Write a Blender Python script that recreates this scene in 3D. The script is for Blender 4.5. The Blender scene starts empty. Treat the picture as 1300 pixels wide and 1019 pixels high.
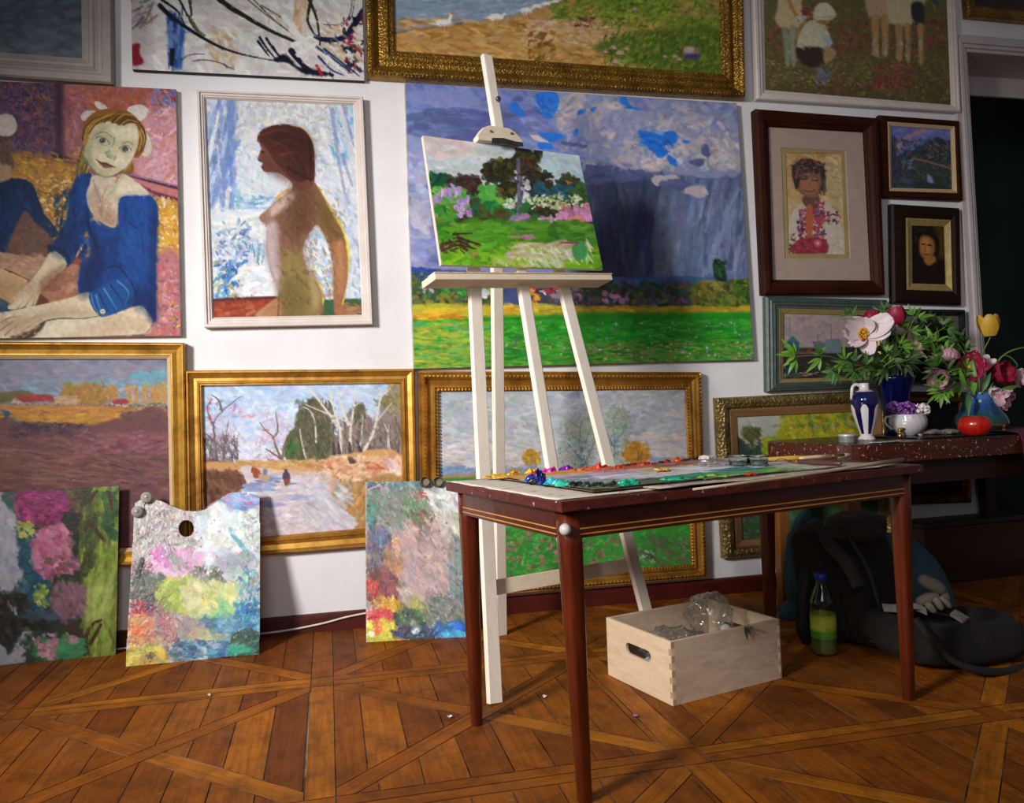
import bpy,bmesh,math,random
import numpy as np
from mathutils import Vector,Matrix
random.seed(7)
rng=np.random.default_rng(11)
PI=math.pi
COL=bpy.context.scene.collection
# --------------------- camera
FPX=1023.67; YAW,PITCH,ROLL=.2264,.0458,-.0328
CAM=np.array([0.0,-3.7809,.9912])
PPX,PPY=650.0,465.0
def _rot():
 cy,sy,cp,sp=math.cos(YAW),math.sin(YAW),math.cos(PITCH),math.sin(PITCH)
 fw=np.array([sy*cp,cy*cp,sp]); rt=np.array([cy,-sy,0.0]); up=np.cross(rt,fw)
 c,s=math.cos(ROLL),math.sin(ROLL)
 return np.array([c*rt+s*up,-s*rt+c*up,fw])
RM=_rot()
def W(u,v,y=0.0):
 r=RM.T@np.array([(u-PPX)/FPX,(PPY-v)/FPX,1.0]); return CAM+r*((y-CAM[1])/r[1])
def F(u,v,z=0.0):
 r=RM.T@np.array([(u-PPX)/FPX,(PPY-v)/FPX,1.0]); return CAM+r*((z-CAM[2])/r[2])
cam_data=bpy.data.cameras.new('camera'); cam=bpy.data.objects.new('camera',cam_data); COL.objects.link(cam)
m=Matrix.Identity(4)
for i in range(3):
 m[i][0]=RM[0][i]; m[i][1]=RM[1][i]; m[i][2]=-RM[2][i]; m[i][3]=CAM[i]
cam.matrix_world=m
cam_data.sensor_width=36; cam_data.sensor_fit='HORIZONTAL'; cam_data.lens=FPX/1300*36
cam_data.shift_y=-(509.5-PPY)/1300; cam_data.clip_start=.05
bpy.context.scene.camera=cam
sc=bpy.context.scene
sc.view_settings.view_transform='Standard'; sc.view_settings.look='None'
# --------------------- materials
def lin(c):
 if isinstance(c,str):
  c=[int(c[i:i+2],16)/255 for i in(0,2,4)]
 return[x/12.92 if x<=.04045 else((x+.055)/1.055)**2.4 for x in c]
def hexs(c):return np.array([int(c[i:i+2],16)/255 for i in(0,2,4)])
class NT:
 def __init__(s,name):
  s.m=bpy.data.materials.new(name); s.m.use_nodes=True; s.t=s.m.node_tree
  s.b=s.t.nodes['Principled BSDF']; s.out=s.t.nodes['Material Output']
 def n(s,typ,**k):
  o=s.t.nodes.new(typ)
  for a,v in k.items():setattr(o,a,v)
  return o
 def l(s,a,b):s.t.links.new(a,b)
 def coord(s,scale=(1,1,1),kind='Object',rot=(0,0,0)):
  tc=s.n('ShaderNodeTexCoord'); mp=s.n('ShaderNodeMapping')
  s.l(tc.outputs[kind],mp.inputs[0]); mp.inputs['Scale'].default_value=scale; mp.inputs['Rotation'].default_value=rot
  return mp.outputs[0]
 def noise(s,vec,scale,detail=4,rough=.6,dist=0):
  o=s.n('ShaderNodeTexNoise'); s.l(vec,o.inputs['Vector'])
  o.inputs['Scale'].default_value=scale; o.inputs['Detail'].default_value=detail
  o.inputs['Roughness'].default_value=rough; o.inputs['Distortion'].default_value=dist
  return o.outputs['Fac']
 def ramp(s,fac,stops):
  o=s.n('ShaderNodeValToRGB'); s.l(fac,o.inputs[0]); e=o.color_ramp.elements
  while len(e)<len(stops):e.new(.5)
  for el,(p,c)in zip(e,stops):
   el.position=p; el.color=(*lin(c),1)
  return o.outputs[0]
 def mix(s,fac,a,b,mode='MIX'):
  o=s.n('ShaderNodeMix',data_type='RGBA',blend_type=mode)
  for sock,v in((o.inputs[0],fac),(o.inputs[6],a),(o.inputs[7],b)):
   if isinstance(v,(int,float)):sock.default_value=v
   elif isinstance(v,str):sock.default_value=(*lin(v),1)
   else:s.l(v,sock)
  return o.outputs[2]
 def bump(s,h,strength=.3,dist=.01,nrm=None):
  o=s.n('ShaderNodeBump'); s.l(h,o.inputs['Height']); o.inputs['Strength'].default_value=strength
  o.inputs['Distance'].default_value=dist
  if nrm is not None:s.l(nrm,o.inputs['Normal'])
  s.l(o.outputs[0],s.b.inputs['Normal']); return o.outputs[0]
 def set(s,**k):
  for a,v in k.items():
   i=s.b.inputs[a.replace('_',' ')]
   if isinstance(v,str):i.default_value=(*lin(v),1)
   elif hasattr(v,'is_output'):s.l(v,i)
   else:i.default_value=v
  return s
def mottled(name,c1,c2,scale=8,rough=.6,metal=0.0,bump=.15,bscale=60,stretch=(1,1,1),spec=.5,bd=.004,kind='Object',**kw):
 t=NT(name); v=t.coord(stretch,kind)
 t.set(Base_Color=t.ramp(t.noise(v,scale,5),[(.3,c1),(.7,c2)]),Roughness=rough,Metallic=metal)
 t.b.inputs['Specular IOR Level'].default_value=spec
 if bump:t.bump(t.noise(v,bscale,3),bump,bd)
 t.set(**kw); return t.m
def woodmat(name,stops,axis=2,rough=.45,scale=3.0,grain=26,bump=.15,spec=.5,coat=0.0):
 t=NT(name); sc3=[grain]*3; sc3[axis]=1.3; v=t.coord(tuple(sc3))
 f=t.noise(v,scale,6,.65,.6); c=t.ramp(f,stops)
 f2=t.noise(t.coord(),5,3); c=t.mix(.25,c,t.ramp(f2,[(.3,stops[0][1]),(.7,stops[-1][1])]))
 t.set(Base_Color=c,Roughness=rough); t.b.inputs['Specular IOR Level'].default_value=spec
 if coat:t.set(Coat_Weight=coat)
 if bump:t.bump(f,bump,.002)
 return t.m
def goldmat(name,c1,c2,dark,carve=0.0,cs=60,rough=.38):
 t=NT(name); v=t.coord((1,1,1)); f=t.noise(v,9,6,.7)
 c=t.ramp(f,[(.25,dark),(.5,c1),(.75,c2)])
 h=t.noise(v,150,3)
 if carve:
  o=t.n('ShaderNodeTexVoronoi',feature='SMOOTH_F1'); t.l(v,o.inputs['Vector']); o.inputs['Scale'].default_value=cs
  hh=o.outputs['Distance']; h=t.mix(.85,h,hh)
  c=t.mix(t.ramp(hh,[(.3,'000000'),(.75,'c0c0c0')]),c,dark)
  t.bump(h,carve,.012)
 else:t.bump(h,.12,.002)
 t.set(Base_Color=c,Metallic=.72,Roughness=rough); return t.m
 # --------------------- objects
def link(name,me,m=None,parent=None,smooth=False,ang=None):
 o=bpy.data.objects.new(name,me); COL.objects.link(o)
 if m is not None and not me.materials:me.materials.append(m)
 if smooth:me.polygons.foreach_set('use_smooth',[True]*len(me.polygons))
 if parent is not None:o.parent=parent
 return o
def obj(name,bm,m=None,parent=None,smooth=False,bev=0.0,seg=2,sub=0):
 bmesh.ops.recalc_face_normals(bm,faces=bm.faces[:])
 me=bpy.data.meshes.new(name); bm.to_mesh(me); bm.free()
 o=link(name,me,m,parent,smooth)
 if bev:
  b=o.modifiers.new('bevel','BEVEL'); b.width=bev; b.segments=seg; b.limit_method='ANGLE'; b.angle_limit=.6
 if sub:
  b=o.modifiers.new('sub','SUBSURF'); b.levels=sub; b.render_levels=sub
 return o
def tag(o,label=None,cat=None,group=None,kind=None):
 if label:o['label']=label
 if cat:o['category']=cat
 if group:o['group']=group
 if kind:o['kind']=kind
 return o
def empty(name,loc,label,cat,group=None,rz=0.0):
 o=bpy.data.objects.new(name,None); COL.objects.link(o); o.location=[float(x)for x in loc]; o.rotation_euler=(0,0,rz)
 o.empty_display_size=.05
 return tag(o,label,cat,group)
def keep(child,root):
 child.parent=root
 mw=Matrix.Translation(root.location)@root.rotation_euler.to_matrix().to_4x4()
 child.matrix_parent_inverse=mw.inverted(); return child
def struct(o):o['kind']='structure'; return o
def NB():return bmesh.new()
def abox(bm,lo,hi,M=None):
 v=[bm.verts.new((x,y,z))for x in(lo[0],hi[0])for y in(lo[1],hi[1])for z in(lo[2],hi[2])]
 for f in((0,1,3,2),(4,6,7,5),(0,4,5,1),(2,3,7,6),(0,2,6,4),(1,5,7,3)):bm.faces.new([v[i]for i in f])
 if M is not None:
  for x in v:x.co=M@x.co
 return v
def basis(d,hint=(0,0,1)):
 d=Vector(d).normalized(); h=Vector(hint)
 if abs(d.dot(h))>.98:h=Vector((1,0,0))
 a=d.cross(h).normalized(); b=a.cross(d).normalized(); return d,a,b
def bar(bm,p,q,w,h,hint=(0,0,1)):
 p,q=Vector(p),Vector(q); d,a,b=basis(q-p,hint); v=[]
 for c in(p,q):
  for s,t in((-1,-1),(1,-1),(1,1),(-1,1)):v.append(bm.verts.new(c+a*(s*w/2)+b*(t*h/2)))
 for f in((3,2,1,0),(4,5,6,7),(0,1,5,4),(1,2,6,5),(2,3,7,6),(3,0,4,7)):bm.faces.new([v[i]for i in f])
def tube(bm,pts,r,n=10,cap=True):
 pts=[Vector(p)for p in pts]; rs=r if isinstance(r,(list,tuple))else[r]*len(pts); rings=[]; a=None
 for i,p in enumerate(pts):
  d=(pts[min(i+1,len(pts)-1)]-pts[max(i-1,0)]).normalized()
  if a is None:_,a,b=basis(d)
  else:
   a=(a-d*a.dot(d)).normalized(); b=d.cross(a)
  b=d.cross(a)
  rings.append([bm.verts.new(p+(a*math.cos(2*PI*k/n)+b*math.sin(2*PI*k/n))*rs[i])for k in range(n)])
 for A,B in zip(rings,rings[1:]):
  for k in range(n):bm.faces.new((A[k],A[(k+1)%n],B[(k+1)%n],B[k]))
 if cap:
  bm.faces.new(rings[0][::-1]); bm.faces.new(rings[-1])
def lathe(bm,prof,c=(0,0,0),n=32,closed=False):
 c=Vector(c); rings=[]
 for r,z in prof:
  if r<1e-5:rings.append([bm.verts.new(c+Vector((0,0,z)))])
  else:rings.append([bm.verts.new(c+Vector((r*math.cos(2*PI*k/n),r*math.sin(2*PI*k/n),z)))for k in range(n)])
 for A,B in zip(rings,rings[1:]):
  for k in range(n):
   a=[A[k%len(A)],A[(k+1)%len(A)],B[(k+1)%len(B)],B[k%len(B)]]
   u=[]
   for x in a:
    if x not in u:u.append(x)
   if len(u)>2:bm.faces.new(u)
def ball(bm,c,r,sx=1,sy=1,sz=1,u=12,v=8):
 M=Matrix.Translation(c)@Matrix.Diagonal((r*sx,r*sy,r*sz,1))
 return bmesh.ops.create_uvsphere(bm,u_segments=u,v_segments=v,radius=1,matrix=M)
def prism(bm,poly,z0,z1,M=None):
 A=[bm.verts.new((x,y,z0))for x,y in poly]; B=[bm.verts.new((x,y,z1))for x,y in poly]; n=len(poly)
 bm.faces.new(A[::-1]); bm.faces.new(B)
 for i in range(n):bm.faces.new((A[i],A[(i+1)%n],B[(i+1)%n],B[i]))
 if M is not None:
  for x in A+B:x.co=M@x.co
def crom(P,k=6,closed=True):
 P=np.asarray(P,float); n=len(P); out=[]
 for i in range(n if closed else n-1):
  p=[P[(i+j)%n]if closed else P[min(max(i+j,0),n-1)]for j in(-1,0,1,2)]
  for s in range(k):
   t=s/k
   out.append(.5*(2*p[1]+(p[2]-p[0])*t+(2*p[0]-5*p[1]+4*p[2]-p[3])*t*t+(3*p[1]-3*p[2]+p[3]-p[0])*t**3))
 if not closed:out.append(P[-1])
 return np.array(out)
 # --------------------- painting engine: pigment laid on the vertices of a canvas mesh
LAT=rng.random((8,256,256))
def vnoise(x,y,s=0):
 L=LAT[s%8]; xi=np.floor(x).astype(int); yi=np.floor(y).astype(int); fx=x-xi; fy=y-yi
 fx=fx*fx*(3-2*fx); fy=fy*fy*(3-2*fy)
 a=L[yi&255,xi&255]; b=L[yi&255,(xi+1)&255]; c=L[(yi+1)&255,xi&255]; d=L[(yi+1)&255,(xi+1)&255]
 return(a*(1-fx)+b*fx)*(1-fy)+(c*(1-fx)+d*fx)*fy
def fbm(x,y,s=0,o=4):
 r=0; a=.5
 for i in range(o):
  r=r+a*vnoise(x*2**i+17*i,y*2**i+31*i,s+i); a*=.5
 return r/(1-.5**o)
class Paint:
 def __init__(s,quad,step=1.3,n=None):
  q=np.array(quad,float); s.q=q
  wd=max(np.linalg.norm(q[1]-q[0]),np.linalg.norm(q[2]-q[3])); ht=max(np.linalg.norm(q[3]-q[0]),np.linalg.norm(q[2]-q[1]))
  s.nu=int(wd/step)+2; s.nv=int(ht/step)+2
  A=[]; B=[]
  for(u,v),(x,y)in zip(((0,0),(1,0),(1,1),(0,1)),q):
   A+=[[u,v,1,0,0,0,-u*x,-v*x],[0,0,0,u,v,1,-u*y,-v*y]]; B+=[x,y]
  h=np.linalg.solve(np.array(A),np.array(B)); s.H=np.append(h,1).reshape(3,3); s.Hi=np.linalg.inv(s.H)
  U,V=np.meshgrid(np.linspace(0,1,s.nu),np.linspace(0,1,s.nv))
  d=s.H[2,0]*U+s.H[2,1]*V+1
  s.X=(s.H[0,0]*U+s.H[0,1]*V+s.H[0,2])/d; s.Y=(s.H[1,0]*U+s.H[1,1]*V+s.H[1,2])/d
  s.c=np.zeros((s.nv,s.nu,3)); s.h=np.zeros((s.nv,s.nu)); s.o=np.zeros(2); s.s=1.0
 def xf(s,ox,oy,sc):s.o=np.array([ox,oy],float); s.s=sc; return s
 def T(s,p):return np.asarray(p,float)/s.s+s.o
 def win(s,x0,y0,x1,y1):
  P=np.array([[x0,y0,1],[x1,y0,1],[x1,y1,1],[x0,y1,1]])@s.Hi.T; P=P[:,:2]/P[:,2:]
  a=np.floor(P.min(0)*[s.nu-1,s.nv-1]).astype(int)-1; b=np.ceil(P.max(0)*[s.nu-1,s.nv-1]).astype(int)+2
  a=np.clip(a,0,[s.nu,s.nv]); b=np.clip(b,0,[s.nu,s.nv])
  return(slice(a[1],b[1]),slice(a[0],b[0]))
 def put(s,w,a,c,hgt=0.0):
  a=a[...,None]; s.c[w]=s.c[w]*(1-a)+np.asarray(c)*a
  if hgt:s.h[w]=s.h[w]*(1-a[...,0]*.6)+hgt*a[...,0]
 def fill(s,c):s.c[:]=hexs(c); return s
 def grad(s,stops,horiz=False,x0=None,x1=None):
  ax=s.X if horiz else s.Y; k=0 if horiz else 1
  ps=[p/s.s+s.o[k]for p,_ in stops]; cs=np.array([hexs(c)for _,c in stops])
  for j in range(3):s.c[...,j]=np.interp(ax,ps,cs[:,j])
  return s
 rnd=False
 def brushy(s,n,ln,wd,ang=0.0,dang=.8,jit=.04,a=.55):
  o,k=s.o,s.s; s.o,s.s=np.zeros(2),1.0; s.dabs([tuple(s.q.min(0)),tuple(s.q.max(0))],n,ln,wd,ang,dang,None,a,jit); s.o,s.s=o,k; return s
 def sd(s,P,w,warp,wf):
  x=s.X[w]; y=s.Y[w]
  if warp:
   x,y=x+warp*2*(fbm(x*wf+3.3,y*wf,1,3)-.5),y+warp*2*(fbm(x*wf,y*wf+9.1,2,3)-.5)
  d=np.full(x.shape,1e9); ins=np.zeros(x.shape,bool); n=len(P)
  for i in range(n):
   ax,ay=P[i]; bx,by=P[(i+1)%n]; ex,ey=bx-ax,by-ay; L=ex*ex+ey*ey+1e-9
   t=np.clip(((x-ax)*ex+(y-ay)*ey)/L,0,1); d=np.minimum(d,(x-ax-t*ex)**2+(y-ay-t*ey)**2)
   if ay!=by:ins^=((ay>y)!=(by>y))&(x<ex*(y-ay)/(by-ay)+ax)
  d=np.sqrt(d); return np.where(ins,-d,d)
 def poly(s,pts,c,soft=1.0,warp=0.0,wf=.12,a=1.0,sm=1,hgt=0.0):
  P=s.T(pts)
  if sm:P=crom(P,4)
  warp=warp*min(1,2/s.s); soft=max(.7,soft*min(1,3/s.s))
  m=soft+warp*1.5+1; w=s.win(P[:,0].min()-m,P[:,1].min()-m,P[:,0].max()+m,P[:,1].max()+m)
  if s.X[w].size==0:return s
  al=np.clip(.5-s.sd(P,w,warp,wf)/soft,0,1)*a
  s.put(w,al,hexs(c),hgt); return s
 def ell(s,cx,cy,rx,ry,c,**k):
  return s.poly([(cx+rx*math.cos(t),cy+ry*math.sin(t))for t in np.linspace(0,2*PI,13)[:-1]],c,**k)
 def line(s,pts,wd,c,a=1.0,w1=None,soft=.8,sm=1,hgt=0.0,dry=0.0):
  P=s.T(pts); wd=wd/s.s; w1=wd if w1 is None else w1/s.s
  if sm and len(P)>2:P=crom(P,4,False)
  m=max(wd,w1)+soft+1; w=s.win(P[:,0].min()-m,P[:,1].min()-m,P[:,0].max()+m,P[:,1].max()+m)
  x=s.X[w]; y=s.Y[w]
  if x.size==0:return s
  best=np.full(x.shape,1e9); n=len(P)-1
  for i in range(n):
   ax,ay=P[i]; ex,ey=P[i+1]-P[i]; L=ex*ex+ey*ey+1e-9
   t=np.clip(((x-ax)*ex+(y-ay)*ey)/L,0,1); d=np.sqrt((x-ax-t*ex)**2+(y-ay-t*ey)**2)
   best=np.minimum(best,d-(wd+(w1-wd)*(i+t)/n)/2)
  al=np.clip(.5-best/soft,0,1)*a
  if dry:al=al*np.clip((fbm(x*.9,y*.9,3,2)-.5+1-dry)*2,0,1)
  s.put(w,al,hexs(c),hgt); return s
 def lines(s,L,wd,c,**k):
  for p in L:s.line(p,wd,c,**k)
  return s
 def dabs(s,reg,n,ln,wd,ang=0.0,dang=.4,cols=None,a=.8,jit=.05,hgt=0.0,sm=0,curl=0.0):
  P=s.T(reg)
  if len(P)==2:(x0,y0),(x1,y1)=P; P=np.array([[x0,y0],[x1,y0],[x1,y1],[x0,y1]]); box=True
  else:
   box=False
   if sm:P=crom(P,3)
  lo=P.min(0); hi=P.max(0); cc=None if cols is None else[hexs(c)for c in cols]
  L=ln/s.s; Wd=wd/s.s; done=0; tries=0
  while done<n and tries<n*6:
   tries+=1; px,py=lo+rng.random(2)*(hi-lo)
   if box and s.rnd:
    f=(np.array([px,py])-(lo+hi)/2)/(hi-lo)*2
    if abs(f[0])**3+abs(f[1])**3>.55+.55*rng.random():continue
    px,py=(lo+hi)/2+f*(hi-lo)*.56
   if not box:
    ins=False
    for i in range(len(P)):
     ax,ay=P[i]; bx,by=P[(i+1)%len(P)]
     if(ay>py)!=(by>py)and px<(bx-ax)*(py-ay)/(by-ay)+ax:ins=not ins
    if not ins:continue
   done+=1; th=ang+rng.normal()*dang
   if callable(curl):th=curl(px,py)+rng.normal()*dang
   l=L*(.5+rng.random())/2; b=Wd*(.6+.8*rng.random())/2; r=max(l,b)+1
   w=s.win(px-r,py-r,px+r,py+r); x=s.X[w]-px; y=s.Y[w]-py
   if x.size==0:continue
   ct,st=math.cos(th),math.sin(th); uu=(x*ct+y*st)/l; vv=(-x*st+y*ct)/b
   dd=uu**4+vv*vv
   al=np.clip((1.15-dd)*2.2,0,1)*a*(.85+.15*np.sin(vv*6))
   if cc is None:
    k=s.Hi@np.array([px,py,1]); k=k[:2]/k[2]
    c=s.c[int(np.clip(k[1]*(s.nv-1),0,s.nv-1)),int(np.clip(k[0]*(s.nu-1),0,s.nu-1))].copy()
   else:c=cc[rng.integers(len(cc))]
   c=np.clip(c*(1+rng.normal()*jit*1.6)+rng.normal(size=3)*jit*.5,0,1)
   s.put(w,al,c,hgt*(.4+rng.random())if hgt else 0.0)
  return s
 def mott(s,amp=.08,sc=.08,seed=0,oct=5,hue=.3):
  f=fbm(s.X*sc,s.Y*sc,seed,oct)-.5; s.c*=(1+2*amp*f)[...,None]
  for j in range(3):s.c[...,j]+=hue*amp*2*(fbm(s.X*sc*1.7+40*j,s.Y*sc*1.7,seed+j+1,4)-.5)
  s.c=np.clip(s.c,0,1); return s
 def speck(s,reg,n,size,cols,a=.9,hgt=0.0):return s.dabs(reg,n,size*1.3,size,0,1.5,cols,a,.05,hgt)
 def mesh(s,name,c4,m,parent=None,gain=1.0,relief=0.0,nrm=None,thick=0.0,hole=None,gx=None,soften=0.0):
  """c4: the four corners of the canvas in the room; the grid follows them"""
  U,V=np.meshgrid(np.linspace(0,1,s.nu),np.linspace(0,1,s.nv)); c4=[np.asarray(c,float)for c in c4]
  A=[]; B=[]
  e1=c4[1]-c4[0]; e2=c4[3]-c4[0]
  P=(c4[0]*((1-U)*(1-V))[...,None]+c4[1]*(U*(1-V))[...,None]+c4[2]*(U*V)[...,None]+c4[3]*((1-U)*V)[...,None])
  nn=np.cross(e2,e1); nn/=np.linalg.norm(nn)
  if nn@(CAM-c4[0])<0:nn=-nn
  if relief:P=P+nn*(s.h*relief)[...,None]
  me=bpy.data.meshes.new(name); N=s.nu*s.nv
  idx=np.arange(N).reshape(s.nv,s.nu)
  Q=np.stack([idx[:-1,:-1],idx[1:,:-1],idx[1:,1:],idx[:-1,1:]],-1).reshape(-1,4)
  if hole is not None:
   cx,cy=s.X[:-1,:-1].ravel(),s.Y[:-1,:-1].ravel(); keepm=~hole(cx,cy)
   Q=Q[keepm]
  me.vertices.add(N); me.vertices.foreach_set('co',P.astype(np.float32).ravel())
  nf=len(Q); me.loops.add(nf*4); me.loops.foreach_set('vertex_index',Q.astype(np.int32).ravel())
  me.polygons.add(nf); me.polygons.foreach_set('loop_start',np.arange(0,nf*4,4,dtype=np.int32))
  me.polygons.foreach_set('use_smooth',np.ones(nf,bool)); me.update()
  g,con,sat=gain if isinstance(gain,tuple)else(gain,1.0,1.0)
  mean=s.c.mean((0,1)).mean(); c=mean+(s.c-mean)*con; gy=c.mean(-1,keepdims=True); c=gy+(c-gy)*sat
  c=np.clip(c,0,1); L=np.where(c<=.04045,c/12.92,((c+.055)/1.055)**2.4)
  L=np.clip(L*g,0,.9)
  at=me.color_attributes.new('pigment','FLOAT_COLOR','POINT')
  at.data.foreach_set('color',np.concatenate([L,np.ones((s.nv,s.nu,1))],-1).astype(np.float32).ravel())
  me.validate()
  return link(name,me,m,parent)
def pigmat(name,rough=.5,bump=.12,bs=260,spec=.35):
 t=NT(name); a=t.n('ShaderNodeAttribute',attribute_name='pigment'); v=t.coord()
 t.set(Base_Color=a.outputs['Color'],Roughness=rough); t.b.inputs['Specular IOR Level'].default_value=spec
 t.bump(t.noise(v,bs,3,.6),bump,.003); return t.m
M_OIL=pigmat('oil_paint',.62,.1,260,.16); M_IMP=pigmat('impasto_paint',.38,.25,180,.5); M_MATTE=pigmat('matte_paint',.7,.08,300,.2)
from collections import defaultdict
GAIN=defaultdict(lambda:1.0,study=.72,plough=.86,pal1=.92,girl=(.84,1.15,1.0),nude=(.74,1.1,1.0),abstract=(.85,1.1,1.0),storm=(1.0,1.12,.95),geese=(1,1.1,1),garden=(1.08,1.05,1))
BRUSH=defaultdict(lambda:(900,8,3,.3,.8),girl=(2200,6,2.2,.9,.7,.035,.42),nude=(1500,7,2.6,1.2,.8,.04,.45),storm=(1800,9,3.2,.1,.6,.04,.5),abstract=(500,12,3,.6,.5),geese=(1600,8,2.6,0,.5),meadow=(1400,9,3,0,.5),plough=(1400,10,3,.05,.3),embroidered=(200,3.5,1.8,.8,.8,.04,.35),sitter=(60,4,2,.8,.8,.04,.4),rainbow=(250,5,2,.5,.8),harbour=(150,4,2,.3,.6,.04,.35),profile=(60,4,2,.3,.6,.04,.35),nightleft=(10,8,3),overdoor=(10,8,3),lowpic=(10,8,3))
# --------------------- the paintings
def paint_girl():
 p=Paint([(-90,98.9),(223,113.3),(229.4,426),(-90,430.5)],1.15)
 p.fill('8a5a58')
 p.xf(0,90,2.9125)
 p.poly([(-300,0),(235,0),(225,330),(100,420),(-300,420)],'5a4258',sm=0,soft=6,warp=3)
 p.dabs([(-260,30),(228,300)],900,34,9,.6,.8,['6a4a68','4a3a58','7a5a70','8a5a50','5a5a78','76506a','3f3350','915f4e'],.7)
 p.dabs([(0,50),(210,160)],140,22,7,.4,.8,['4f6a8a','7a4f8a','a0605a','3a4a4a','b06a4a'],.7)
 p.poly([(222,45),(660,62),(664,480),(470,385),(225,320)],'b0736a',sm=0,soft=4)
 p.poly([(232,60),(330,60),(300,340),(235,320)],'9a6468',sm=0,soft=10)
 p.poly([(330,55),(540,60),(545,140),(330,140)],'a85f45',soft=14)
 p.poly([(540,120),(655,130),(660,470),(500,390)],'cf9aa0',soft=14)
 p.dabs([(232,60),(655,140)],260,30,8,.5,.9,['b06a50','a85a4a','9a6a78','c07a60','a87088'],.6)
 p.dabs([(235,120),(320,320)],120,32,9,1.2,.5,['9a6468','a06a6a','8a5a68','b07a78'],.5)
 p.dabs([(545,140),(655,440)],240,32,10,-.6,.7,['d8a0a8','c88a90','d0a8b8','c8806a','e0b8b8','b890a8'],.6)
 p.dabs([(570,62),(652,125)],60,24,8,.9,.6,['4a6ab0','5a80c8','7a90c0','c89a50','8a70a0','b03a50'],.85)
 p.dabs([(545,80),(600,160)],30,20,7,.9,.6,['7a78a8','c06a40','b07080'],.7)
 p.poly([(200,45),(232,45),(236,330),(205,320)],'4a3448',sm=0,soft=8,warp=3)
 p.poly([(212,312),(300,332),(300,350),(250,348),(212,335)],'32202e',soft=3)
 p.poly([(-300,330),(60,300),(215,330),(300,350),(330,400),(330,700),(-300,700)],'a87f3c',soft=8,warp=4)
 p.dabs([(60,300),(330,600)],420,30,8,.5,.7,['b88a38','a0742e','c89a48','8a6a4a','d0a850','9a6a58','7a5a50'],.7)
 p.dabs([(130,400),(300,520)],120,16,7,.3,.6,['d8c090','c8a040','b08830','e0d0a8','86603a'],.8)
 p.poly([(455,372),(662,425),(664,485),(600,470),(455,395)],'6a3a48',sm=0,soft=2)
 p.poly([(470,388),(662,440),(664,470),(560,440)],'c07a78',sm=0,soft=2)
 p.line([(460,376),(600,412),(662,424)],6,'8a7a98')
 p.line([(520,398),(662,432)],5,'4a2a3a')
 p.poly([(560,465),(664,487),(666,760),(580,700)],'d0a040',sm=0,soft=6)
 p.dabs([(565,470),(660,720)],260,18,7,.4,.8,['d8a838','e0b858','e8d0a0','c88a30','d89a50','efe0c0','c07a50'],.8)
 p.poly([(580,690),(668,690),(668,985),(540,985)],'b8787a',soft=8)
 p.dabs([(585,700),(665,975)],220,24,8,.8,.8,['c8858a','b06a6a','d09a98','a87a88','d85a5a','c89a80','9a6a78'],.75)
 p.dabs([(630,850),(662,960)],14,20,7,-.6,.4,['d88a30','3a6a6a','e0b050'],.9)
 p.poly([(-90,395),(0,405),(60,395),(120,420),(160,520),(212,590),(195,615),(150,590),(88,520),(60,600),(20,680),(-90,700)],'0f2f55',soft=2)
 p.dabs([(-20,410),(110,660)],90,40,10,1.4,.4,['123a66','0c2848','1a4670','0b2040'],.5)
 p.poly([(-200,100),(12,110),(12,155),(-200,160)],'6a5068',soft=5)
 p.poly([(5,160),(45,165),(62,200),(50,232),(10,240),(-60,200)],'c8bcb4',soft=2)
 p.poly([(-90,230),(20,250),(45,310),(50,360),(10,400),(-90,400)],'6a5448',soft=4,warp=2)
 p.poly([(-90,330),(0,340),(40,352),(30,400),(-90,420)],'a88a70',soft=4)
 p.dabs([(0,250),(50,340)],40,26,4,1.2,.3,['4a3a38','7a6050','5a4a48'],.8)
 p.poly([(85,520),(130,560),(200,620),(230,680),(180,690),(60,680),(20,670)],'6e5148',soft=4,warp=3)
 p.dabs([(60,560),(200,680)],60,22,8,.6,.7,['7a5a50','5a4440','86604e'],.5)
 p.xf(0,230,4.854)
 p.poly([(560,330),(590,470),(520,530),(430,500),(440,420),(490,370)],'8a4a38',soft=3)
 p.dabs([(455,370),(555,460)],30,40,14,-.5,.5,['e0c8b8','c89a88','b07860','d8b0a0'],.8)
 p.poly([(515,250),(560,350),(500,370),(490,310)],'c08a28',soft=3)
 p.poly([(-120,440),(40,440),(170,465),(300,470),(330,520),(250,620),(170,605),(60,550),(-120,620)],'a8846c',soft=3)
 p.dabs([(-60,450),(280,600)],60,60,20,.2,.4,['b8947c','987058','c0a088'],.4)
 p.poly([(-120,545),(60,550),(170,605),(120,700),(60,760),(-120,790)],'c2a078',soft=3)
 p.line([(30,540),(110,575),(180,608)],9,'5a4436',w1=5)
 p.line([(-40,590),(0,680),(40,720)],14,'a09050',a=.6)
 p.poly([(410,515),(500,530),(500,690),(420,735),(300,755),(240,690),(245,640),(330,560)],'a87860',soft=4)
 p.dabs([(260,540),(490,720)],90,60,22,-.4,.5,['b88a70','966550','c09a80','8a5a4a'],.45)
 p.poly([(240,690),(310,755),(250,770),(200,760)],'6a3828',soft=4)
 p.poly([(-120,700),(30,730),(60,800),(-120,830)],'2a4a68',soft=4)
 p.xf(0,90,2.9125)
 p.poly([(262,440),(290,375),(330,365),(345,420),(318,460),(318,560),(298,640),(250,722),(180,660),(215,610),(245,540)],'12407a',soft=1.6)
 p.poly([(310,450),(430,580),(435,500),(455,460),(540,455),(580,490),(583,550),(575,640),(575,850),(570,930),(480,860),(420,780),(300,830),(296,730),(345,670),(312,560)],'14438a',soft=1.6)
 p.dabs([(300,480),(575,840)],420,46,14,1.4,.5,['164890','123c78','1c549a','10356a','1a4a80'],.45)
 p.dabs([(200,440),(320,690)],130,40,10,1.9,.4,['0f2f5a','164a80','0d2648'],.5)
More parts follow.
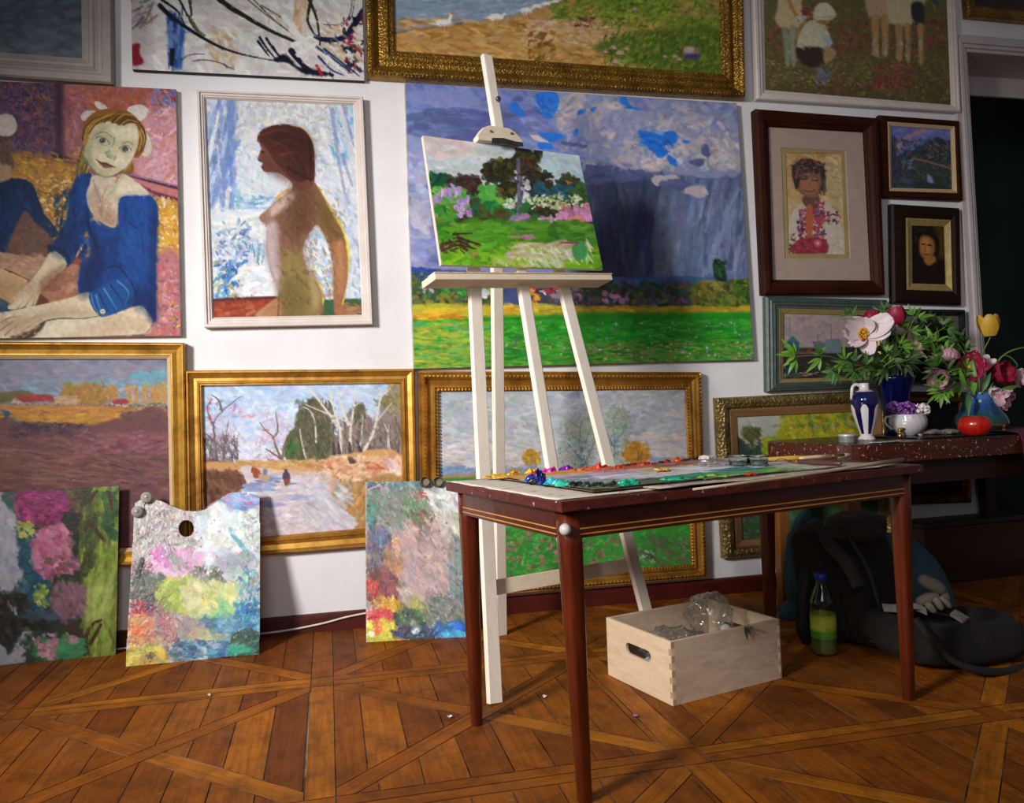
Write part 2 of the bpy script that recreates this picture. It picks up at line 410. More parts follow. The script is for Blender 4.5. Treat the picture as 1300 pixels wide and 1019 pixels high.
 p.poly([(185,640),(255,680),(245,722),(178,668)],'0c2440',soft=3,a=.8)
 p.line([(330,480),(325,560),(355,650)],8,'0c2548',a=.8)
 p.lines([[(480,560),(520,600),(530,680)],[(470,760),(430,720),(360,740)],[(450,860),(500,830),(480,770)]],7,'0b2348',a=.7)
 p.poly([(345,385),(420,390),(455,378),(500,405),(550,455),(480,458),(440,475),(432,560),(415,578),(370,555),(330,510),(318,455),(330,420)],'cdbfa6',soft=1.6)
 p.poly([(330,460),(355,420),(375,470),(380,500),(420,520),(420,570),(375,552),(335,510)],'b89a84',soft=5,a=.8)
 p.dabs([(340,480),(420,570)],50,30,10,.8,.5,['c0a28c','a88a74','d0b8a0'],.5)
 p.line([(345,400),(355,440),(372,480)],5,'8a8a80',a=.7)
 p.line([(400,420),(380,460),(378,480)],4,'a88070',a=.7)
 p.line([(455,385),(430,430),(395,460)],8,'9ab090',a=.6)
 p.line([(448,380),(425,412)],5,'c07040',a=.8)
 p.poly([(455,395),(505,410),(548,455),(470,455),(430,450)],'d8ccb4',soft=4,a=.8)
 p.xf(80,100,7.28)
 p.poly([(160,350),(200,300),(270,290),(300,310),(250,370),(190,385)],'cbbfb6',soft=2)
 p.poly([(290,215),(320,205),(380,240),(410,275),(345,285),(300,250)],'d6ccc4',soft=2)
 p.poly([(590,285),(640,250),(720,238),(775,270),(780,320),(740,375),(700,385),(640,340)],'ddd4cb',soft=2)
 p.poly([(740,500),(790,520),(815,600),(815,680),(770,715),(730,700),(740,600)],'d8cbbb',soft=2)
 p.poly([(200,390),(270,320),(370,280),(490,275),(600,300),(690,370),(750,450),(770,540),(750,640),(700,720),(640,740),(620,880),(180,780),(190,620),(170,560),(170,480)],'8a6428',soft=2)
 p.poly([(100,870),(160,760),(190,640),(230,800),(250,860),(150,880)],'7a6434',soft=3)
 p.dabs([(140,640),(240,870)],30,90,12,1.9,.2,['b08a40','5a4a28','3a5a50','c8a860'],.8)
 p.poly([(230,560),(250,470),(320,420),(440,390),(560,420),(660,410),(700,500),(695,600),(650,720),(560,830),(460,890),(370,900),(280,840),(215,740),(200,660)],'cfc4a2',soft=2)
 p.poly([(230,560),(260,480),(350,430),(420,440),(300,560),(260,700),(300,830),(220,750),(200,660)],'b3aa86',soft=14,a=.8)
 p.poly([(450,470),(640,440),(690,520),(640,560),(470,520)],'ddd5be',soft=14,a=.9)
 p.poly([(480,760),(600,700),(660,640),(640,740),(560,840)],'d8cfb8',soft=14,a=.8)
 p.lines([[(220,560),(250,460),(330,380),(440,340)],[(195,600),(215,470),(300,370)],[(300,400),(440,330),(560,330)]],26,'b08a42',w1=10)
 p.lines([[(240,500),(320,400),(430,350)],[(180,560),(200,460),(270,380),(360,340)],[(380,400),(440,350),(540,300)]],14,'4a3018',w1=6,a=.9)
 p.poly([(440,400),(500,330),(620,340),(700,400),(660,410),(600,400),(560,430),(500,415)],'6a4526',soft=3)
 p.lines([[(470,400),(560,330),(650,340)],[(530,430),(600,380),(690,400)]],14,'b8924a',w1=8)
 p.lines([[(455,405),(520,345)],[(510,425),(570,370)],[(560,425),(620,385)]],10,'3a2418',w1=5)
 p.poly([(690,430),(745,460),(765,560),(740,640),(690,700),(650,720),(690,620),(700,520)],'8a5a2c',soft=2)
 p.lines([[(720,460),(755,540),(735,630)],[(705,480),(725,560),(700,660)]],16,'c09a58',w1=8)
 p.lines([[(740,460),(765,560),(720,680)],[(700,400),(750,470)]],10,'3e2a1c',w1=6)
 p.lines([[(700,720),(690,800)],[(730,700),(740,820)],[(640,740),(610,850)]],6,'b88a60',a=.6)
 for q in([(305,545),(350,530),(400,555),(430,600),(380,612),(335,590)],[(520,640),(560,615),(600,620),(635,660),(590,685),(545,670)]):
  p.poly(q,'d8d4c4',soft=2); p.line(q[:4],9,'2a3a38',w1=6); p.line([q[0],q[5],q[4],q[3]],4,'5a5a48',a=.7)
 p.ell(362,568,30,26,'3a2c20',soft=2); p.ell(572,648,31,27,'3a2a1c',soft=2)
 p.ell(362,568,13,12,'120c0a',soft=1); p.ell(572,648,13,12,'120c0a',soft=1)
 p.ell(354,560,5,4,'e8e4d8',soft=1); p.ell(582,654,5,4,'e8e4d8',soft=1)
 p.line([(310,510),(370,490),(430,515),(455,545)],8,'6a6a50',w1=5); p.line([(545,600),(600,580),(650,605)],8,'6a5a44',w1=5)
 p.line([(470,545),(468,590),(450,630)],16,'5f8f80',w1=8,a=.8)
 p.poly([(395,680),(430,665),(440,690),(490,710),(485,745),(440,735),(400,710)],'a8a488',soft=4)
 p.lines([[(390,690),(405,670),(430,655)],[(405,712),(440,735)],[(470,745),(490,715)]],10,'3f7a6c',w1=6)
 p.poly([(310,745),(350,765),(400,770),(440,790),(480,812),(420,818),(380,820),(345,795)],'7a5048',soft=3)
 p.line([(305,742),(350,772),(400,785),(480,815)],6,'3a2a28')
 p.line([(350,800),(385,822),(430,818)],5,'a8806a')
 p.line([(215,740),(290,850),(370,900),(460,892),(560,832)],7,'56705e',a=.8)
 p.line([(250,860),(280,900),(300,960),(330,1000)],8,'c0b8b0',a=.8)
 p.xf(0,230,4.854)
 p.poly([(310,430),(360,440),(410,490),(390,540),(320,590),(255,640),(240,700),(210,770),(170,780),(150,770),(110,785),(50,785),(60,750),(110,690),(180,620),(240,540)],'cfbea2',soft=1.8)
 p.poly([(400,500),(390,540),(320,590),(255,640),(240,700),(225,680),(250,610),(330,550)],'a08c6c',soft=6,a=.8)
 p.lines([[(60,760),(90,730)],[(105,785),(140,740)],[(150,775),(180,730)],[(195,775),(215,725)]],7,'8a6e58',w1=3)
 p.line([(310,430),(240,540),(180,620)],5,'8a7a60',a=.7)
 p.poly([(-60,830),(60,800),(200,770),(420,720),(540,680),(575,740),(600,830),(480,850),(300,850),(230,880),(180,930),(110,960),(-60,975)],'d2c3a6',soft=1.8)
 p.poly([(280,845),(480,845),(610,830),(720,810),(830,770),(880,770),(930,830),(935,880),(900,935),(700,950),(180,965),(210,900)],'d6cab0',soft=2)
 p.line([(200,930),(260,870),(360,845),(500,845),(600,832)],12,'3a4840',w1=4)
 p.poly([(60,960),(180,920),(280,860),(240,930),(180,965)],'4a3a34',soft=4)
 p.lines([[(0,870),(60,840),(130,830)],[(0,920),(50,880),(80,860)],[(30,950),(70,910),(110,890)],[(110,955),(170,900),(250,850)]],9,'8a6250',w1=4)
 p.dabs([(-40,810),(240,950)],60,40,12,-.5,.4,['d8c8a8','c0a88a','b89478','dcd0b8'],.5)
 p.dabs([(700,790),(920,940)],60,50,20,-.2,.5,['e0d4bc','cdb898','d8b8a0'],.4)
 p.line([(880,765),(930,825),(938,880),(900,938)],6,'8a6a60')
 p.poly([(550,690),(620,650),(730,590),(800,620),(830,740),(740,800),(640,835),(600,820),(560,760)],'1a5290',soft=1.8)
 p.lines([[(590,700),(610,770),(640,830)],[(640,660),(690,740),(720,790)],[(720,610),(790,680),(770,760)],[(560,690),(575,760),(610,825)]],11,'5a94c0',w1=3,a=.8)
 p.lines([[(610,690),(640,760),(680,810)],[(680,640),(740,720),(760,770)]],10,'0e3260',w1=4)
 p.ell(632,801,16,15,'e0d8b8',soft=1.5); p.ell(632,801,7,6,'8a7a50',soft=1.5)
 p.line([(310,430),(350,425),(400,470),(418,520)],12,'1c4a74')
 p.poly([(950,140),(975,235),(965,420),(965,800),(930,830),(905,780),(930,420),(925,200)],'1a3a70',soft=6,a=.55)
 p.xf(0,90,2.9125)
 for q,c,a,sf in(([(312,560),(350,660),(300,730),(296,830),(345,810),(390,700),(350,590)],'081f48',.6,14),([(430,620),(540,540),(565,700),(500,760)],'2c62ac',.4,30),([(560,500),(583,550),(575,700),(570,900),(550,900),(556,650)],'0c2450',.5,10),([(300,380),(318,470),(300,560),(260,640),(290,520)],'2456a0',.5,12),([(440,480),(470,462),(540,465),(575,520),(500,520)],'2c5ea4',.45,14),([(470,850),(540,900),(572,930),(575,860),(520,800)],'0c2450',.5,12),([(190,650),(240,690),(300,560),(270,560)],'0a2244',.5,14),([(450,590),(440,680),(420,760),(400,700),(425,600)],'0e2c60',.45,16)):
  p.poly(q,c,soft=sf,a=a)
 p.xf(0,230,4.854)
 for q,c,a,sf in(([(-60,900),(80,850),(250,800),(420,770),(560,800),(600,830),(300,850),(180,930)],'a88e70',.5,18),([(700,830),(900,860),(930,900),(700,950),(400,960),(500,910)],'b89c7c',.5,22),([(160,640),(230,600),(330,520),(390,520),(320,590),(240,660),(230,740),(190,720)],'a0866a',.45,16),([(560,160),(620,200),(700,180),(710,260),(650,270),(580,230)],'a88872',.5,18),([(-120,600),(80,610),(160,650),(100,740),(-120,770)],'9a7a58',.4,24),([(260,640),(330,560),(420,540),(400,620),(320,700)],'7a5040',.45,24)):
  p.poly(q,c,soft=sf,a=a)
 p.xf(80,100,7.28)
 for q,c,a,sf in(([(215,600),(235,700),(300,830),(400,895),(340,900),(240,800),(195,680)],'7f8a68',.5,26),([(300,500),(420,490),(460,560),(440,640),(380,640),(300,580)],'9aa080',.4,30),([(520,600),(640,590),(660,640),(560,700),(520,660)],'a8a488',.35,30),([(340,820),(420,830),(480,830),(400,880),(340,860)],'a8a480',.5,20),([(480,700),(560,690),(600,720),(540,790),(490,770)],'e0d4b8',.5,30)):
  p.poly(q,c,soft=sf,a=a)
 p.mott(.09,.25,1); p.mott(.05,.05,3,hue=.2)
 p.c[:]=.93*p.c
 return p
def paint_nude():
 p=Paint([(261,125.9),(448.2,134),(459.5,399.5),(271.7,402.8)],1.15)
 p.fill('dfe6ec').xf(240,100,3.088)
 p.dabs([(65,80),(690,940)],2200,36,10,.9,.7,['eef0f2','d8e4f0','c0d8ee','f2eee8','b8cce4','e6e0e6','e8e4d8','cfd8ea'],.6)
 p.dabs([(180,90),(560,260)],220,30,9,2.2,.6,['e4e2d4','d8d4c0','dcd0dc','c8d8e8','ece8e0','d2c8c0'],.7)
 p.dabs([(560,90),(645,330)],120,44,12,1.1,.3,['8cc4e6','b0d8f0','70b4dc','dce8f0','c8d0e6'],.75)
 p.lines([[(600,90),(645,260)],[(560,120),(580,280),(620,500)],[(600,300),(640,420)]],16,'9a94b8',w1=8,a=.6)
 p.lines([[(585,100),(615,200),(660,420)]],20,'dcdce0',a=.8)
 p.dabs([(70,90),(180,500)],130,70,14,1.75,.15,['7c9cd4','9cb4e0','6888c8','b8c8e6','8a90c0','dfe4ee'],.8)
 p.poly([(150,85),(180,85),(172,260),(140,400),(90,510),(85,470),(130,350),(150,220)],'7a96ca',soft=5,warp=2,a=.85)
 p.dabs([(190,465),(330,520)],60,44,10,-.1,.3,['7aa8d8','9cc0e4','b8d4ee','e8eef2'],.8)
 p.lines([[(195,440),(190,560),(195,650)]],16,'9accd0',a=.7)
 p.dabs([(120,520),(330,640)],120,60,16,0,.3,['f4f4f2','eceef4','e4ecf2'],.8)
 p.dabs([(225,635),(300,710)],50,30,5,1.57,.15,['8cb8d8','7aa4cc','b8d4e4','90b0b8'],.8)
 p.dabs([(110,560),(240,760)],110,24,10,.5,1.0,['5a7cb8','8a9cc8','b4c0dc','6a88b0','d0d8e8'],.8)
 p.dabs([(100,720),(220,860)],110,26,9,-.9,.5,['3a78c8','5a94d8','80b4e4','2a5ca8','c0a850','6ab0c0'],.85)
 p.dabs([(200,740),(340,860)],70,50,18,0,.4,['f2f2f0','e8ecf2','eee6e4'],.8)
 p.dabs([(470,600),(560,850)],120,34,14,.5,.6,['f0f0f0','c8dcf0','a8c8ec','f2e8e0'],.8)
 p.dabs([(610,470),(680,860)],120,40,12,1.3,.4,['c0d4ec','dce4ee','a8c0e0','e8e4ea'],.8)
 p.poly([(96,868),(350,860),(350,935),(96,938)],'a04a34',sm=0,soft=2); p.dabs([(100,880),(340,930)],70,40,12,0,.3,['b8604a','8a3a2a','a85040','c07858'],.6)
 p.line([(96,868),(200,862),(350,858)],12,'6a3a3a')
 p.poly([(510,866),(680,860),(680,935),(500,935)],'4a6a4e',sm=0,soft=2); p.dabs([(600,880),(680,930)],40,36,12,0,.3,['b88a68','8a6a50','a87858'],.7)
 p.line([(505,425),(530,470),(600,590),(625,700),(600,880)],12,'f2dc60'); p.line([(480,760),(525,850),(505,930)],10,'f0dc70')
 p.line([(340,470),(380,440),(405,430)],10,'eab050')
 p.poly([(275,545),(310,510),(345,475),(400,440),(410,410),(480,400),(520,450),(560,530),(605,610),(620,700),(618,800),(600,880),(620,920),(575,922),(568,860),(565,740),(540,640),(505,575),(470,610),(448,670),(465,740),(510,810),(522,870),(500,930),(262,930),(300,890),(348,860),(345,820),(320,760),(302,680),(305,600),(300,572)],'8f6a55',soft=1.6)
 p.poly([(560,640),(590,600),(622,700),(615,820),(600,880),(620,920),(575,922),(568,860),(565,740)],'b07a58',soft=4)
 p.poly([(500,440),(560,530),(600,610),(560,640),(510,575),(500,500)],'8a7044',soft=8)
 p.poly([(405,430),(480,420),(510,500),(500,560),(460,600),(380,610),(345,560),(360,500)],'86604c',soft=8)
 p.poly([(360,700),(440,690),(500,800),(515,870),(500,930),(380,930),(350,850)],'9a8a50',soft=16,a=.85)
 p.poly([(300,575),(345,570),(350,700),(360,800),(345,830),(315,750),(302,680)],'d0c0c4',soft=10,a=.9)
 p.poly([(448,670),(500,580),(470,640),(462,720),(500,790),(470,760)],'b8a8b8',soft=6,a=.9)
 p.poly([(310,520),(345,480),(400,445),(415,470),(370,510),(320,545)],'d8c0b8',soft=6,a=.9)
 p.poly([(275,545),(310,515),(322,545),(300,572)],'a88070',soft=3,a=.8)
 p.poly([(262,930),(300,890),(350,862),(360,930)],'c8966e',soft=3); p.line([(352,860),(350,930)],6,'7a4a3a')
 p.dabs([(350,440),(500,900)],260,26,8,1.2,.6,['7a5a48','9a7458','8a7a4a','a08a60','6e5048'],.4)
 p.dabs([(520,480),(610,860)],90,30,8,1.3,.2,['a07850','8a6a44','c08a64'],.45)
 p.poly([(275,240),(283,275),(270,310),(275,325),(288,330),(285,350),(300,366),(350,370),(395,400),(440,440),(490,410),(480,300),(400,220),(320,215)],'7c5142',soft=1.5)
 p.line([(272,318),(282,325)],4,'3a221c'); p.line([(283,345),(293,350)],4,'5a2a24'); p.line([(282,285),(292,290)],5,'2a1a16')
 p.poly([(268,245),(275,212),(310,188),(370,178),(430,188),(470,220),(490,270),(494,340),(490,400),(470,395),(440,405),(410,400),(380,370),(340,330),(320,300),(300,270),(282,250)],'5a342a',soft=1.6)
 p.lines([[(290,220),(360,200),(440,230)],[(330,260),(400,240),(460,300)],[(360,300),(430,290),(470,370)],[(310,240),(380,270),(430,350)]],12,'7e4a34',w1=5,a=.7)
 p.lines([[(390,350),(440,380),(480,400)],[(470,250),(480,330)]],16,'38221e',w1=6,a=.7)
 p.line([(400,182),(450,195),(485,240)],5,'e8d880',a=.8)
 for q,c,a,sf in(([(400,440),(470,425),(480,560),(430,640),(390,600)],'5e3f30',.5,18),([(520,480),(560,540),(590,620),(560,620),(520,560)],'6a5230',.5,12),([(470,770),(516,830),(506,900),(480,880),(475,820)],'c8b888',.5,8),([(360,800),(430,790),(460,860),(440,930),(370,930)],'6e6038',.5,18),([(320,600),(345,620),(350,740),(335,740)],'b09a9c',.5,10),([(575,660),(600,640),(610,740),(596,840),(580,800)],'d0a078',.45,8),([(300,230),(400,190),(470,230),(480,330),(440,390),(400,300)],'3a211c',.55,18),([(290,300),(330,320),(380,380),(430,430),(380,410),(310,366)],'5e382c',.5,12),([(300,900),(350,870),(356,925),(290,930)],'9a6a48',.4,8)):
  p.poly(q,c,soft=sf,a=a)
 p.mott(.05,.35,2,hue=.2)
 return p
def paint_abstract():
 p=Paint([(164.5,-110),(457.5,-98),(462.5,102.5),(168,88)],1.25)
 p.fill('d6d2ce').xf(160,0,4.194)
 p.dabs([(20,-450),(1270,420)],900,90,26,.6,.6,['e4e2e0','d2cfcd','c8c4c2','eae8e6','dcd4c8'],.5)
 p.poly([(20,-450),(120,-450),(130,100),(100,350),(20,350)],'b0a6a6',soft=20,a=.7)
 p.dabs([(30,-300),(130,150)],70,60,12,2.4,.3,['5a5a68','7a7078','a8a0a0','8a7a60','c09078'],.7)
 p.poly([(30,240),(70,235),(70,285),(90,335),(40,350),(30,300)],'8a2434',soft=4,warp=2)
 p.poly([(210,60),(260,90),(295,160),(280,350),(240,355),(220,250),(205,140)],'3f62a4',soft=6,warp=4)
 p.dabs([(215,80),(290,350)],60,80,14,1.6,.12,['3a5c9c','5a80b8','8aa4cc','2c4478'],.7)
 p.poly([(222,255),(245,255),(240,350),(222,350)],'141824',soft=3,sm=0)
 p.dabs([(420,160),(560,340)],50,50,20,.9,.5,['c8ae86','bfa07a','d8c6a8','e0d6c8'],.6)
 p.dabs([(880,-80),(950,160)],40,70,16,1.7,.3,['d89a68','dcb490','e0cab4','c88858'],.6)
 p.dabs([(1000,140),(1280,330)],80,50,18,.5,.6,['d0b48c','dac8a8','e6e0d8','c4a478'],.6)
 p.lines([[(170,30),(230,90),(340,170),(470,245),(600,290),(780,325)]],26,'1c2438',w1=6)
 p.lines([[(180,0),(260,60),(300,140)],[(240,-60),(290,40),(330,120)],[(300,-100),(330,60),(320,100)]],16,'22241e',w1=6,dry=.4)
 p.lines([[(330,110),(360,160),(400,190)]],26,'5c5c48',w1=10,dry=.4)
 p.lines([[(380,-120),(480,0),(600,80),(740,160),(900,230)]],34,'2c2e24',w1=14,dry=.25)
 p.lines([[(560,-60),(700,60),(850,170)],[(640,-20),(760,100),(880,190)],[(700,30),(800,90),(870,150)]],10,'6a6450',w1=6,dry=.5)
 p.lines([[(690,200),(730,260),(790,330)],[(725,205),(770,270),(830,330)],[(680,220),(740,300)],[(760,250),(800,310)]],16,'22263a',w1=6,dry=.35)
 p.poly([(760,320),(830,290),(890,350),(960,365),(1080,390),(1080,402),(940,395),(850,340)],'161c2e',soft=4,warp=4)
 p.lines([[(860,270),(900,320),(960,370),(1090,400)]],34,'1a2036',w1=16)
 p.line([(1000,350),(1030,400)],18,'a8283a')
 p.lines([[(930,-100),(960,0),(1000,100),(1020,240)],[(990,-100),(960,40),(950,110),(985,180)]],24,'3c3c2c',w1=10,dry=.25)
 p.lines([[(1200,-60),(1190,70),(1130,130),(1040,130)],[(1215,-40),(1200,80),(1140,140)]],7,'5c583e',w1=5)
 p.lines([[(985,190),(1050,212),(1150,200),(1220,120),(1265,60)]],22,'1f2a48',w1=40)
 p.dabs([(1150,80),(1275,380)],60,34,16,.6,.7,['1a1e30','22283c','a0283a','e8e4e0','1a1e30','141824'],.9)
 p.lines([[(820,90),(900,180),(950,260)],[(860,160),(960,240),(1010,280)],[(870,240),(980,190)],[(900,290),(1000,230)]],30,'ebe9e6',w1=12,dry=.3)
 p.lines([[(1000,250),(1100,320),(1200,390)],[(1040,260),(1150,340),(1240,405)],[(1010,300),(1080,370),(1150,400)]],14,'2a4670',w1=6,dry=.3)
 p.lines([[(1020,280),(1110,350),(1190,410)],[(1060,300),(1140,370)]],14,'e6e4e2',w1=8,dry=.3)
 p.lines([[(275,320),(330,290),(400,290)],[(340,325),(400,318),(480,335),(555,372)]],6,'20283a',w1=4)
 p.mott(.04,.3,5,hue=.1)
 return p
def paint_geese():
 p=Paint([(498,-170),(907,-176),(915.8,94),(502,65)],1.3)
 p.fill('a8895a').xf(460,0,2.6)
 p.grad([(-460,'8fa2b4'),(-200,'a8b2bc'),(-180,'6a7a4a'),(-60,'7a8450'),(0,'a0875a'),(250,'a8803c')])
 p.poly([(100,-150),(560,-150),(610,-20),(560,5),(480,35),(380,60),(270,80),(180,95),(100,108)],'8c9cac',soft=2,warp=1)
 p.dabs([(105,-140),(580,60)],500,40,7,-.12,.12,['8496a8','98a6b2','7a8ea2','a4aeb6','8a9cae'],.6)
 p.poly([(100,108),(180,95),(290,74),(300,82),(190,108),(108,122)],'4a3c30',soft=4)
 p.poly([(105,115),(280,85),(420,60),(600,0),(800,-30),(1190,-40),(1195,260),(105,175)],'b48f5a',soft=3,warp=2)
 p.dabs([(110,60),(800,230)],900,36,9,.08,.3,['b88e50','c49e64','a87c3c','c8a878','9a7034','bd9458'],.6)
 p.dabs([(480,60),(820,150)],260,26,8,.1,.4,['c8aa84','d0b494','bc9a78','c49c7a'],.7)
 p.dabs([(560,0),(860,60)],240,24,8,-.3,.4,['6e8a34','587a28','84983e','a0923e','4c6a24'],.75)
 p.poly([(620,-60),(1190,-80),(1190,90),(1000,95),(900,60),(800,20),(700,5)],'7a8c3c',soft=10,warp=6)
 p.dabs([(720,-60),(1190,90)],700,24,7,-.5,.5,['6c8a30','86a03e','5a7a28','a09a48','4a6a22','94a040'],.75)
 p.dabs([(1000,-30),(1190,60)],70,40,10,.2,.4,['b09060','a88850','8a8040'],.7)
 p.poly([(700,150),(820,110),(950,95),(1190,100),(1195,260),(900,220),(800,195)],'5a6e2e',soft=8,warp=6)
 p.dabs([(740,105),(1190,250)],800,22,6,-.9,.5,['4e6a26','6a8430','3e5620','7e8c3a','586a2c','86863e'],.75)
 p.dabs([(490,105),(570,195)],60,22,9,-.6,.5,['7a5428','8a6430','a07c3c','6e5a2a'],.8)
 p.dabs([(640,50),(700,85)],20,20,8,0,.4,['5a3c28','7a5a3a','8a6a4a'],.8)
 for x,y,r in((770,155,12),(795,172,14),(745,168,9),(820,160,9),(1000,185,10),(960,185,8),(1015,195,10),(780,200,12),(850,30,10)):
  p.ell(x,y,r,r*.7,'b09a84',soft=2); p.line([(x-r,y+r*.5),(x+r,y+r*.5)],4,'5a4636',a=.7)
 p.ell(1062,172,32,20,'8a7470',soft=3); p.ell(1055,163,22,10,'b8a69c',soft=3); p.poly([(1035,180),(1095,178),(1090,192),(1045,192)],'4a4470',soft=3)
 def goose(x,y,s,up):
  p.ell(x,y,24*s,12*s,'e8e4dc',soft=1.5); p.poly([(x-20*s,y-2*s),(x-42*s,y+2*s),(x-20*s,y+7*s)],'dcd8d2',soft=1.5,sm=0)
  if up:p.line([(x+14*s,y-4*s),(x+20*s,y-18*s),(x+22*s,y-32*s)],9*s,'e8e4dc',w1=7*s); p.line([(x+22*s,y-32*s),(x+32*s,y-34*s)],6*s,'d08a48')
  else:p.line([(x+16*s,y-2*s),(x+28*s,y-12*s)],8*s,'e4e0d8')
  p.line([(x-8*s,y+7*s),(x+14*s,y+8*s)],5*s,'a8a4a8',a=.8)
  p.lines([[(x-2*s,y+10*s),(x-2*s,y+24*s)],[(x+8*s,y+10*s),(x+9*s,y+24*s)]],4*s,'b86a58')
 goose(238,74,1.0,1); goose(390,54,.95,0); goose(482,32,.8,0); goose(515,18,.6,0); goose(545,10,.55,0); goose(575,2,.5,0)
 p.mott(.08,.2,4,hue=.2)
 return p
def paint_storm():
 q=[(514.6,105),(935,131),(956.7,456),(526,468)]
 p=Paint(q,1.2)
 p.xf(500,90,2.613)
 p.grad([(20,'6c7ab0'),(150,'727cae'),(300,'7a84b4'),(420,'6a749e'),(600,'8086ae'),(680,'7e88b0')])
 p.dabs([(40,30),(640,640)],700,60,20,.25,.4,['6a76ae','7a86ba','868fba','5f6aa0','747ca8'],.5)
 p.poly([(600,330),(760,330),(900,360),(1160,330),(1185,700),(620,700)],'4c5372',soft=20,a=.9)
 p.poly([(640,370),(860,360),(830,690),(640,690)],'3a3e56',soft=40,a=.9)
 p.poly([(960,370),(1165,350),(1185,690),(980,690)],'6d7b9c',soft=36,a=.8)
 p.rnd=True; p.dabs([(640,380),(900,690)],500,90,16,1.5,.1,['3c405a','454b66','343850','4e5470'],.4)
 p.dabs([(880,380),(1175,690)],500,90,14,1.75,.12,['56607e','64708e','7482a2','4c5474','8694ae'],.45)
 p.line([(1120,450),(1085,560),(1060,680)],36,'8a96b2',a=.35,soft=14); p.line([(930,430),(900,560),(890,680)],26,'6c7694',a=.35,soft=14)
 p.dabs([(820,370),(1010,690)],260,90,16,1.62,.15,None,.5,.05); p.rnd=False
 def clouds(L,c,**k):
  for q in L:p.poly(q,c,soft=2.0,warp=5,wf=.09,**k)
 clouds([[(50,70),(160,60),(280,90),(270,140),(150,160),(60,130)],[(60,190),(200,150),(300,180),(220,210),(90,230)]],'8088b8',a=.7)
 p.dabs([(60,120),(420,230)],60,110,24,.05,.2,['4f5888','5a6498','6068a0'],.55)
 p.dabs([(45,230),(110,640)],90,60,26,.6,.5,['8a92bc','9ca2c2','7a84b2','a8a6b8'],.6)
 clouds([[(55,420),(110,430),(130,480),(90,520),(55,500)]],'b0a8b4',a=.6)
 clouds([[(540,80),(640,70),(760,90),(850,160),(830,220),(740,250),(640,220),(560,200)],[(880,100),(1010,110),(1130,160),(1150,330),(1020,350),(900,330),(850,260),(800,190)],[(640,240),(800,260),(900,320),(820,330),(700,300)]],'8a90ac',a=.8)
 clouds([[(540,110),(590,75),(640,90),(600,150),(560,200),(540,180)],[(640,130),(700,100),(760,95),(720,140),(660,170)],[(740,290),(820,280),(900,310),(870,330),(780,310)],[(880,130),(920,170),(970,210),(1040,240),(1010,270),(930,240),(890,190)],[(1020,210),(1110,220),(1150,300),(1090,330),(1020,290)],[(940,140),(1000,120),(1030,170),(980,180)],[(770,230),(830,240),(860,280),(780,280)],[(860,350),(920,340),(960,370),(890,380)],[(960,390),(1020,380),(1040,410),(990,415)]],'a89fa6')
 clouds([[(550,150),(600,110),(640,100),(610,150),(560,195)],[(690,110),(760,100),(740,130)],[(900,230),(950,220),(960,260),(920,290)],[(800,290),(880,300),(850,320)],[(1050,250),(1110,250),(1130,290),(1070,310)],[(460,210),(500,220),(520,240),(470,225)],[(690,200),(740,200),(720,230)]],'bcb2b2')
 p.dabs([(540,90),(1150,330)],420,34,14,-.2,.8,['8a90b0','a29cae','787fa4','b4aab0','9a98ae','868cb4'],.55)
 p.dabs([(840,170),(1150,320)],100,26,12,.5,.8,['bdb4b4','a8a2b0','c2b8b4'],.7)
 for q in([(470,85),(500,68),(545,72),(548,120),(520,160),(500,150),(480,110)],[(385,110),(405,105),(440,145),(425,152),(395,135)],[(752,90),(775,85),(790,110),(830,130),(790,125),(765,112)],[(815,195),(850,200),(890,215),(920,195),(945,210),(930,240),(900,245),(910,270),(880,285),(840,250),(820,225)],[(910,275),(940,290),(940,315),(915,305)],[(480,205),(540,205),(570,225),(520,230)],[(595,205),(612,190),(614,212),(600,215)],[(615,130),(640,128),(635,142),(612,145)],[(655,125),(680,118),(668,136)],[(480,240),(520,235),(530,258),(490,255)],[(955,230),(985,228),(975,240)]):
  p.poly(q,'2f72cc',soft=2,warp=3,wf=.1)
 p.dabs([(820,200),(930,270)],30,30,10,.6,.4,['2a68c4','3c80d6','2058b0'],.5); p.dabs([(475,80),(545,150)],24,30,10,.9,.4,['2a60b8','3a7cd0','5a88c8'],.5)
 for q in([(640,310),(700,315),(690,340),(650,340)],[(720,330),(790,335),(830,350),(790,365),(730,360)],[(890,360),(950,358),(990,375),(940,390),(890,380)],[(660,355),(720,350),(720,368),(670,372)],[(560,232),(640,245),(640,255),(570,245)],[(980,300),(1030,290),(1020,315)],[(1020,250),(1040,240),(1050,275),(1030,280)],[(800,330),(830,325),(840,350)]):
  p.poly(q,'535a84',soft=2,warp=3,a=.9)
 p.poly([(55,650),(130,652),(400,670),(720,680),(1190,690),(1190,780),(60,780)],'4a5684',sm=0,soft=2,warp=1)
 p.dabs([(720,680),(1100,735)],200,40,8,.02,.1,['46568c','3c6a88','4a5a90','33608a','54588c'],.7)
 p.dabs([(60,650),(140,690)],40,30,8,.1,.2,['2c50a0','3c64b0','2a4080'],.8)
 p.poly([(60,690),(140,680),(350,690),(350,780),(60,782)],'3c5a3a',sm=0,soft=3,warp=2)
 p.dabs([(62,670),(360,775)],320,22,10,.4,.8,['2e4a2c','4a6a34','6a7434','2a3c34','8a7830','456a58','7a6a3c'],.8)
 p.dabs([(150,690),(340,740)],90,26,12,.6,.7,['5aa83a','48943a','6cb850','3a7a34'],.85)
 p.speck([(100,690),(140,740)],8,12,['d0c8d0','b8a8c0']); p.speck([(280,730),(312,745)],6,16,['d8d4dc','b0b8c8'])
 p.poly([(450,705),(640,705),(640,775),(450,770)],'4a4a58',sm=0,soft=3)
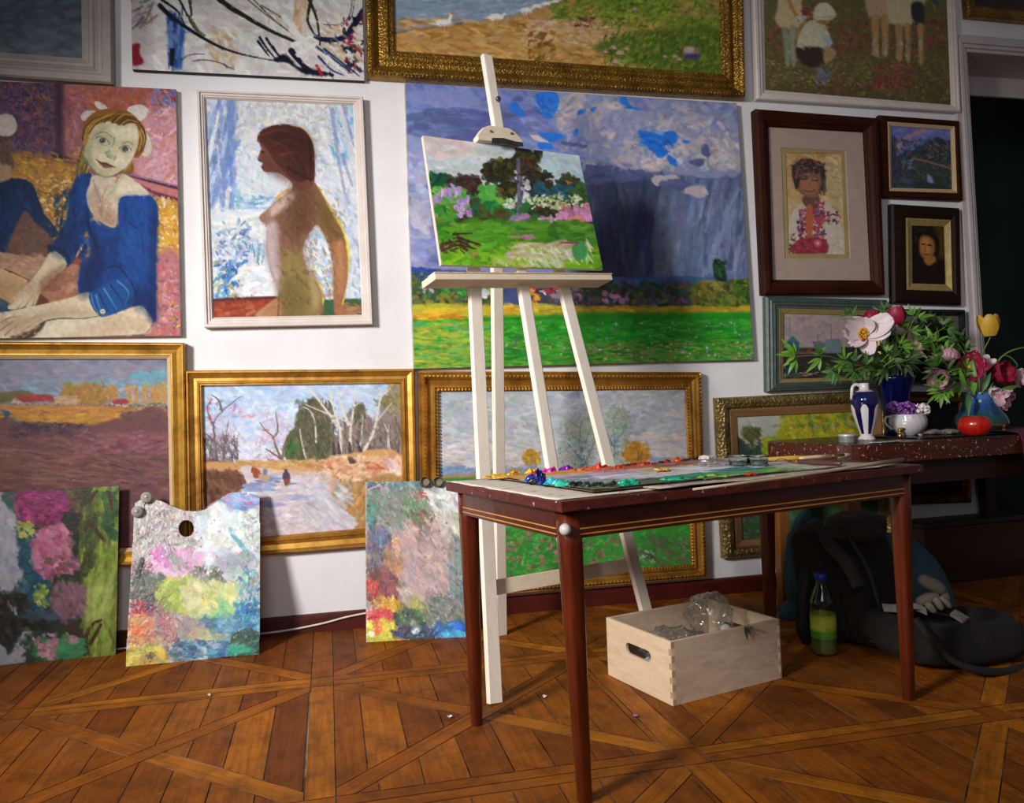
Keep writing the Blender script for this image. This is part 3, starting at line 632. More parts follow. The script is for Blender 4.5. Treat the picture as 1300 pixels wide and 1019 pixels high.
 p.poly([(500,730),(545,720),(556,770),(520,770)],'5a5058',sm=0); p.poly([(505,725),(548,735),(556,752),(530,752)],'8a8090',sm=0)
 p.dabs([(450,700),(560,735)],50,20,8,.2,.5,['a03038','d8d8dc','7a2a30','c0c4cc','3a3a44'],.85); p.dabs([(455,725),(485,770)],14,18,10,1,.6,['e08a28','e8a030','2a4a3a'],.9)
 p.dabs([(560,700),(640,775)],60,18,8,.3,.6,['3a4a38','a87898','b05050','2c3a34','6a5a68'],.85)
 p.dabs([(630,700),(1010,782)],420,22,12,.6,.8,['3c4a34','4e5a38','2e3c34','6a6a3c','5a4a4a','344a40'],.85)
 p.dabs([(640,745),(1180,785)],120,16,7,.1,.5,['6a4a78','8a5a88','4a3a5a','5a5a40'],.7); p.speck([(690,735),(780,765)],14,14,['b87ab0','c48cc0'])
 p.poly([(1000,705),(1060,695),(1130,700),(1180,690),(1185,785),(1000,785)],'66702e',soft=3,warp=4); p.dabs([(1000,695),(1180,775)],230,22,12,.6,.8,['6e7a2e','545f2a','84843a','3e4c2a','7a6a34'],.8)
 p.dabs([(1130,690),(1180,780)],60,22,10,.6,.8,['4a6a2c','39562a','5e7a34'],.8)
 p.poly([(1060,640),(1070,620),(1090,628),(1100,660),(1104,695),(1070,690),(1062,665)],'24402e',soft=2,warp=2); p.dabs([(1065,625),(1100,690)],30,20,10,1.2,.4,['2e4e34','1c3226','3c5a3a'],.8)
 p.poly([(60,772),(640,780),(1185,782),(1195,805),(60,842)],'c2a82e',sm=0,soft=3)
 p.dabs([(65,775),(560,832)],260,60,12,-.01,.08,['c8b438','b8a834','d4b83c','a8b038','d09a2c'],.7); p.dabs([(62,808),(240,836)],60,50,10,0,.1,['e0a828','cc8c24','d8b840','a87828'],.8)
 p.dabs([(560,780),(1185,802)],160,50,9,.01,.06,['c09030','a8902c','d0a038','8a8a30'],.7)
 p.poly([(62,838),(300,815),(640,800),(1190,798),(1205,965),(66,992)],'2e8a2c',sm=0,soft=5,warp=2)
 p.dabs([(65,825),(1200,985)],2600,42,8,-.02,.15,['2a9a2e','38a832','1f7a28','4cb03a','2c8430','5a9a34','248a2a'],.6)
 p.dabs([(65,830),(330,985)],300,50,10,-.03,.12,['a8b038','c8b848','7aa038','5aa86a','8aa43c'],.6)
 p.dabs([(65,890),(1200,985)],500,40,7,-.02,.15,['8aa03a','6a8a34','a8a848','3a7a3c','58a050'],.5)
 p.dabs([(600,900),(1190,975)],200,30,6,-.02,.2,['5a7a3a','46602e','7a8a4a','8a8a60'],.6)
 p.speck([(330,830),(1190,950)],150,6,['8a78a8','a890b8','6a6a98','c0b0a0','b8a0c0'],.75)
 p.speck([(600,900),(1190,965)],50,6,['d8d0c0','b0a060','c8b890'],.7)
 p.mott(.06,.18,6,hue=.15)
 return p
def paint_garden():
 p=Paint([(537,172),(735,197.5),(765.5,342),(560.5,336)],.95); p.rnd=True
 p.xf(500,160,4.2467).fill('ccd4da')
 p.dabs([(150,40),(1010,420)],500,110,34,.2,.6,['ccd6dc','c8d0d8','d2d8dc','cad2d4','d0d0d4'],.5)
 p.dabs([(155,50),(420,160)],90,90,30,.2,.5,['d8ccc8','d6d0ce','dcc4bc'],.5); p.line([(150,52),(400,78)],10,'e0b0a0',a=.6)
 p.dabs([(760,130),(1030,330)],120,80,30,.3,.5,['c2dce0','bcd6dc','c8dade'],.6)
 p.poly([(190,275),(240,262),(270,250),(330,275),(390,265),(430,300),(460,340),(560,330),(700,420),(860,320),(1050,320),(1080,560),(1140,780),(220,780)],'3e6a34',soft=3,warp=5)
 D=p.dabs
 D([(195,265),(300,340)],90,40,22,.5,.8,['1f5a3c','2a6a44','24503a','1a4632'],.9); D([(295,270),(455,360)],100,36,20,.6,.8,['4a2a2c','3a2628','2c4a34','5a3430'],.9)
 D([(400,380),(640,480)],130,50,26,.4,.8,['1f7a44','2a8a4c','1a6a3c','3a7a3c','5a4a2c'],.9)
 D([(470,315),(620,400)],70,46,26,.7,.6,['5aae5a','6cb84a','4aa050','74b840'],.9); D([(560,360),(640,410)],20,36,20,.5,.6,['84b838','8cc04a'],.9)
 D([(215,330),(390,450)],100,40,22,.8,.7,['6aa84a','7cb85a','5a9a4a','8ab86a','4a8a44'],.9)
 D([(215,440),(410,580)],170,56,26,1.0,.6,['3c8a34','4a9a3a','2f7a30','5aa83c','6a8a34'],.9)
 D([(360,455),(640,540)],110,46,24,.3,.7,['3a5a24','5a3a2c','4a6a28','3a4a24','56603a'],.9)
 for x,y in((275,345),(300,360),(325,345),(345,350),(250,375),(355,395),(385,390),(220,400),(375,420),(395,455),(360,465),(340,430),(410,470),(305,335)):
  p.dabs([(x-14,y-18),(x+14,y+18)],5,30,16,1.4,.5,['b88ad0','c49ad8','a87ac4','d0a8d8'],.95)
 for q in([(480,220),(520,185),(600,180),(640,170),(670,120),(710,115),(770,165),(785,190),(740,225),(830,250),(830,285),(750,300),(700,260),(600,290),(520,300),(480,260)],[(560,310),(660,300),(720,290),(800,290),(860,315),(840,340),(840,370),(770,400),(700,350),(640,390),(600,360)]):
  p.poly(q,'35321f',soft=3,warp=7,wf=.09)
 D([(485,180),(650,300)],70,40,24,.3,.7,['4a4a22','36381f','54502a','2c2a1e','3e3426'],.9); D([(650,120),(785,240)],60,40,24,.4,.7,['3c3c22','5a4a28','2a2a1e','44482a','4a3024'],.9)
 D([(690,240),(840,320)],50,36,22,.5,.7,['2c2c22','3a3826','4a3a2a'],.9); D([(570,305),(660,385)],30,34,20,.5,.7,['3a3a24','2e2e1e','56542c'],.9)
 D([(740,330),(850,400)],30,32,20,.5,.7,['3c2e26','2e3a2c','2a4a50'],.9); D([(760,310),(840,370)],14,40,22,.2,.5,['2a5a70','34647a'],.9)
 p.lines([[(668,180),(672,300),(678,420),(682,560)]],20,'6a6478',w1=30); D([(662,260),(692,560)],26,44,10,1.55,.12,['5a5468','7a7488','4a4a5a','6e6880'],.8)
 p.lines([[(672,260),(720,230)],[(672,300),(620,270)]],9,'4a4450')
 D([(690,290),(730,345)],8,30,20,.5,.6,['ccd6dc','bcc8d0'],.9); D([(650,235),(665,250)],3,16,10,.5,.6,['ccd6dc'],.9)
 D([(890,265),(990,340)],50,36,22,.5,.8,['3a4a34','4a4a2c','2a4a44','5a4a34'],.9); D([(930,285),(955,305)],5,18,12,1,.5,['c87838'],.9)
 D([(865,320),(965,380)],40,38,22,.4,.6,['2a5a6c','34687a','2a5060'],.9); D([(960,320),(1055,430)],70,38,20,.5,.7,['3a5a2c','4a6a34','5a7a3c','2f4a2c'],.9)
 D([(690,390),(850,470)],60,40,22,.4,.6,['3c7a3c','2f6a34','5a9a44'],.9)
 D([(740,410),(940,480)],90,36,20,.3,.6,['3a3420','4a3c26','54422c','2c3a20'],.9)
 D([(735,370),(1010,440)],90,22,12,-.4,.8,['d8dcb0','e4e4c4','c8d0a0','a8b878'],.95); D([(600,395),(650,440)],16,22,12,.4,.8,['d0d8c0','e0e4d4'],.95)
 for q,n,cs in(([(880,490),(930,440),(1050,420),(1075,510),(1010,540),(920,560),(890,530)],130,['d490bc','cc84b0','dca0c4','d88a98','c07898']),([(615,500),(660,475),(720,480),(740,520),(710,570),(650,570)],70,['cc8cb8','b880b0','d8a0c0','8a84b0']),([(740,530),(800,500),(850,480),(840,520),(780,550),(745,555)],50,['dc9cc4','e0a8c8','d488b0'])):
  D(q,n,34,20,.5,.7,cs,.9)
 D([(955,490),(1030,530)],16,34,20,.4,.5,['e08878','d87a70','e89a88'],.9); D([(905,420),(920,440)],3,16,10,0,.5,['d87a60'],.9)
 D([(930,520),(1090,590)],50,40,22,.2,.5,['4a4a44','5a5048','3c3a38','5a6a3a'],.85)
 D([(250,510),(1100,640)],420,80,22,-.05,.2,['4e8a26','5c9a2c','447e28','66a434','3e7428'],.85)
 D([(260,640),(1130,770)],500,70,24,-.1,.4,['76b024','84b82c','6aa424','90c034','5c9428'],.85)
 D([(300,530),(620,640)],120,80,22,-.05,.2,['4a8a24','5a9e2a','6cae30'],.85)
 p.poly([(600,690),(680,650),(820,625),(930,615),(960,640),(900,660),(940,690),(900,730),(800,735),(720,700),(650,720)],'c8bc94',soft=5,warp=6,a=.9)
 D([(620,630),(960,720)],130,60,14,-.15,.3,['d8cca8','c8c09a','bcb080','e0d4bc','9ab050','d0a8a0'],.8)
 D([(700,670),(960,760)],90,60,10,.9,.4,['dce0c0','c8d0a0','a8b868','e4e4d0'],.8); D([(1000,620),(1060,720)],20,60,8,1.2,.3,['e0e4d0','c8d8a8'],.9)
 p.poly([(960,650),(1000,615),(1030,640),(1040,700),(1000,725),(970,700)],'4f9a5c',soft=3,warp=3)
 p.lines([[(260,630),(360,620),(420,655)],[(320,580),(420,575)],[(260,670),(340,640),(440,660)],[(350,600),(470,640)]],14,'4a2a2c',w1=8); D([(255,600),(400,680)],30,34,12,.3,.5,['4a2c2c','5a3a34','3a4a24'],.85)
 p.line([(900,625),(1000,628)],10,'9a4a5a'); D([(640,585),(760,605)],12,36,10,0,.3,['c87aa0','b86a90'],.8)
 D([(400,680),(440,700)],4,26,14,0,.4,['a8745a'],.8); D([(500,720),(760,765)],40,50,12,1.0,.5,['a8b848','c0c880','8ab038'],.8)
 p.line([(152,48),(258,742)],5,'d8b8a8',a=.8)
 p.mott(.04,.3,3,hue=.1); p.h+=.15*fbm(p.X*.6,p.Y*.6,2,3)
 return p
def paint_ploughland():
 p=Paint([(-120,456),(212.6,455.6),(217,694),(-120,700)],1.25)
 p.xf(0,420,4.633)
 p.grad([(160,'74788c'),(230,'8a8494'),(320,'7a8c9c'),(420,'88888c'),(440,'b08858'),(560,'9a6a4a'),(620,'6a4a4e'),(900,'7a5450'),(1250,'6c4648')])
 p.dabs([(-560,165),(985,420)],700,80,22,.05,.3,['8a8494','7c8494','94889a','76889a','9a8c98','808aa0'],.45); p.dabs([(100,290),(720,400)],120,60,20,.1,.4,['6a9aa8','78a0ac','7c98a8','88a0b0'],.5)
 p.dabs([(760,240),(985,330)],60,60,20,.1,.4,['5aa0b8','6ca8bc','7aa4b4'],.6); p.dabs([(690,340),(985,430)],70,50,16,0,.3,['a89ca8','b0a4a8','9a98a8'],.6)
 D=p.dabs
 p.poly([(340,400),(345,340),(400,320),(450,310),(490,300),(540,320),(590,330),(610,380),(600,430),(440,430)],'a07840',soft=4,warp=6); D([(345,305),(605,425)],200,24,14,.8,.8,['a88040','b88a44','8a7038','9a7c44','7a6a40'],.7)
 p.poly([(612,380),(615,340),(645,318),(675,340),(682,385),(650,410)],'a8804a',soft=3,warp=4)
 D([(615,325),(680,400)],40,20,12,.8,.8,['b08c50','9a7440','c09858'],.7)
 p.poly([(-560,370),(20,360),(60,345),(140,350),(180,380),(100,420),(-560,430)],'6a6440',soft=4,warp=4)
 for x,y,w in((750,300,13),(795,318,12),(850,300,16),(895,310,14),(925,300,14),(960,290,18)):
  p.poly([(x-w,415),(x-w*.8,y+30),(x,y),(x+w*.8,y+30),(x+w,415)],'b08a50',soft=3,warp=4); D([(x-w,y+10),(x+w,410)],22,24,8,1.5,.3,['c09a60','a07a48','b88c4c'],.7)
 p.poly([(80,390),(180,375),(280,372),(308,405),(200,415),(120,418)],'96383c',soft=2,sm=0); D([(100,378),(300,412)],40,34,10,.05,.2,['a04040','8a3438','a84a4a'],.6)
 p.poly([(40,430),(75,385),(115,420),(110,440)],'b0a090',soft=2,sm=0); p.poly([(308,385),(440,378),(444,438),(300,438)],'b89870',soft=2,sm=0); D([(310,382),(440,436)],30,44,8,0,.1,['c8a880','a88860','b8a088'],.6)
 p.poly([(-560,425),(300,430),(620,425),(985,425),(985,470),(-560,470)],'9a8070',soft=4,sm=0,a=.6)
 p.poly([(650,412),(670,398),(720,396),(748,410),(740,428),(660,428)],'9c3c48',soft=2); D([(640,425),(750,445)],20,16,8,0,.6,['b0a090','4a3838','c0b0a0','6a3a38'],.8)
 D([(0,425),(640,442)],60,20,7,0,.4,['4a4a60','5a6080','8a4038','a89888','6a5a50'],.7); D([(750,425),(985,460)],90,22,8,.1,.4,['5a6a6c','4a5a60','8a7a70','c0a890','6a6a5a'],.7)
 p.poly([(-560,445),(300,440),(620,445),(840,455),(830,480),(700,500),(640,530),(500,545),(350,565),(200,560),(60,520),(-560,500)],'b47c3c',soft=3,warp=3)
 D([(-300,450),(820,480)],200,60,10,-.03,.12,['c08a48','a87040','b88444','9a6848'],.6); D([(60,490),(700,555)],180,60,10,-.08,.15,['c09038','b88440','a8743c','ca9a48','a0803c'],.6)
 D([(180,545),(420,570)],30,50,8,.02,.1,['b89a30','a88a34'],.7); D([(0,465),(40,520)],14,36,9,0,.1,['204a60','1c3a50','3a6a78'],.9)
 D([(700,470),(985,540)],120,44,14,.2,.4,['5a4a50','6a5450','54484e','7a5a54'],.7)
 p.poly([(-560,510),(100,530),(300,560),(560,545),(720,500),(990,500),(1000,1300),(-560,1300)],'6e4a4a',soft=5,warp=4)
 D([(60,545),(480,620)],180,50,14,-.1,.4,['4a3c48','5a444c','3e3440','644a4c'],.65)
 D([(-560,600),(990,1280)],1800,80,14,.12,.18,['7a5050','6a4448','84584e','745054','8a6054','60404a'],.5)
 D([(430,590),(985,720)],240,60,14,-.05,.3,['86505c','8a5c64','7a4450','946870'],.5); D([(-200,700),(600,900)],160,120,10,.06,.1,['8a6450','94705c','7c5648'],.45)
 p.lines([[(395,875),(435,860)],[(525,850),(565,860)],[(705,890),(755,900)],[(820,905),(890,910)],[(640,785),(720,805),(830,830)]],7,'38303c',w1=3)
 p.mott(.06,.15,2,hue=.15); return p
def paint_road():
 p=Paint([(257.3,490.6),(507.6,486.8),(512,666),(262,687)],1.15)
 p.xf(230,460,3.919)
 p.grad([(110,'a9c2de'),(260,'bccbe0'),(480,'d6d4dc'),(520,'d8c8b8'),(900,'c4b8bc')])
 D=p.dabs
 D([(105,110),(1095,480)],700,60,18,.2,.5,['a8c0de','b4c8e2','bccce0','c8d2e2','a0badc'],.5); D([(105,350),(700,490)],140,60,18,.1,.4,['d4d4de','dcd8dc','c8d0e0'],.5)
 D([(290,200),(720,280)],60,40,14,-.5,.4,['c8d8e8','d0d4e0'],.5)
 D([(105,360),(290,500)],300,36,6,1.5,.3,['5a5058','6a6068','4a4048','7a6a60','8a7a84','504a3c'],.7); D([(120,260),(280,400)],120,36,5,-1.2,.5,['c0a4b8','b098ac','9a8a98','ccb0c0'],.5)
 D([(400,250),(560,400)],190,36,5,-1.1,.7,['c8a8bc','b89cb0','d0b4c0','a8a0b4'],.5); D([(380,390),(530,490)],60,34,5,-1.0,.5,['9a8494','a89098','b09aa4'],.5)
 p.poly([(540,480),(530,390),(570,320),(590,250),(640,190),(690,185),(720,240),(760,310),(770,470),(640,490)],'585c44',soft=4,warp=8)
 D([(535,380),(620,490)],120,34,8,1.3,.4,['3a5a34','4a6a3c','2f4a30','5a6a40'],.8); D([(580,195),(770,480)],420,36,7,1.45,.3,['5a5a3c','6a5a4a','7a6450','4a5040','84705a','3f4836'],.7)
 p.poly([(770,470),(800,340),(870,200),(915,230),(930,270),(990,280),(1000,200),(1040,150),(1095,110),(1095,460)],'7e7268',soft=5,warp=8,a=.85)
 D([(770,280),(1090,460)],420,36,7,1.45,.35,['6a5a58','8a7464','5a5448','7c6c78','94806a','4c4a44','8a6a60'],.7); D([(860,200),(920,300)],60,30,8,1.4,.4,['5a5a44','6a5f48','4a4a3c'],.8)
 D([(1030,110),(1095,260)],90,30,9,1.2,.6,['9a8a60','8a7c50','a8946c','7a6a4a'],.7); D([(960,170),(1060,220)],40,26,8,.8,.6,['7a7448','94885a','6a6a40'],.7)
 p.lines([[(180,490),(170,380),(165,300),(210,240),(300,170)],[(165,320),(130,230),(160,180)],[(215,480),(225,380),(240,290)],[(205,245),(190,190),(150,160)],[(160,390),(120,350)]],13,'6a5c5c',w1=4)
 p.lines([[(510,485),(480,420),(465,370),(430,340),(400,300)],[(465,375),(490,340),(480,250)],[(512,480),(520,420),(535,370)],[(505,480),(460,450),(430,430)]],13,'7a6658',w1=4)
 D([(240,270),(340,165)],10,24,8,-.5,.4,['d47a9c','c890a8'],.8); D([(130,160),(200,300)],16,20,7,.8,.8,['c89ab4','b8688a'],.8); D([(310,255),(390,275)],10,24,8,0,.3,['d88aa8','c89ab0'],.8)
 p.lines([[(800,455),(800,350),(770,240),(740,110)],[(850,450),(850,330),(865,230),(875,110)],[(840,310),(800,200),(775,115)],[(910,450),(960,350),(985,230),(1000,140)],[(800,330),(740,250),(640,120)]],16,'d4ccc0',w1=6)
 p.lines([[(680,400),(675,300),(650,240),(610,220)],[(895,430),(905,340),(910,260)],[(1040,440),(1030,350),(1010,300)],[(980,290),(1050,200)],[(630,480),(610,400),(600,330)],[(845,300),(700,240),(630,210)],[(1030,420),(1035,310)]],8,'c8c0b4',w1=4)
 p.lines([[(795,455),(790,400)],[(850,455),(845,400)],[(905,455),(880,390)],[(770,455),(765,400)]],20,'4a4044',w1=10)
 p.lines([[(855,130),(800,160)],[(870,170),(930,120)],[(760,200),(700,150)],[(990,180),(1040,130)],[(865,220),(920,180)]],5,'d0ccc4')
 p.poly([(270,500),(480,490),(740,480),(820,460),(1095,460),(1100,860),(860,830),(760,680),(650,580),(480,530),(290,540)],'c49a64',soft=3,warp=3)
 D([(300,490),(760,545)],160,50,10,.05,.15,['c89a58','b88a50','d0a870','a87c4c','c8a078'],.7); D([(560,490),(1000,700)],420,50,14,.5,.5,['d0a878','c09060','dcb890','b07c48','c89a70'],.65)
 p.poly([(740,470),(830,462),(900,490),(1090,465),(1090,570),(980,580),(800,600),(720,560)],'dcb48c',soft=4,warp=5); D([(740,470),(1090,600)],200,40,16,.3,.7,['e0bc98','d0a07c','e8cab0','c08860','b8785a'],.65)
 p.dabs([(840,480),(870,500)],6,24,16,0,.5,['5a4038'],.9); p.dabs([(920,500),(1050,545)],24,36,14,.2,.4,['c87858','d08a68','b86a4c'],.8); D([(1020,480),(1085,570)],40,34,18,1,.6,['e8d4c8','dcc4b8','c8a898'],.7)
 p.poly([(760,680),(900,590),(1095,570),(1100,860),(860,830)],'b08a54',soft=5,warp=5); D([(770,590),(1095,830)],380,60,14,2.1,.3,['b88a50','a07a48','8a7450','c49a60','9a8868','7a6a4a','c8844a'],.6)
 p.poly([(105,500),(240,500),(290,540),(340,610),(290,640),(220,660),(100,740)],'6a4838',soft=3,warp=4); p.poly([(105,500),(270,497),(290,530),(200,545),(105,545)],'c09060',soft=4,warp=4)
 D([(105,540),(320,720)],160,40,14,.8,.6,['5a3c30','7a5440','4a3028','86604a','6a4838'],.65)
 p.poly([(300,520),(420,530),(560,560),(680,600),(740,680),(860,835),(100,900),(100,740),(300,640),(340,600)],'cabdc0',soft=4,warp=3)
 D([(340,540),(740,840)],500,50,12,-.1,.25,['d4c4bc','c4bcc8','d8cccc','b8b4c8','ccb8ac','c8c0cc'],.6); D([(600,600),(850,830)],200,60,14,.8,.2,['c4c4d0','b8bcd0','d0ccd0','b8b8c0'],.55)
 D([(310,600),(460,640)],50,50,11,-.1,.15,['7a84b0','8a90b8','94a0c4'],.8); D([(390,570),(500,595)],30,46,9,-.05,.1,['8288ac','6a74a0'],.8); D([(400,690),(500,715)],26,50,10,-.1,.1,['8a92bc','98a0c4'],.75); D([(560,660),(650,690)],20,40,8,-.2,.1,['a0a8c8'],.7)
 p.poly([(360,530),(375,522),(400,540),(400,570),(370,575)],'9a4a30',soft=2); p.line([(362,525),(357,545)],8,'7a3a28'); p.poly([(395,555),(445,560),(440,590),(400,588)],'b09880',soft=3); p.ell(425,545,12,16,'6a7898',soft=2)
 p.ell(530,540,9,10,'5a4048',soft=1.5); p.poly([(518,548),(545,548),(550,585),(515,582)],'4a4258',soft=1.5); p.poly([(520,580),(548,582),(542,610),(525,612)],'8a4838',soft=1.5); p.line([(540,608),(590,598)],8,'7a84a8'); p.line([(549,560),(550,595)],4,'5a4a50')
 p.mott(.05,.25,5,hue=.12); return p
def paint_meadow():
 p=Paint([(557,497),(869,494),(877,716),(560,738)],1.25)
 D=p.dabs
 p.xf(520,450,5.995).fill('b8bcc4')
 p.grad([(280,'a9b5bb'),(600,'b8bfc4'),(820,'c8c2c4'),(900,'a8b0c0'),(950,'b08a6a'),(1010,'6a8a4a'),(1100,'3f8a3a'),(1800,'2f7a30')])
 D([(220,280),(2140,850)],1500,90,26,.0,.35,['aab8bc','b8bcc4','c4c0c0','a0aeb8','bcc4cc','c8c0bc','b0b4c4'],.5)
 D([(1200,280),(2130,700)],420,100,28,-.25,.3,['9ca8b4','b4b0ba','a8a4b4','c0b8b8','a4b0b8','bcb4b0'],.55)
 D([(1400,600),(2130,800)],120,100,18,-.05,.2,['c8b8b0','d0bcb0','c0b4b4','ccc0bc'],.6); D([(230,620),(900,850)],160,110,18,.0,.15,['c8c0c0','d0c4c0','c0c0c8','d0bcb4'],.6)
 D([(1620,420),(1800,600)],60,60,20,-.5,.3,['a0a0b4','b0a8bc','98a0b0'],.6)
 p.lines([[(430,413),(450,416)],[(590,400),(608,402)],[(630,388),(648,392)],[(640,413),(652,412)],[(610,438),(622,437)],[(810,558),(820,552)],[(870,545),(882,547)],[(895,520),(905,522)],[(928,518),(938,517)],[(850,525),(858,523)]],6,'8a8090')
 p.poly([(230,860),(320,855),(370,835),(440,845),(480,870),(600,880),(800,855),(900,880),(1100,890),(2150,820),(2150,930),(230,930)],'7e98b8',soft=4,warp=3); D([(235,850),(1000,910)],140,60,12,-.1,.2,['7490b4','88a0bc','6c88ac','94a8bc'],.6)
 p.poly([(230,915),(480,905),(1000,900),(2150,860),(2150,940),(230,950)],'b0805a',soft=4,sm=0,warp=2); D([(760,860),(860,910)],30,24,10,1.2,.4,['c8883a','b87838'],.7)
 D([(630,870),(680,920)],16,24,9,1.4,.3,['a8b040','8aa040'],.8)
 p.poly([(862,800),(880,740),(920,715),(970,735),(1000,790),(980,830),(900,820)],'b89038',soft=3,warp=6); D([(865,720),(1000,830)],90,26,12,.8,.7,['c89c34','b8862c','a07c34','d0a848'],.75)
 p.lines([[(890,905),(900,840),(890,790)],[(930,905),(930,830),(940,760)],[(975,905),(965,840),(950,780)]],9,'7a7068',w1=4); D([(870,820),(1000,900)],40,24,7,1.3,.4,['8a8468','9a9480','a89a5a'],.6)
 p.xf(700,450,5.909)
 p.poly([(70,850),(60,740),(55,650),(80,570),(120,540),(115,490),(180,460),(240,450),(300,480),(330,560),(350,700),(360,850)],'a0aca8',soft=10,warp=8,a=.35); p.rnd=True
 p.poly([(400,480),(430,410),(500,385),(545,440),(600,470),(590,550),(560,620),(540,720),(545,850),(440,850),(400,640)],'9aa89c',soft=10,warp=8,a=.35)
 D([(60,455),(340,850)],900,26,7,-1.1,.7,['8a9c94','74888a','a0a89a','5f7c80','b0b0a0','94a08c','a09a78'],.6); D([(110,480),(300,640)],160,24,9,.6,.7,['a0a488','98a080','b0a888','8c9880'],.6)
 D([(410,395),(590,840)],620,26,7,-1.1,.7,['8a9a88','7a8e84','9ca48c','5f7e7c','acac94','8c9a80'],.6); D([(430,400),(590,560)],120,24,9,.6,.7,['98a484','8c9878','a4a488'],.6)
 p.lines([[(230,850),(225,740),(205,650),(150,590)],[(225,740),(270,640),(290,560)],[(215,690),(220,580),(230,500)],[(240,850),(300,720),(330,640)],[(225,780),(140,680),(100,640)],[(480,760),(475,640),(470,520),(490,430)],[(475,660),(540,580),(570,510)],[(475,700),(430,600),(420,540)]],9,'4f7484',w1=3)
 D([(180,640),(280,840)],90,24,5,-1.2,.5,['3f6478','5a8090','a8b8b8','4a5a60'],.7)
 p.poly([(540,780),(550,720),(590,680),(620,650),(660,655),(700,690),(735,730),(725,800),(640,815)],'c08a34',soft=3,warp=6); D([(545,655),(732,805)],220,24,10,.8,.7,['c88e30','b87c28','d09c3c','a8742c','9a7438'],.75)
 p.lines([[(650,810),(655,740),(640,690)],[(660,780),(690,720)]],8,'7a5a38');
 p.poly([(740,770),(1010,765),(1010,790),(740,800)],'8c9eb0',soft=3,sm=0)
 p.poly([(400,830),(1020,785),(1030,830),(400,860)],'b08a62',soft=3,sm=0)
 p.rnd=False
 p.xf(560,560,4.0625)
 p.poly([(0,190),(1320,130),(1330,720),(0,760)],'3a8a36',soft=4,sm=0)
 D([(0,200),(1300,720)],1800,30,9,-.4,.6,['3a9a38','4aa840','2f8430','58b048','347a34','6aa84a','2a7030'],.7)
 D([(100,450),(700,700)],420,22,7,-.7,.7,['4cb048','3f9c3c','7ab868','5abc54','308434'],.7); D([(860,480),(1290,640)],260,28,8,.4,.4,['3a7a34','4a8c3c','5a7a40','348038'],.7)
 p.lines([[(1080,490),(1180,560),(1270,640)],[(1000,560),(1080,600),(1150,640)]],34,'6a4a50',a=.45,soft=6); D([(1080,490),(1290,630)],90,24,8,.65,.3,['7a4a58','8a5468','5a6a3a','6a4048'],.6)
 p.speck([(340,440),(600,700)],60,15,['b04a60','c05a70','8a3a4a','c87888'],.8); p.speck([(720,500),(960,640)],30,15,['a84a5a','8a4858','b86a78'],.8)
 p.dabs([(1040,560),(1110,620)],16,24,9,.7,.5,['c0c8c0','a8c8a0','8ab080','38403a'],.8)
 p.mott(.06,.2,1,hue=.15); return p
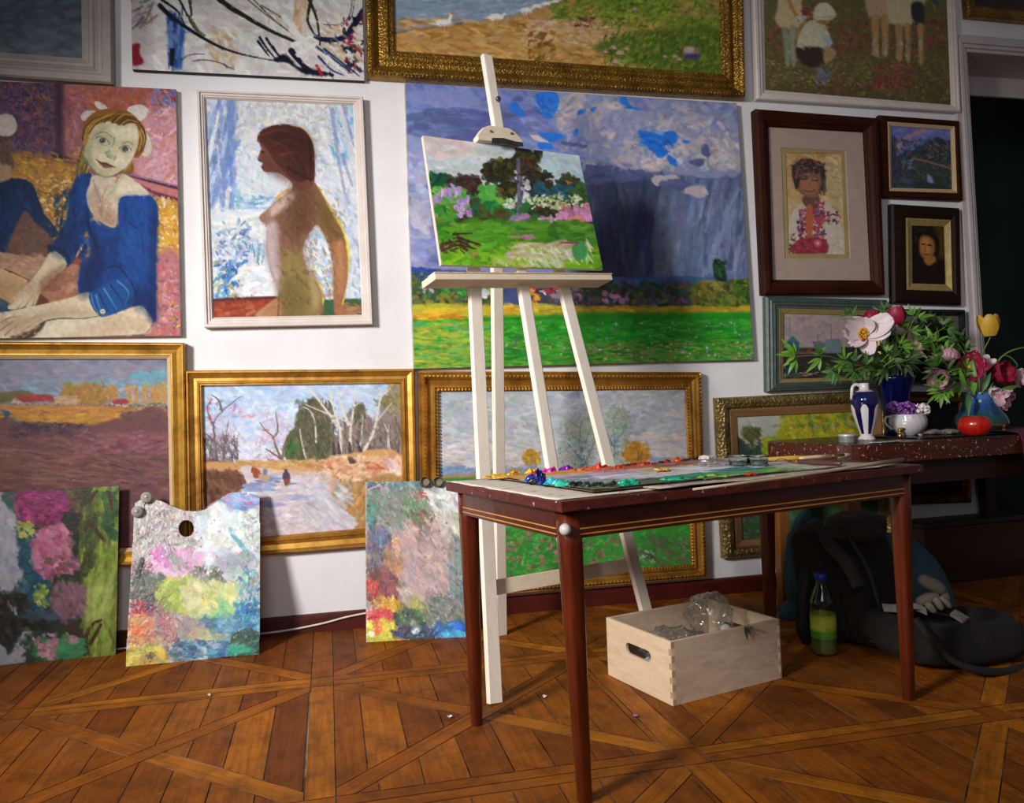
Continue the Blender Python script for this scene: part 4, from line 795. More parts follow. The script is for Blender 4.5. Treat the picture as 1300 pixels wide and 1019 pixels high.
def paint_children():
 p=Paint([(967,-150),(1196,-150),(1207,133.3),(971.5,114.4)],1.2)
 p.xf(950,0,3.714).fill('6a6238')
 p.grad([(-560,'8a8a54'),(-200,'7a7848'),(0,'6e6840'),(250,'6a5c38'),(480,'565030')])
 D=p.dabs
 D([(60,-550),(960,500)],2200,22,8,.1,.7,['6a6a38','7a7040','5a5a30','84784a','6a5840','4f5a2c','8a7a50'],.7)
 D([(75,90),(930,240)],520,16,8,.1,.8,['a03a48','b04a54','8a3440','7a4038','9a5050','6a5a38'],.75); D([(560,300),(760,420)],150,16,8,.1,.8,['a83a4c','8a3040','b85060'],.8); D([(220,360),(700,450)],170,14,7,.1,.8,['9a3a48','7a3038','a84a58','4a4a30'],.75)
 D([(80,280),(560,400)],300,16,7,.2,.8,['8a8044','9a8a4c','6a7038','7a6a48'],.7); D([(600,260),(950,480)],300,16,7,.1,.8,['7a7440','8a7c48','5f6434','9a5450'],.6); D([(300,320),(360,390)],30,26,9,1,.5,['7a80a0','6a7094'],.7)
 p.poly([(145,-80),(215,-80),(235,40),(240,90),(215,130),(150,130),(120,90),(130,40)],'cfb98c',soft=4); p.line([(180,0),(200,50),(225,90)],16,'c08a50'); p.dabs([(235,20),(265,70)],16,16,9,0,1,['a03048','8a4a4a'],.9); p.dabs([(190,75),(260,110)],14,24,12,0,.5,['c8c4b0','b8b09a'],.8)
 p.poly([(150,130),(172,130),(180,200),(185,300),(165,300),(158,210)],'8a9a7c',soft=4); p.poly([(180,130),(212,128),(205,210),(210,295),(190,295)],'9a9c84',soft=4)
 p.poly([(215,215),(235,130),(280,90),(330,100),(365,190),(350,225),(290,232)],'ccc6a4',soft=3); p.poly([(330,150),(368,185),(362,210),(335,200)],'a8b8c0',soft=3); p.poly([(215,225),(330,225),(330,290),(280,315),(230,290)],'3c3430',soft=4); p.poly([(335,215),(385,235),(380,270),(335,290)],'b09068',soft=4); p.line([(215,180),(222,130),(250,100)],10,'b88a58')
 p.poly([(285,70),(300,20),(340,8),(370,30),(388,70),(350,95),(310,95)],'dad5b0',soft=3); p.line([(288,72),(340,78),(386,68)],9,'b8b290',a=.7); p.poly([(300,92),(360,92),(350,108),(310,105)],'a8784a',soft=3)
 p.poly([(530,-90),(630,-90),(632,60),(600,78),(550,75),(530,40)],'c8a882',soft=4); p.poly([(640,-90),(745,-90),(760,90),(720,115),(660,110),(630,80)],'d2c296',soft=4); p.poly([(745,-90),(815,-90),(818,20),(760,20)],'c4b496',soft=4); p.poly([(750,15),(812,15),(812,115),(765,112)],'3a3a3c',soft=4)
 for x0,x1,y in((552,590,255),(600,635,255),(668,705,275),(715,745,280),(780,812,290)):
  p.poly([(x0,75 if x0<650 else 112),(x1,75 if x0<650 else 112),(x1-2,180),(x1-2,y),(x0+8,y),(x0+6,180)],'b8905c',soft=4); p.dabs([(x0+6,180),(x1,y)],14,20,12,1.5,.2,['a8a488','b8ac88','9a9a84'],.7)
 p.line([(865,-20),(880,20)],22,'4a5a5a'); p.line([(868,22),(874,45)],10,'a08050')
 p.dabs([(100,-20),(860,300)],500,16,7,1,.8,None,.5,.06)
 p.mott(.08,.4,3,hue=.2); return p
def paint_embroidered():
 p=Paint([(997.5,194),(1067.5,192),(1072.5,323),(1001.5,321.5)],.85)
 p.xf(940,130,3.611).fill('c8a878'); D=p.dabs
 p.grad([(230,'b08a58'),(400,'c0a070'),(690,'c8b088')])
 D([(205,230),(470,480)],260,44,14,.4,.6,['c09a60','b08848','c8a878','b8905c','d0b488'],.6); D([(380,250),(470,480)],60,50,16,.4,.6,['c8b084','d0b890','bca070'],.6)
 p.poly([(225,692),(222,560),(245,490),(290,455),(360,440),(420,480),(455,540),(475,620),(478,694)],'c8bcaa',soft=2); D([(225,470),(475,690)],160,24,8,.9,.6,['d0c8bc','b8a898','c8b8a0','a89888'],.6)
 p.poly([(285,430),(350,420),(360,470),(330,490),(290,470)],'6a4a3c',soft=3)
 p.poly([(248,380),(252,330),(290,300),(350,310),(375,350),(368,400),(340,435),(300,430),(268,410)],'8a5c44',soft=2); p.poly([(270,360),(300,330),(345,340),(350,390),(320,420),(285,405)],'a87454',soft=6,a=.8)
 p.poly([(235,340),(240,290),(290,258),(350,270),(385,310),(380,400),(365,390),(370,345),(330,320),(280,335),(256,400)],'3c2c28',soft=3,warp=3); D([(240,260),(385,345)],80,24,8,.3,.8,['4a3430','2c2220','8a4a48','6a5a4a','a86a5a'],.7); D([(360,340),(388,420)],24,22,8,1.4,.3,['4a4434','3a342c','6a6244'],.7)
 p.lines([[(280,352),(305,350)],[(325,356),(350,358)]],5,'2a1c18'); p.lines([[(292,402),(315,408),(338,402)]],6,'7a342c'); p.line([(316,365),(314,385)],5,'8a5a44')
 D([(270,480),(385,640)],120,18,12,1.0,.9,['b83848','a83040','c84858','3a4068','4a3a5a','8a2c38'],.85); p.poly([(300,480),(328,480),(325,610),(302,610)],'b8603c',soft=3)
 D([(260,540),(285,640)],24,14,9,1,.9,['3a3c60','2c2c48','a83848'],.9); D([(395,500),(455,560)],40,14,9,1,.9,['a83038','2a2c30','c0b0a0'],.85); D([(340,440),(385,600)],50,14,9,1,.9,['4a4a78','b84a5c','8a3048','c06a78'],.85)
 p.poly([(250,640),(300,620),(390,630),(385,692),(240,692)],'9a3040',soft=3,warp=3); D([(240,620),(390,690)],50,20,9,.3,.7,['b03c4c','84283a','4a3040','c05060'],.7); p.ell(352,645,18,18,'c85a70',soft=2); p.ell(352,645,6,6,'e0c8c0',soft=2); p.ell(365,470,14,14,'c04a60',soft=2); p.ell(365,470,5,5,'e0c8c0',soft=2); p.ell(352,540,13,13,'b8405a',soft=2)
 D([(225,600),(250,690)],20,14,8,1,.9,['9a3438','3a2c30'],.8); p.mott(.06,.4,2,hue=.15); return p
def paint_rainbow():
 p=Paint([(1130.5,160),(1206.4,165.4),(1208.6,240.8),(1131.6,238.8)],.9)
 p.xf(940,130,3.611).fill('6470ac'); D=p.dabs
 D([(685,105),(975,300)],260,30,12,.2,.5,['6474b0','7480b8','5868a4','7a7cb0','808abc'],.6)
 for i,(c,r)in enumerate((('c87aa8',0),('c8a878',9),('a878b0',18),('8a70b8',26))):
  p.line([(700+r,225+r*.4),(730+r,180+r*.5),(780+r,145+r*.6),(850+r*.6,118+r)],10,c,a=.65,soft=2)
 p.poly([(688,160),(710,190),(712,240),(740,260),(735,370),(690,390)],'3a3a54',soft=4,warp=5); p.poly([(738,240),(800,215),(860,180),(905,160),(940,175),(966,220),(966,290),(860,270),(800,262),(750,262)],'2f3c40',soft=3,warp=6)
 D([(740,165),(966,285)],200,18,9,.8,.9,['34444a','2a3438','4a4a58','6a5060','3c4a3c','50606a'],.75); D([(860,190),(950,260)],30,14,8,1,.9,['8a5a70','9a6a70'],.7)
 p.poly([(740,262),(850,265),(966,300),(968,380),(860,375),(760,350)],'3c4440',soft=3,warp=6); D([(745,265),(966,372)],200,18,9,.9,.8,['3a4838','4a5044','2c3434','545a40','6a5a4a','3a3c58'],.75)
 p.lines([[(790,255),(860,270),(966,302)]],8,'a86a6a',a=.8); p.poly([(860,330),(880,345),(885,372),(862,370)],'8a98c8',soft=3); D([(740,262),(800,300)],20,16,7,.2,.5,['7484b8','5a6a9c'],.7); p.poly([(692,370),(800,362),(968,385),(968,402),(692,395)],'2c3c34',soft=4,warp=3); D([(692,350),(790,392)],40,24,7,0,.4,['4a5a8a','34483c','5a4a4a'],.7)
 p.dabs([(690,165),(735,380)],60,20,9,1.2,.6,['4a3c50','34304a','5a4858','3a4a48'],.7); p.mott(.06,.4,2,hue=.15); return p
def paint_dark_sitter():
 p=Paint([(1156.8,286.5),(1198,287.8),(1200.3,361.2),(1157.4,359.8)],.8)
 p.xf(940,130,3.611).fill('1c1209'); D=p.dabs
 p.poly([(885,575),(930,575),(935,700),(890,690)],'4a3a16',soft=10); p.poly([(790,830),(800,740),(840,715),(890,715),(930,770),(938,832)],'1c1210',soft=5)
 p.poly([(802,680),(800,610),(830,575),(870,575),(905,610),(910,690),(880,720),(850,740),(815,715)],'1c120c',soft=4); D([(800,575),(910,640)],40,20,8,.6,.8,['2c1e12','1a110b','3a2a18'],.7)
 p.poly([(820,670),(822,620),(850,608),(885,630),(890,680),(865,715),(840,712),(825,695)],'94622e',soft=4); p.poly([(828,660),(835,625),(860,625),(870,670),(850,700)],'b87e40',soft=6); p.poly([(840,715),(885,700),(895,725),(860,745)],'a06c34',soft=4)
 p.lines([[(832,648),(846,646)],[(858,650),(874,654)]],6,'1c100a'); p.line([(850,652),(845,675),(852,680)],5,'7a4a22'); p.line([(842,693),(862,695)],6,'6a2c1a'); p.mott(.06,.4,2); return p
def paint_harbour():
 p=Paint([(994,398),(1113,401),(1114.5,478),(994,481)],.95)
 p.xf(980,380,6.5).fill('9a8a88'); D=p.dabs
 D([(90,110),(880,400)],260,90,30,.3,.6,['a08e8a','948480','9a8c90','a8948c','8c8080'],.5)
 p.poly([(90,400),(880,390),(880,660),(90,660)],'2e2a28',soft=6,sm=0); D([(90,400),(880,650)],200,80,16,0,.15,['3a3230','2a2826','4a3a34','242424','343838'],.6)
 p.poly([(120,425),(122,350),(175,302),(228,350),(232,425)],'2f5560',soft=3,sm=0); p.poly([(118,352),(175,300),(232,352),(175,345)],'3f6c78',soft=3,sm=0); D([(125,360),(230,420)],20,30,8,0,.1,['3a626c','264650'],.6); p.line([(150,305),(148,140)],5,'7a6c68')
 p.poly([(340,350),(450,355),(460,330),(560,325),(580,350),(585,440),(380,440)],'5a6a70',soft=4,sm=0); p.poly([(445,335),(580,335),(580,440),(450,440)],'6c7c80',soft=5,sm=0,a=.8); p.lines([[(390,350),(385,290)],[(497,330),(495,200)],[(400,300),(440,270)],[(340,350),(420,345)]],5,'5a5050')
 p.poly([(90,430),(400,430),(400,450),(90,450)],'6a4a44',soft=4,sm=0); D([(290,400),(340,440)],8,30,16,0,.3,['7a4a38'],.8); p.poly([(110,560),(210,560),(215,625),(110,625)],'1f3c4c',soft=6,sm=0); D([(220,600),(380,630)],16,40,9,0,.2,['a89084','c0b0a4','8a5a44'],.7); D([(90,620),(880,660)],30,60,16,0,.1,['4a4a34','54523a'],.7); D([(92,470),(110,640)],10,40,12,1.5,.1,['7a7a78','9a9a98'],.6)
 p.mott(.05,.3,3,hue=.1); return p
def paint_profile():
 p=Paint([(1145,400.5),(1216.5,400.5),(1218.5,480),(1146.5,481.5)],1)
 p.xf(1150,380,5.36).fill('5c5a4c'); D=p.dabs
 D([(-30,105),(370,340)],120,60,24,.5,.6,['605e50','565446','6a6656'],.5)
 p.poly([(-30,300),(100,350),(200,330),(300,350),(370,400),(370,560),(-30,560)],'191512',soft=12)
 p.poly([(95,190),(130,145),(190,130),(260,155),(310,230),(300,310),(250,330),(200,250),(120,230)],'1c1512',soft=6); p.poly([(125,230),(150,195),(215,240),(235,310),(200,350),(150,330),(130,290)],'6a4434',soft=8); p.poly([(140,320),(220,330),(230,420),(160,420)],'5a3a2e',soft=8)
 p.lines([[(140,250),(165,248)],[(190,255),(210,262)]],7,'1c1210'); p.line([(150,310),(185,315)],7,'5a2420'); p.mott(.05,.3,1); return p
def paint_lilacs_grove():
 p=Paint([(934,529),(1108,521),(1115,669),(941.5,685.6)],1.25)
 p.xf(890,480,6.5).fill('9a9e8c'); D=p.dabs
 p.grad([(310,'a8aa9c'),(500,'9a9e90'),(700,'6a7a3a'),(900,'3a5a34')])
 p.poly([(500,640),(505,530),(560,480),(620,470),(650,400),(690,330),(740,295),(900,285),(2300,240),(2300,700),(500,700)],'9a9a24',soft=4,warp=6)
 D([(640,290),(1300,640)],700,44,24,.8,.8,['a8a424','b8a828','8a9428','74882a','c0b038','98801c'],.75); D([(510,490),(720,640)],200,40,22,.8,.8,['7a8a24','8c9a28','66782a','9aa02c'],.75); D([(800,290),(1280,420)],60,44,22,.8,.8,['4a7a34','5a8a34','3f6a38','c08a28','9a94a0'],.7)
 D([(1250,240),(2250,640)],400,50,26,.8,.8,['5a6a24','7a7a24','4a5a28','8a8428'],.7)
 p.lines([[(1140,470),(1110,400),(1150,350)],[(940,470),(905,380),(890,360)],[(1030,450),(1000,380)],[(1130,620),(1120,480)]],14,'6a6058',w1=8,a=.7)
 p.poly([(335,470),(350,420),(400,395),(450,415),(490,430),(485,490),(440,510),(450,590),(500,600),(500,640),(400,640),(420,560),(370,510)],'4e5430',soft=3,warp=5); D([(340,400),(490,510)],90,24,14,.8,.8,['5a5c30','6a6a38','46502c','5a4a34'],.7)
 p.poly([(290,510),(320,500),(380,560),(430,590),(500,580),(505,1100),(290,1100)],'2c3c34',soft=4,warp=5); D([(295,510),(500,640)],60,30,16,.8,.8,['2a4a44','34483a','4a4a3a','3a4230'],.7)
 p.speck([(600,390),(625,420)],4,14,['5a6a70']); D([(300,880),(760,1330)],260,60,16,.1,.3,['5a5468','6a6478','4a5a4c','3a5234','706878'],.6); D([(290,1150),(700,1350)],120,44,18,.4,.5,['34502c','2c4630','44603a'],.7)
 p.mott(.05,.2,3,hue=.15); return p
def paint_night(q,c1,c2,seed=1):
 p=Paint(q,1.6); p.fill(c1); f=fbm(p.X*.06,p.Y*.09,seed,5)[...,None]; p.c=hexs(c1)*(1-f)+hexs(c2)*f
 p.dabs([tuple(p.q.min(0)),tuple(p.q.max(0))],300,26,7,.05,.3,[c1,c2,c1],.4,.04); return p
def paint_study():
 q=[(-60,628),(151.5,616.5),(147,831),(-60,850)]
 p=Paint(q,1.05); p.rnd=True; p.xf(0,600,3.8235).fill('2f3a2c'); D=p.dabs
 p.poly([(-240,90),(40,90),(80,220),(90,420),(140,560),(100,590),(-240,620)],'b2b2bc',soft=6,warp=6); D([(-200,110),(80,560)],150,60,24,1.2,.5,['b8b8c4','a8a8b4','c0bcc4','9a9cac'],.5)
 p.poly([(15,100),(90,80),(100,200),(60,200),(20,150)],'3c5a48',soft=5,warp=5)
 p.poly([(90,240),(180,260),(230,380),(220,560),(200,690),(150,780),(140,560),(95,420)],'1d5068',soft=8,warp=8); D([(90,240),(240,700)],150,50,20,1.4,.5,['1f5a78','1a4458','24687c','1c5a4c','2a4a6c'],.7)
 D([(200,80),(420,460)],240,50,24,1.0,.8,['2a2a20','2c3c24','3a2a24','24301e','1f2a1c'],.85); D([(300,80),(400,180)],50,46,20,1.4,.6,['5a3a2c','3c3a24','6a5a34'],.8)
 p.poly([(80,150),(90,90),(200,80),(300,85),(310,180),(250,240),(190,270),(120,230)],'8a2258',soft=5,warp=7); D([(85,88),(310,250)],170,44,20,.3,.8,['a02868','7a1c4a','902a60','b84888','641a40','9a3a7a'],.8)
 p.poly([(160,400),(180,310),(250,260),(310,260),(330,340),(330,420),(400,420),(390,470),(300,500),(230,470)],'c07088',soft=5,warp=7); D([(170,270),(340,500)],170,50,22,.6,.7,['d080a0','b86080','c87890','dc98b0','a85070'],.8); D([(230,410),(400,500)],40,44,18,.3,.6,['c8789c','8a4a5c','5a4a3c'],.7)
 D([(90,240),(160,330)],30,30,16,.8,.8,['b8b848','a8b040','c8c868'],.9); D([(165,555),(235,650)],30,26,16,1,.8,['b8c058','c8cc70','8aa048'],.9)
 p.poly([(390,480),(400,200),(460,90),(580,68),(565,880),(380,885),(420,700)],'74882a',soft=6,warp=5)
 D([(410,90),(575,880)],520,90,22,1.7,.25,['8a9c34','788c28','9aac40','647a28','a4b44c','54682a'],.7); D([(420,520),(540,700)],80,90,20,1.9,.2,['a8b860','b0bc68','9aac50'],.6); D([(500,80),(578,330)],60,60,22,1.4,.5,['2f5a2c','4a6a2c','24482c'],.75)
 D([(385,90),(460,480)],80,70,20,1.8,.25,['3a3a1c','4a4a24','2c3820','5a6a28'],.7)
 p.lines([[(530,100),(545,180)],[(430,140),(470,90)],[(465,285),(495,325)],[(440,240),(450,270)],[(410,880),(420,790),(450,740),(490,720)],[(320,740),(400,800),(430,880)],[(440,830),(490,740)]],22,'4a2c20',w1=14)
 p.poly([(260,560),(340,540),(410,560),(390,680),(320,720),(260,680)],'8a6470',soft=8,warp=6); D([(250,540),(410,720)],90,50,16,1.2,.5,['946c78','7c5864','a07a84','5a4448'],.6)
 p.poly([(-240,590),(60,580),(140,640),(170,700),(250,690),(240,800),(150,790),(60,830),(0,780),(-240,760)],'26241f',soft=6,warp=8); D([(-100,590),(140,820)],120,46,22,1.0,.8,['2c2a24','383428','1c1c1a','2a342a','4a4440'],.8); D([(110,675),(260,720)],26,60,16,0,.1,['4a5a70','3a4a5c'],.85); p.dabs([(40,620),(80,700)],6,40,12,1.4,.2,['a8acb8'],.8)
 p.poly([(-240,760),(0,830),(40,880),(110,780),(180,790),(150,850),(110,920),(-240,940)],'b0b0ba',soft=4,warp=5); D([(100,780),(380,920)],120,40,22,.5,.8,['2f4a34','2a3a2c','3a5a40','2c2c24'],.8)
 p.poly([(160,880),(220,830),(400,800),(400,850),(340,880),(230,890)],'3f8a58',soft=5,warp=6); D([(180,810),(400,900)],80,50,18,-.2,.3,['3f8c5c','4a9a68','348050','58a070'],.75); D([(180,790),(270,900)],40,34,16,-.3,.5,['d890a8','c87890','e0a8b8'],.9); D([(290,785),(370,830)],14,34,16,-.4,.5,['c888a0','6a8a50'],.85)
 p.mott(.06,.2,5,hue=.12); p.h+=.5*fbm(p.X*.35,p.Y*.35,2,4); return p
def paint_palette_cut():
 q=[(167,622),(331,622),(330.5,830),(160,846)]
 p=Paint(q,.8); p.rnd=True; p.xf(0,600,3.8235).fill('b8b4ae'); D=p.dabs; H=dict(hgt=.8)
 D([(610,90),(1265,940)],1200,40,16,.5,1.2,['c0bab4','a8a4a4','8a8484','d0ccc8','b0a098','94a098'],.6,hgt=.3)
 D([(650,150),(960,400)],420,30,9,.8,1.2,['d8d0cc','8a7a78','b09a94','c8c4c4','6a5a5c','d0b8b0','a8b0b0'],.8,hgt=.5)
 p.poly([(960,220),(1080,120),(1240,95),(1250,300),(1200,480),(1060,430),(970,340)],'d2d8dc',soft=8,warp=8); D([(970,120),(1250,480)],240,80,34,.6,.6,['d8dce0','ccd8e4','e0e2e2','c0d0e0','d8d8d4'],.7,hgt=.4)
 D([(1080,100),(1250,180)],80,44,18,.2,.5,['88a8dc','7898d0','a8c0e4','5a80c4','c88aa8'],.75); D([(1170,200),(1262,480)],160,22,9,.8,1.2,['d8dcdc','8ab0c0','c8a0a0','b0c8c4','9a9480'],.8,hgt=.5); p.line([(1120,280),(1160,340),(1200,390)],24,'5aa8b4',hgt=.8,dry=.3)
 p.poly([(1060,430),(1150,395),(1230,400),(1220,480),(1110,480)],'a0a8b0',soft=8,warp=6); D([(1050,400),(1220,490)],60,50,22,.3,.5,['9aa4ac','a8b0b4','8c98a4','b8bcc0'],.6)
 p.poly([(740,400),(780,370),(830,400),(820,450),(850,490),(760,480)],'d078b8',soft=6,warp=6,hgt=.8); D([(735,370),(860,490)],60,36,18,.6,.7,['d888c4','c86aac','e098cc','d8a8d0'],.8,**H); D([(840,390),(980,510)],120,50,22,.9,.6,['c8a0c0','b8a4b4','d090b8','c0b0b8','d8b0cc'],.7,hgt=.5)
 p.line([(840,400),(860,440)],30,'8a9488'); p.line([(770,470),(860,510)],34,'e0b8d4',hgt=.8)
 D([(640,430),(740,560)],160,26,12,.8,1.0,['9a4858','b06878','7a3c48','c08088','5a4448'],.8,**H); p.line([(690,430),(670,485)],30,'1c1c24',hgt=1.0)
 p.poly([(640,560),(700,530),(760,500),(810,510),(800,590),(760,640),(660,620)],'4a4a46',soft=6,warp=8,hgt=.8); D([(640,500),(800,635)],150,36,18,.8,.9,['4a5248','34363a','6a5a54','56584c','2c3430','7a6a64'],.8,**H); p.poly([(720,510),(790,490),(810,540),(770,580),(720,560)],'4a5c48',soft=4,warp=5,hgt=.9)
 D([(930,460),(1080,570)],80,34,14,.5,.8,['4a5c34','7a5a54','8a8a78','94504a','b0a8a0','5a6a44'],.8,**H)
 p.poly([(800,620),(830,530),(900,530),(960,570),(1060,530),(1140,590),(1150,680),(1080,740),(960,720),(880,680),(820,660)],'b8c060',soft=8,warp=10,hgt=.7)
 D([(780,530),(960,660)],160,70,30,-.6,.6,['a8b838','98ac34','b8c44c','8aa030','c0c860'],.75,**H); D([(920,540),(1150,730)],220,80,34,.6,.7,['c8cc84','bcc878','d0cc90','b0c068','d8d8a0'],.7,hgt=.6); D([(1040,640),(1140,740)],40,60,28,1.0,.4,['88c08c','74b480','9acc98'],.8,**H); D([(990,620),(1050,680)],14,50,26,.6,.4,['e0d868','d8d078'],.7)
 D([(760,600),(820,660)],20,50,22,-.8,.4,['8aa034','788c30'],.8,**H)
 D([(1150,490),(1265,880)],420,26,11,.8,1.2,['3a88a8','5aa8b8','7ac0c8','2c6c9c','88c8c0','c0a8a0','3c5c9c','a8d0d0'],.8,hgt=.7); D([(1140,640),(1240,790)],120,30,14,.8,1.0,['24489a','1c7890','3a60a8','2a90a8','58b0b8'],.8,**H)
 D([(960,720),(1150,830)],180,60,20,.3,.5,['5a94b4','4a88a8','7ab0c4','8ab8c8','3a7898'],.7,hgt=.6); D([(960,700),(1050,770)],40,26,10,.6,.8,['2c5a70','34687c'],.7)
 D([(860,720),(1000,830)],150,50,20,.3,.6,['9a8488','a8949c','8a7078','b8a4a8','7a6a70'],.7,hgt=.5); D([(920,770),(1060,830)],40,70,20,.35,.2,['a8a87c','9a9c78','b0a890'],.75)
 p.line([(700,660),(760,720),(830,790)],70,'9a4460',hgt=1.0); D([(690,650),(840,790)],60,60,18,.8,.2,['a05070','8a3a54','b06a80'],.6); D([(640,630),(700,720)],50,30,18,.9,.8,['b81c28','c8303a','8a1420','d84a50'],.9,hgt=1.2); D([(715,640),(765,680)],12,34,16,0,.5,['4a1430','6a1c3c'],.9,**H)
 D([(620,700),(760,850)],360,30,14,.6,1.0,['c87838','d89048','b86a50','d8a868','c88a70','a87868'],.8,**H); D([(650,740),(710,810)],26,30,18,.8,.8,['e06a28','e07a34'],.9,**H); D([(740,660),(860,850)],200,24,10,.8,1.0,['b88860','9a7468','c8a080','a86a58','8aa0a0'],.7,hgt=.6)
 D([(610,850),(800,935)],200,44,20,.3,.8,['c8a828','d8b838','b8982c','c8c048','a8a040'],.85,**H); D([(690,880),(760,920)],14,34,8,-.5,.5,['3a3a24','b87828'],.9)
 D([(860,820),(1150,900)],200,50,20,.1,.5,['1f4c78','2a6490','4a8ab0','1a3a60','6aa8c0','b0c8d0'],.8,**H); D([(850,850),(900,920)],40,26,12,1,.8,['5a7a9a','a8a090','3a5a7a'],.8)
 D([(1130,780),(1260,880)],90,50,24,-.1,.6,['1a4a3c','1c3c30','2a6a54','143428','3a5c30'],.9,**H); p.poly([(1120,840),(1190,830),(1230,860),(1180,880),(1125,875)],'1f9a78',soft=4,warp=4,hgt=1.2)
 p.speck([(620,200),(1265,930)],260,9,['d8d4d0','5a8a9a','c88a6a','6a6a5a','e0d8c8','a86a78'],.7,.6)
 p.mott(.06,.4,4,hue=.12); return p
def paint_palette_square():
 q=[(463.5,611.5),(583,610),(594,808),(465,815)]
 p=Paint(q,.8); p.rnd=True; p.xf(440,580,4.075).fill('9a948c'); D=p.dabs
 sw=lambda x,y:1.0 if x<520 else .9
 D([(95,120),(640,960)],1400,44,10,.9,.5,['a89c94','8a847c','b8aca4','9a8c90','a0a498','c0b8b4','7c7874'],.6,hgt=.4)
 D([(220,340),(540,720)],700,60,10,.9,.25,['c8a0a0','b89498','d0b0b0','b8a0ac','c89888','c4b4b0','a88c88'],.6,hgt=.4)
 D([(370,170),(600,420)],420,50,12,.9,.5,['c8c8c0','d4d0c8','b8bcb0','c0b898','dcd8d4','a8b09c'],.65,hgt=.5); D([(400,180),(580,270)],70,50,24,.4,.5,['e4e2e0','d8d8d8','eceae8'],.75,hgt=.8)
 D([(110,160),(300,380)],360,40,14,.8,.7,['7a8078','8c9084','6a726a','94a08c','5a7a64','8a8c88'],.65,hgt=.4); D([(290,190),(420,340)],200,36,10,.8,.7,['6a8a5c','7a9470','8aa080','5a7058','a8b098','4a5a4a'],.65,hgt=.5)
 D([(100,120),(380,170)],220,22,10,.5,1.2,['3a6a8a','4a8aa8','8a4a5a','c8c0bc','5a5a58','6a9a8a','b8a8a0'],.8,hgt=.6); D([(105,230),(150,360)],80,26,10,1.2,.6,['3a7a6a','2f8a94','5a8a6a','3a5a6a'],.8,hgt=.6); D([(360,170),(400,210)],10,24,12,0,.6,['a83048','b84858'],.9)
 D([(370,270),(460,420)],90,26,9,.8,.8,['6a4a3c','8a6450','4a3a34','a8705a'],.75,hgt=.5)
 D([(100,370),(230,640)],460,40,11,1.0,.6,['4a4850','5a5864','6a6470','3a3840','7a6a78','84788a'],.75,hgt=.6); D([(150,370),(210,470)],60,30,10,1.2,.5,['5a6a94','7a84a4','4a5a80'],.75)
 D([(200,420),(280,640)],120,30,9,.9,.6,['c89058','b87c50','c8a070','a86848'],.7,hgt=.5)
 D([(100,590),(260,760)],300,36,13,.8,.6,['8a3a3c','6a3438','a04440','5a3c40','7a4a48','94504c'],.8,hgt=.7); D([(105,640),(150,700)],40,34,16,.8,.6,['c84a40','d05848','b83c38'],.85,hgt=.9)
 D([(155,730),(270,810)],110,34,18,.5,.7,['d0a028','c89024','d8b040','b8862c'],.9,hgt=1.0); D([(110,790),(240,870)],110,40,18,.4,.7,['c82c28','d83c30','b02428','d85038','c04a50'],.9,hgt=1.0)
 D([(100,850),(290,955)],220,36,18,.4,.8,['c8b828','d8c838','b8b434','d0d048','9aa83c'],.9,hgt=1.0); D([(140,850),(190,910)],14,36,20,.5,.6,['d87830','d06824'],.9,hgt=1.2); p.ell(130,915,18,16,'e8e4c0',soft=4,hgt=1.3); D([(240,930),(290,950)],10,34,12,.1,.3,['d86a38','d8a030'],.9)
 D([(250,780),(420,900)],260,40,14,.5,.7,['2f4a30','3a5a38','24402c','4a6a44','2c3a34','54684c'],.8,hgt=.7); D([(340,720),(420,790)],60,34,12,.5,.6,['a8a440','8a9048','b0a860'],.75)
 D([(400,700),(620,870)],420,40,10,.7,.6,['5a6a58','6a7468','7a8074','4a5a50','84807c','8a7e78'],.65,hgt=.5)
 D([(530,430),(610,740)],260,26,9,1.1,.8,['4a7a7a','6a8c84','3a6a7a','8a948c','5a5a90','94a49c'],.7,hgt=.6)
 D([(250,880),(480,940)],180,36,16,.2,.6,['1c2c48','24385a','182438','3a4a6a','2a3a40','304050'],.85,hgt=.8); p.poly([(340,895),(365,880),(380,890),(370,915),(345,915)],'d8d8dc',soft=4,hgt=1.3)
 D([(470,860),(625,935)],200,40,18,.3,.7,['1c6aa8','2a5ab0','3a8ac0','1a4a88','2f9ac0','24507a'],.85,hgt=.9); p.poly([(555,860),(590,850),(610,880),(580,905),(558,890)],'1c6ae0',soft=4,hgt=1.4); D([(500,905),(620,935)],40,36,14,.1,.4,['38a0c8','4ab0d0'],.85)
 D([(330,360),(560,700)],120,90,14,.95,.2,['a89090','c0a4a4','9a8c88'],.35); p.speck([(100,130),(620,930)],260,9,['d8d0c8','5a4a4a','a8b8a8','c87868','4a6a7a','d8c880'],.7,.5)
 p.line([(98,130),(100,700),(104,958)],6,'c8a888',a=.8); p.mott(.07,.4,4,hue=.12); return p
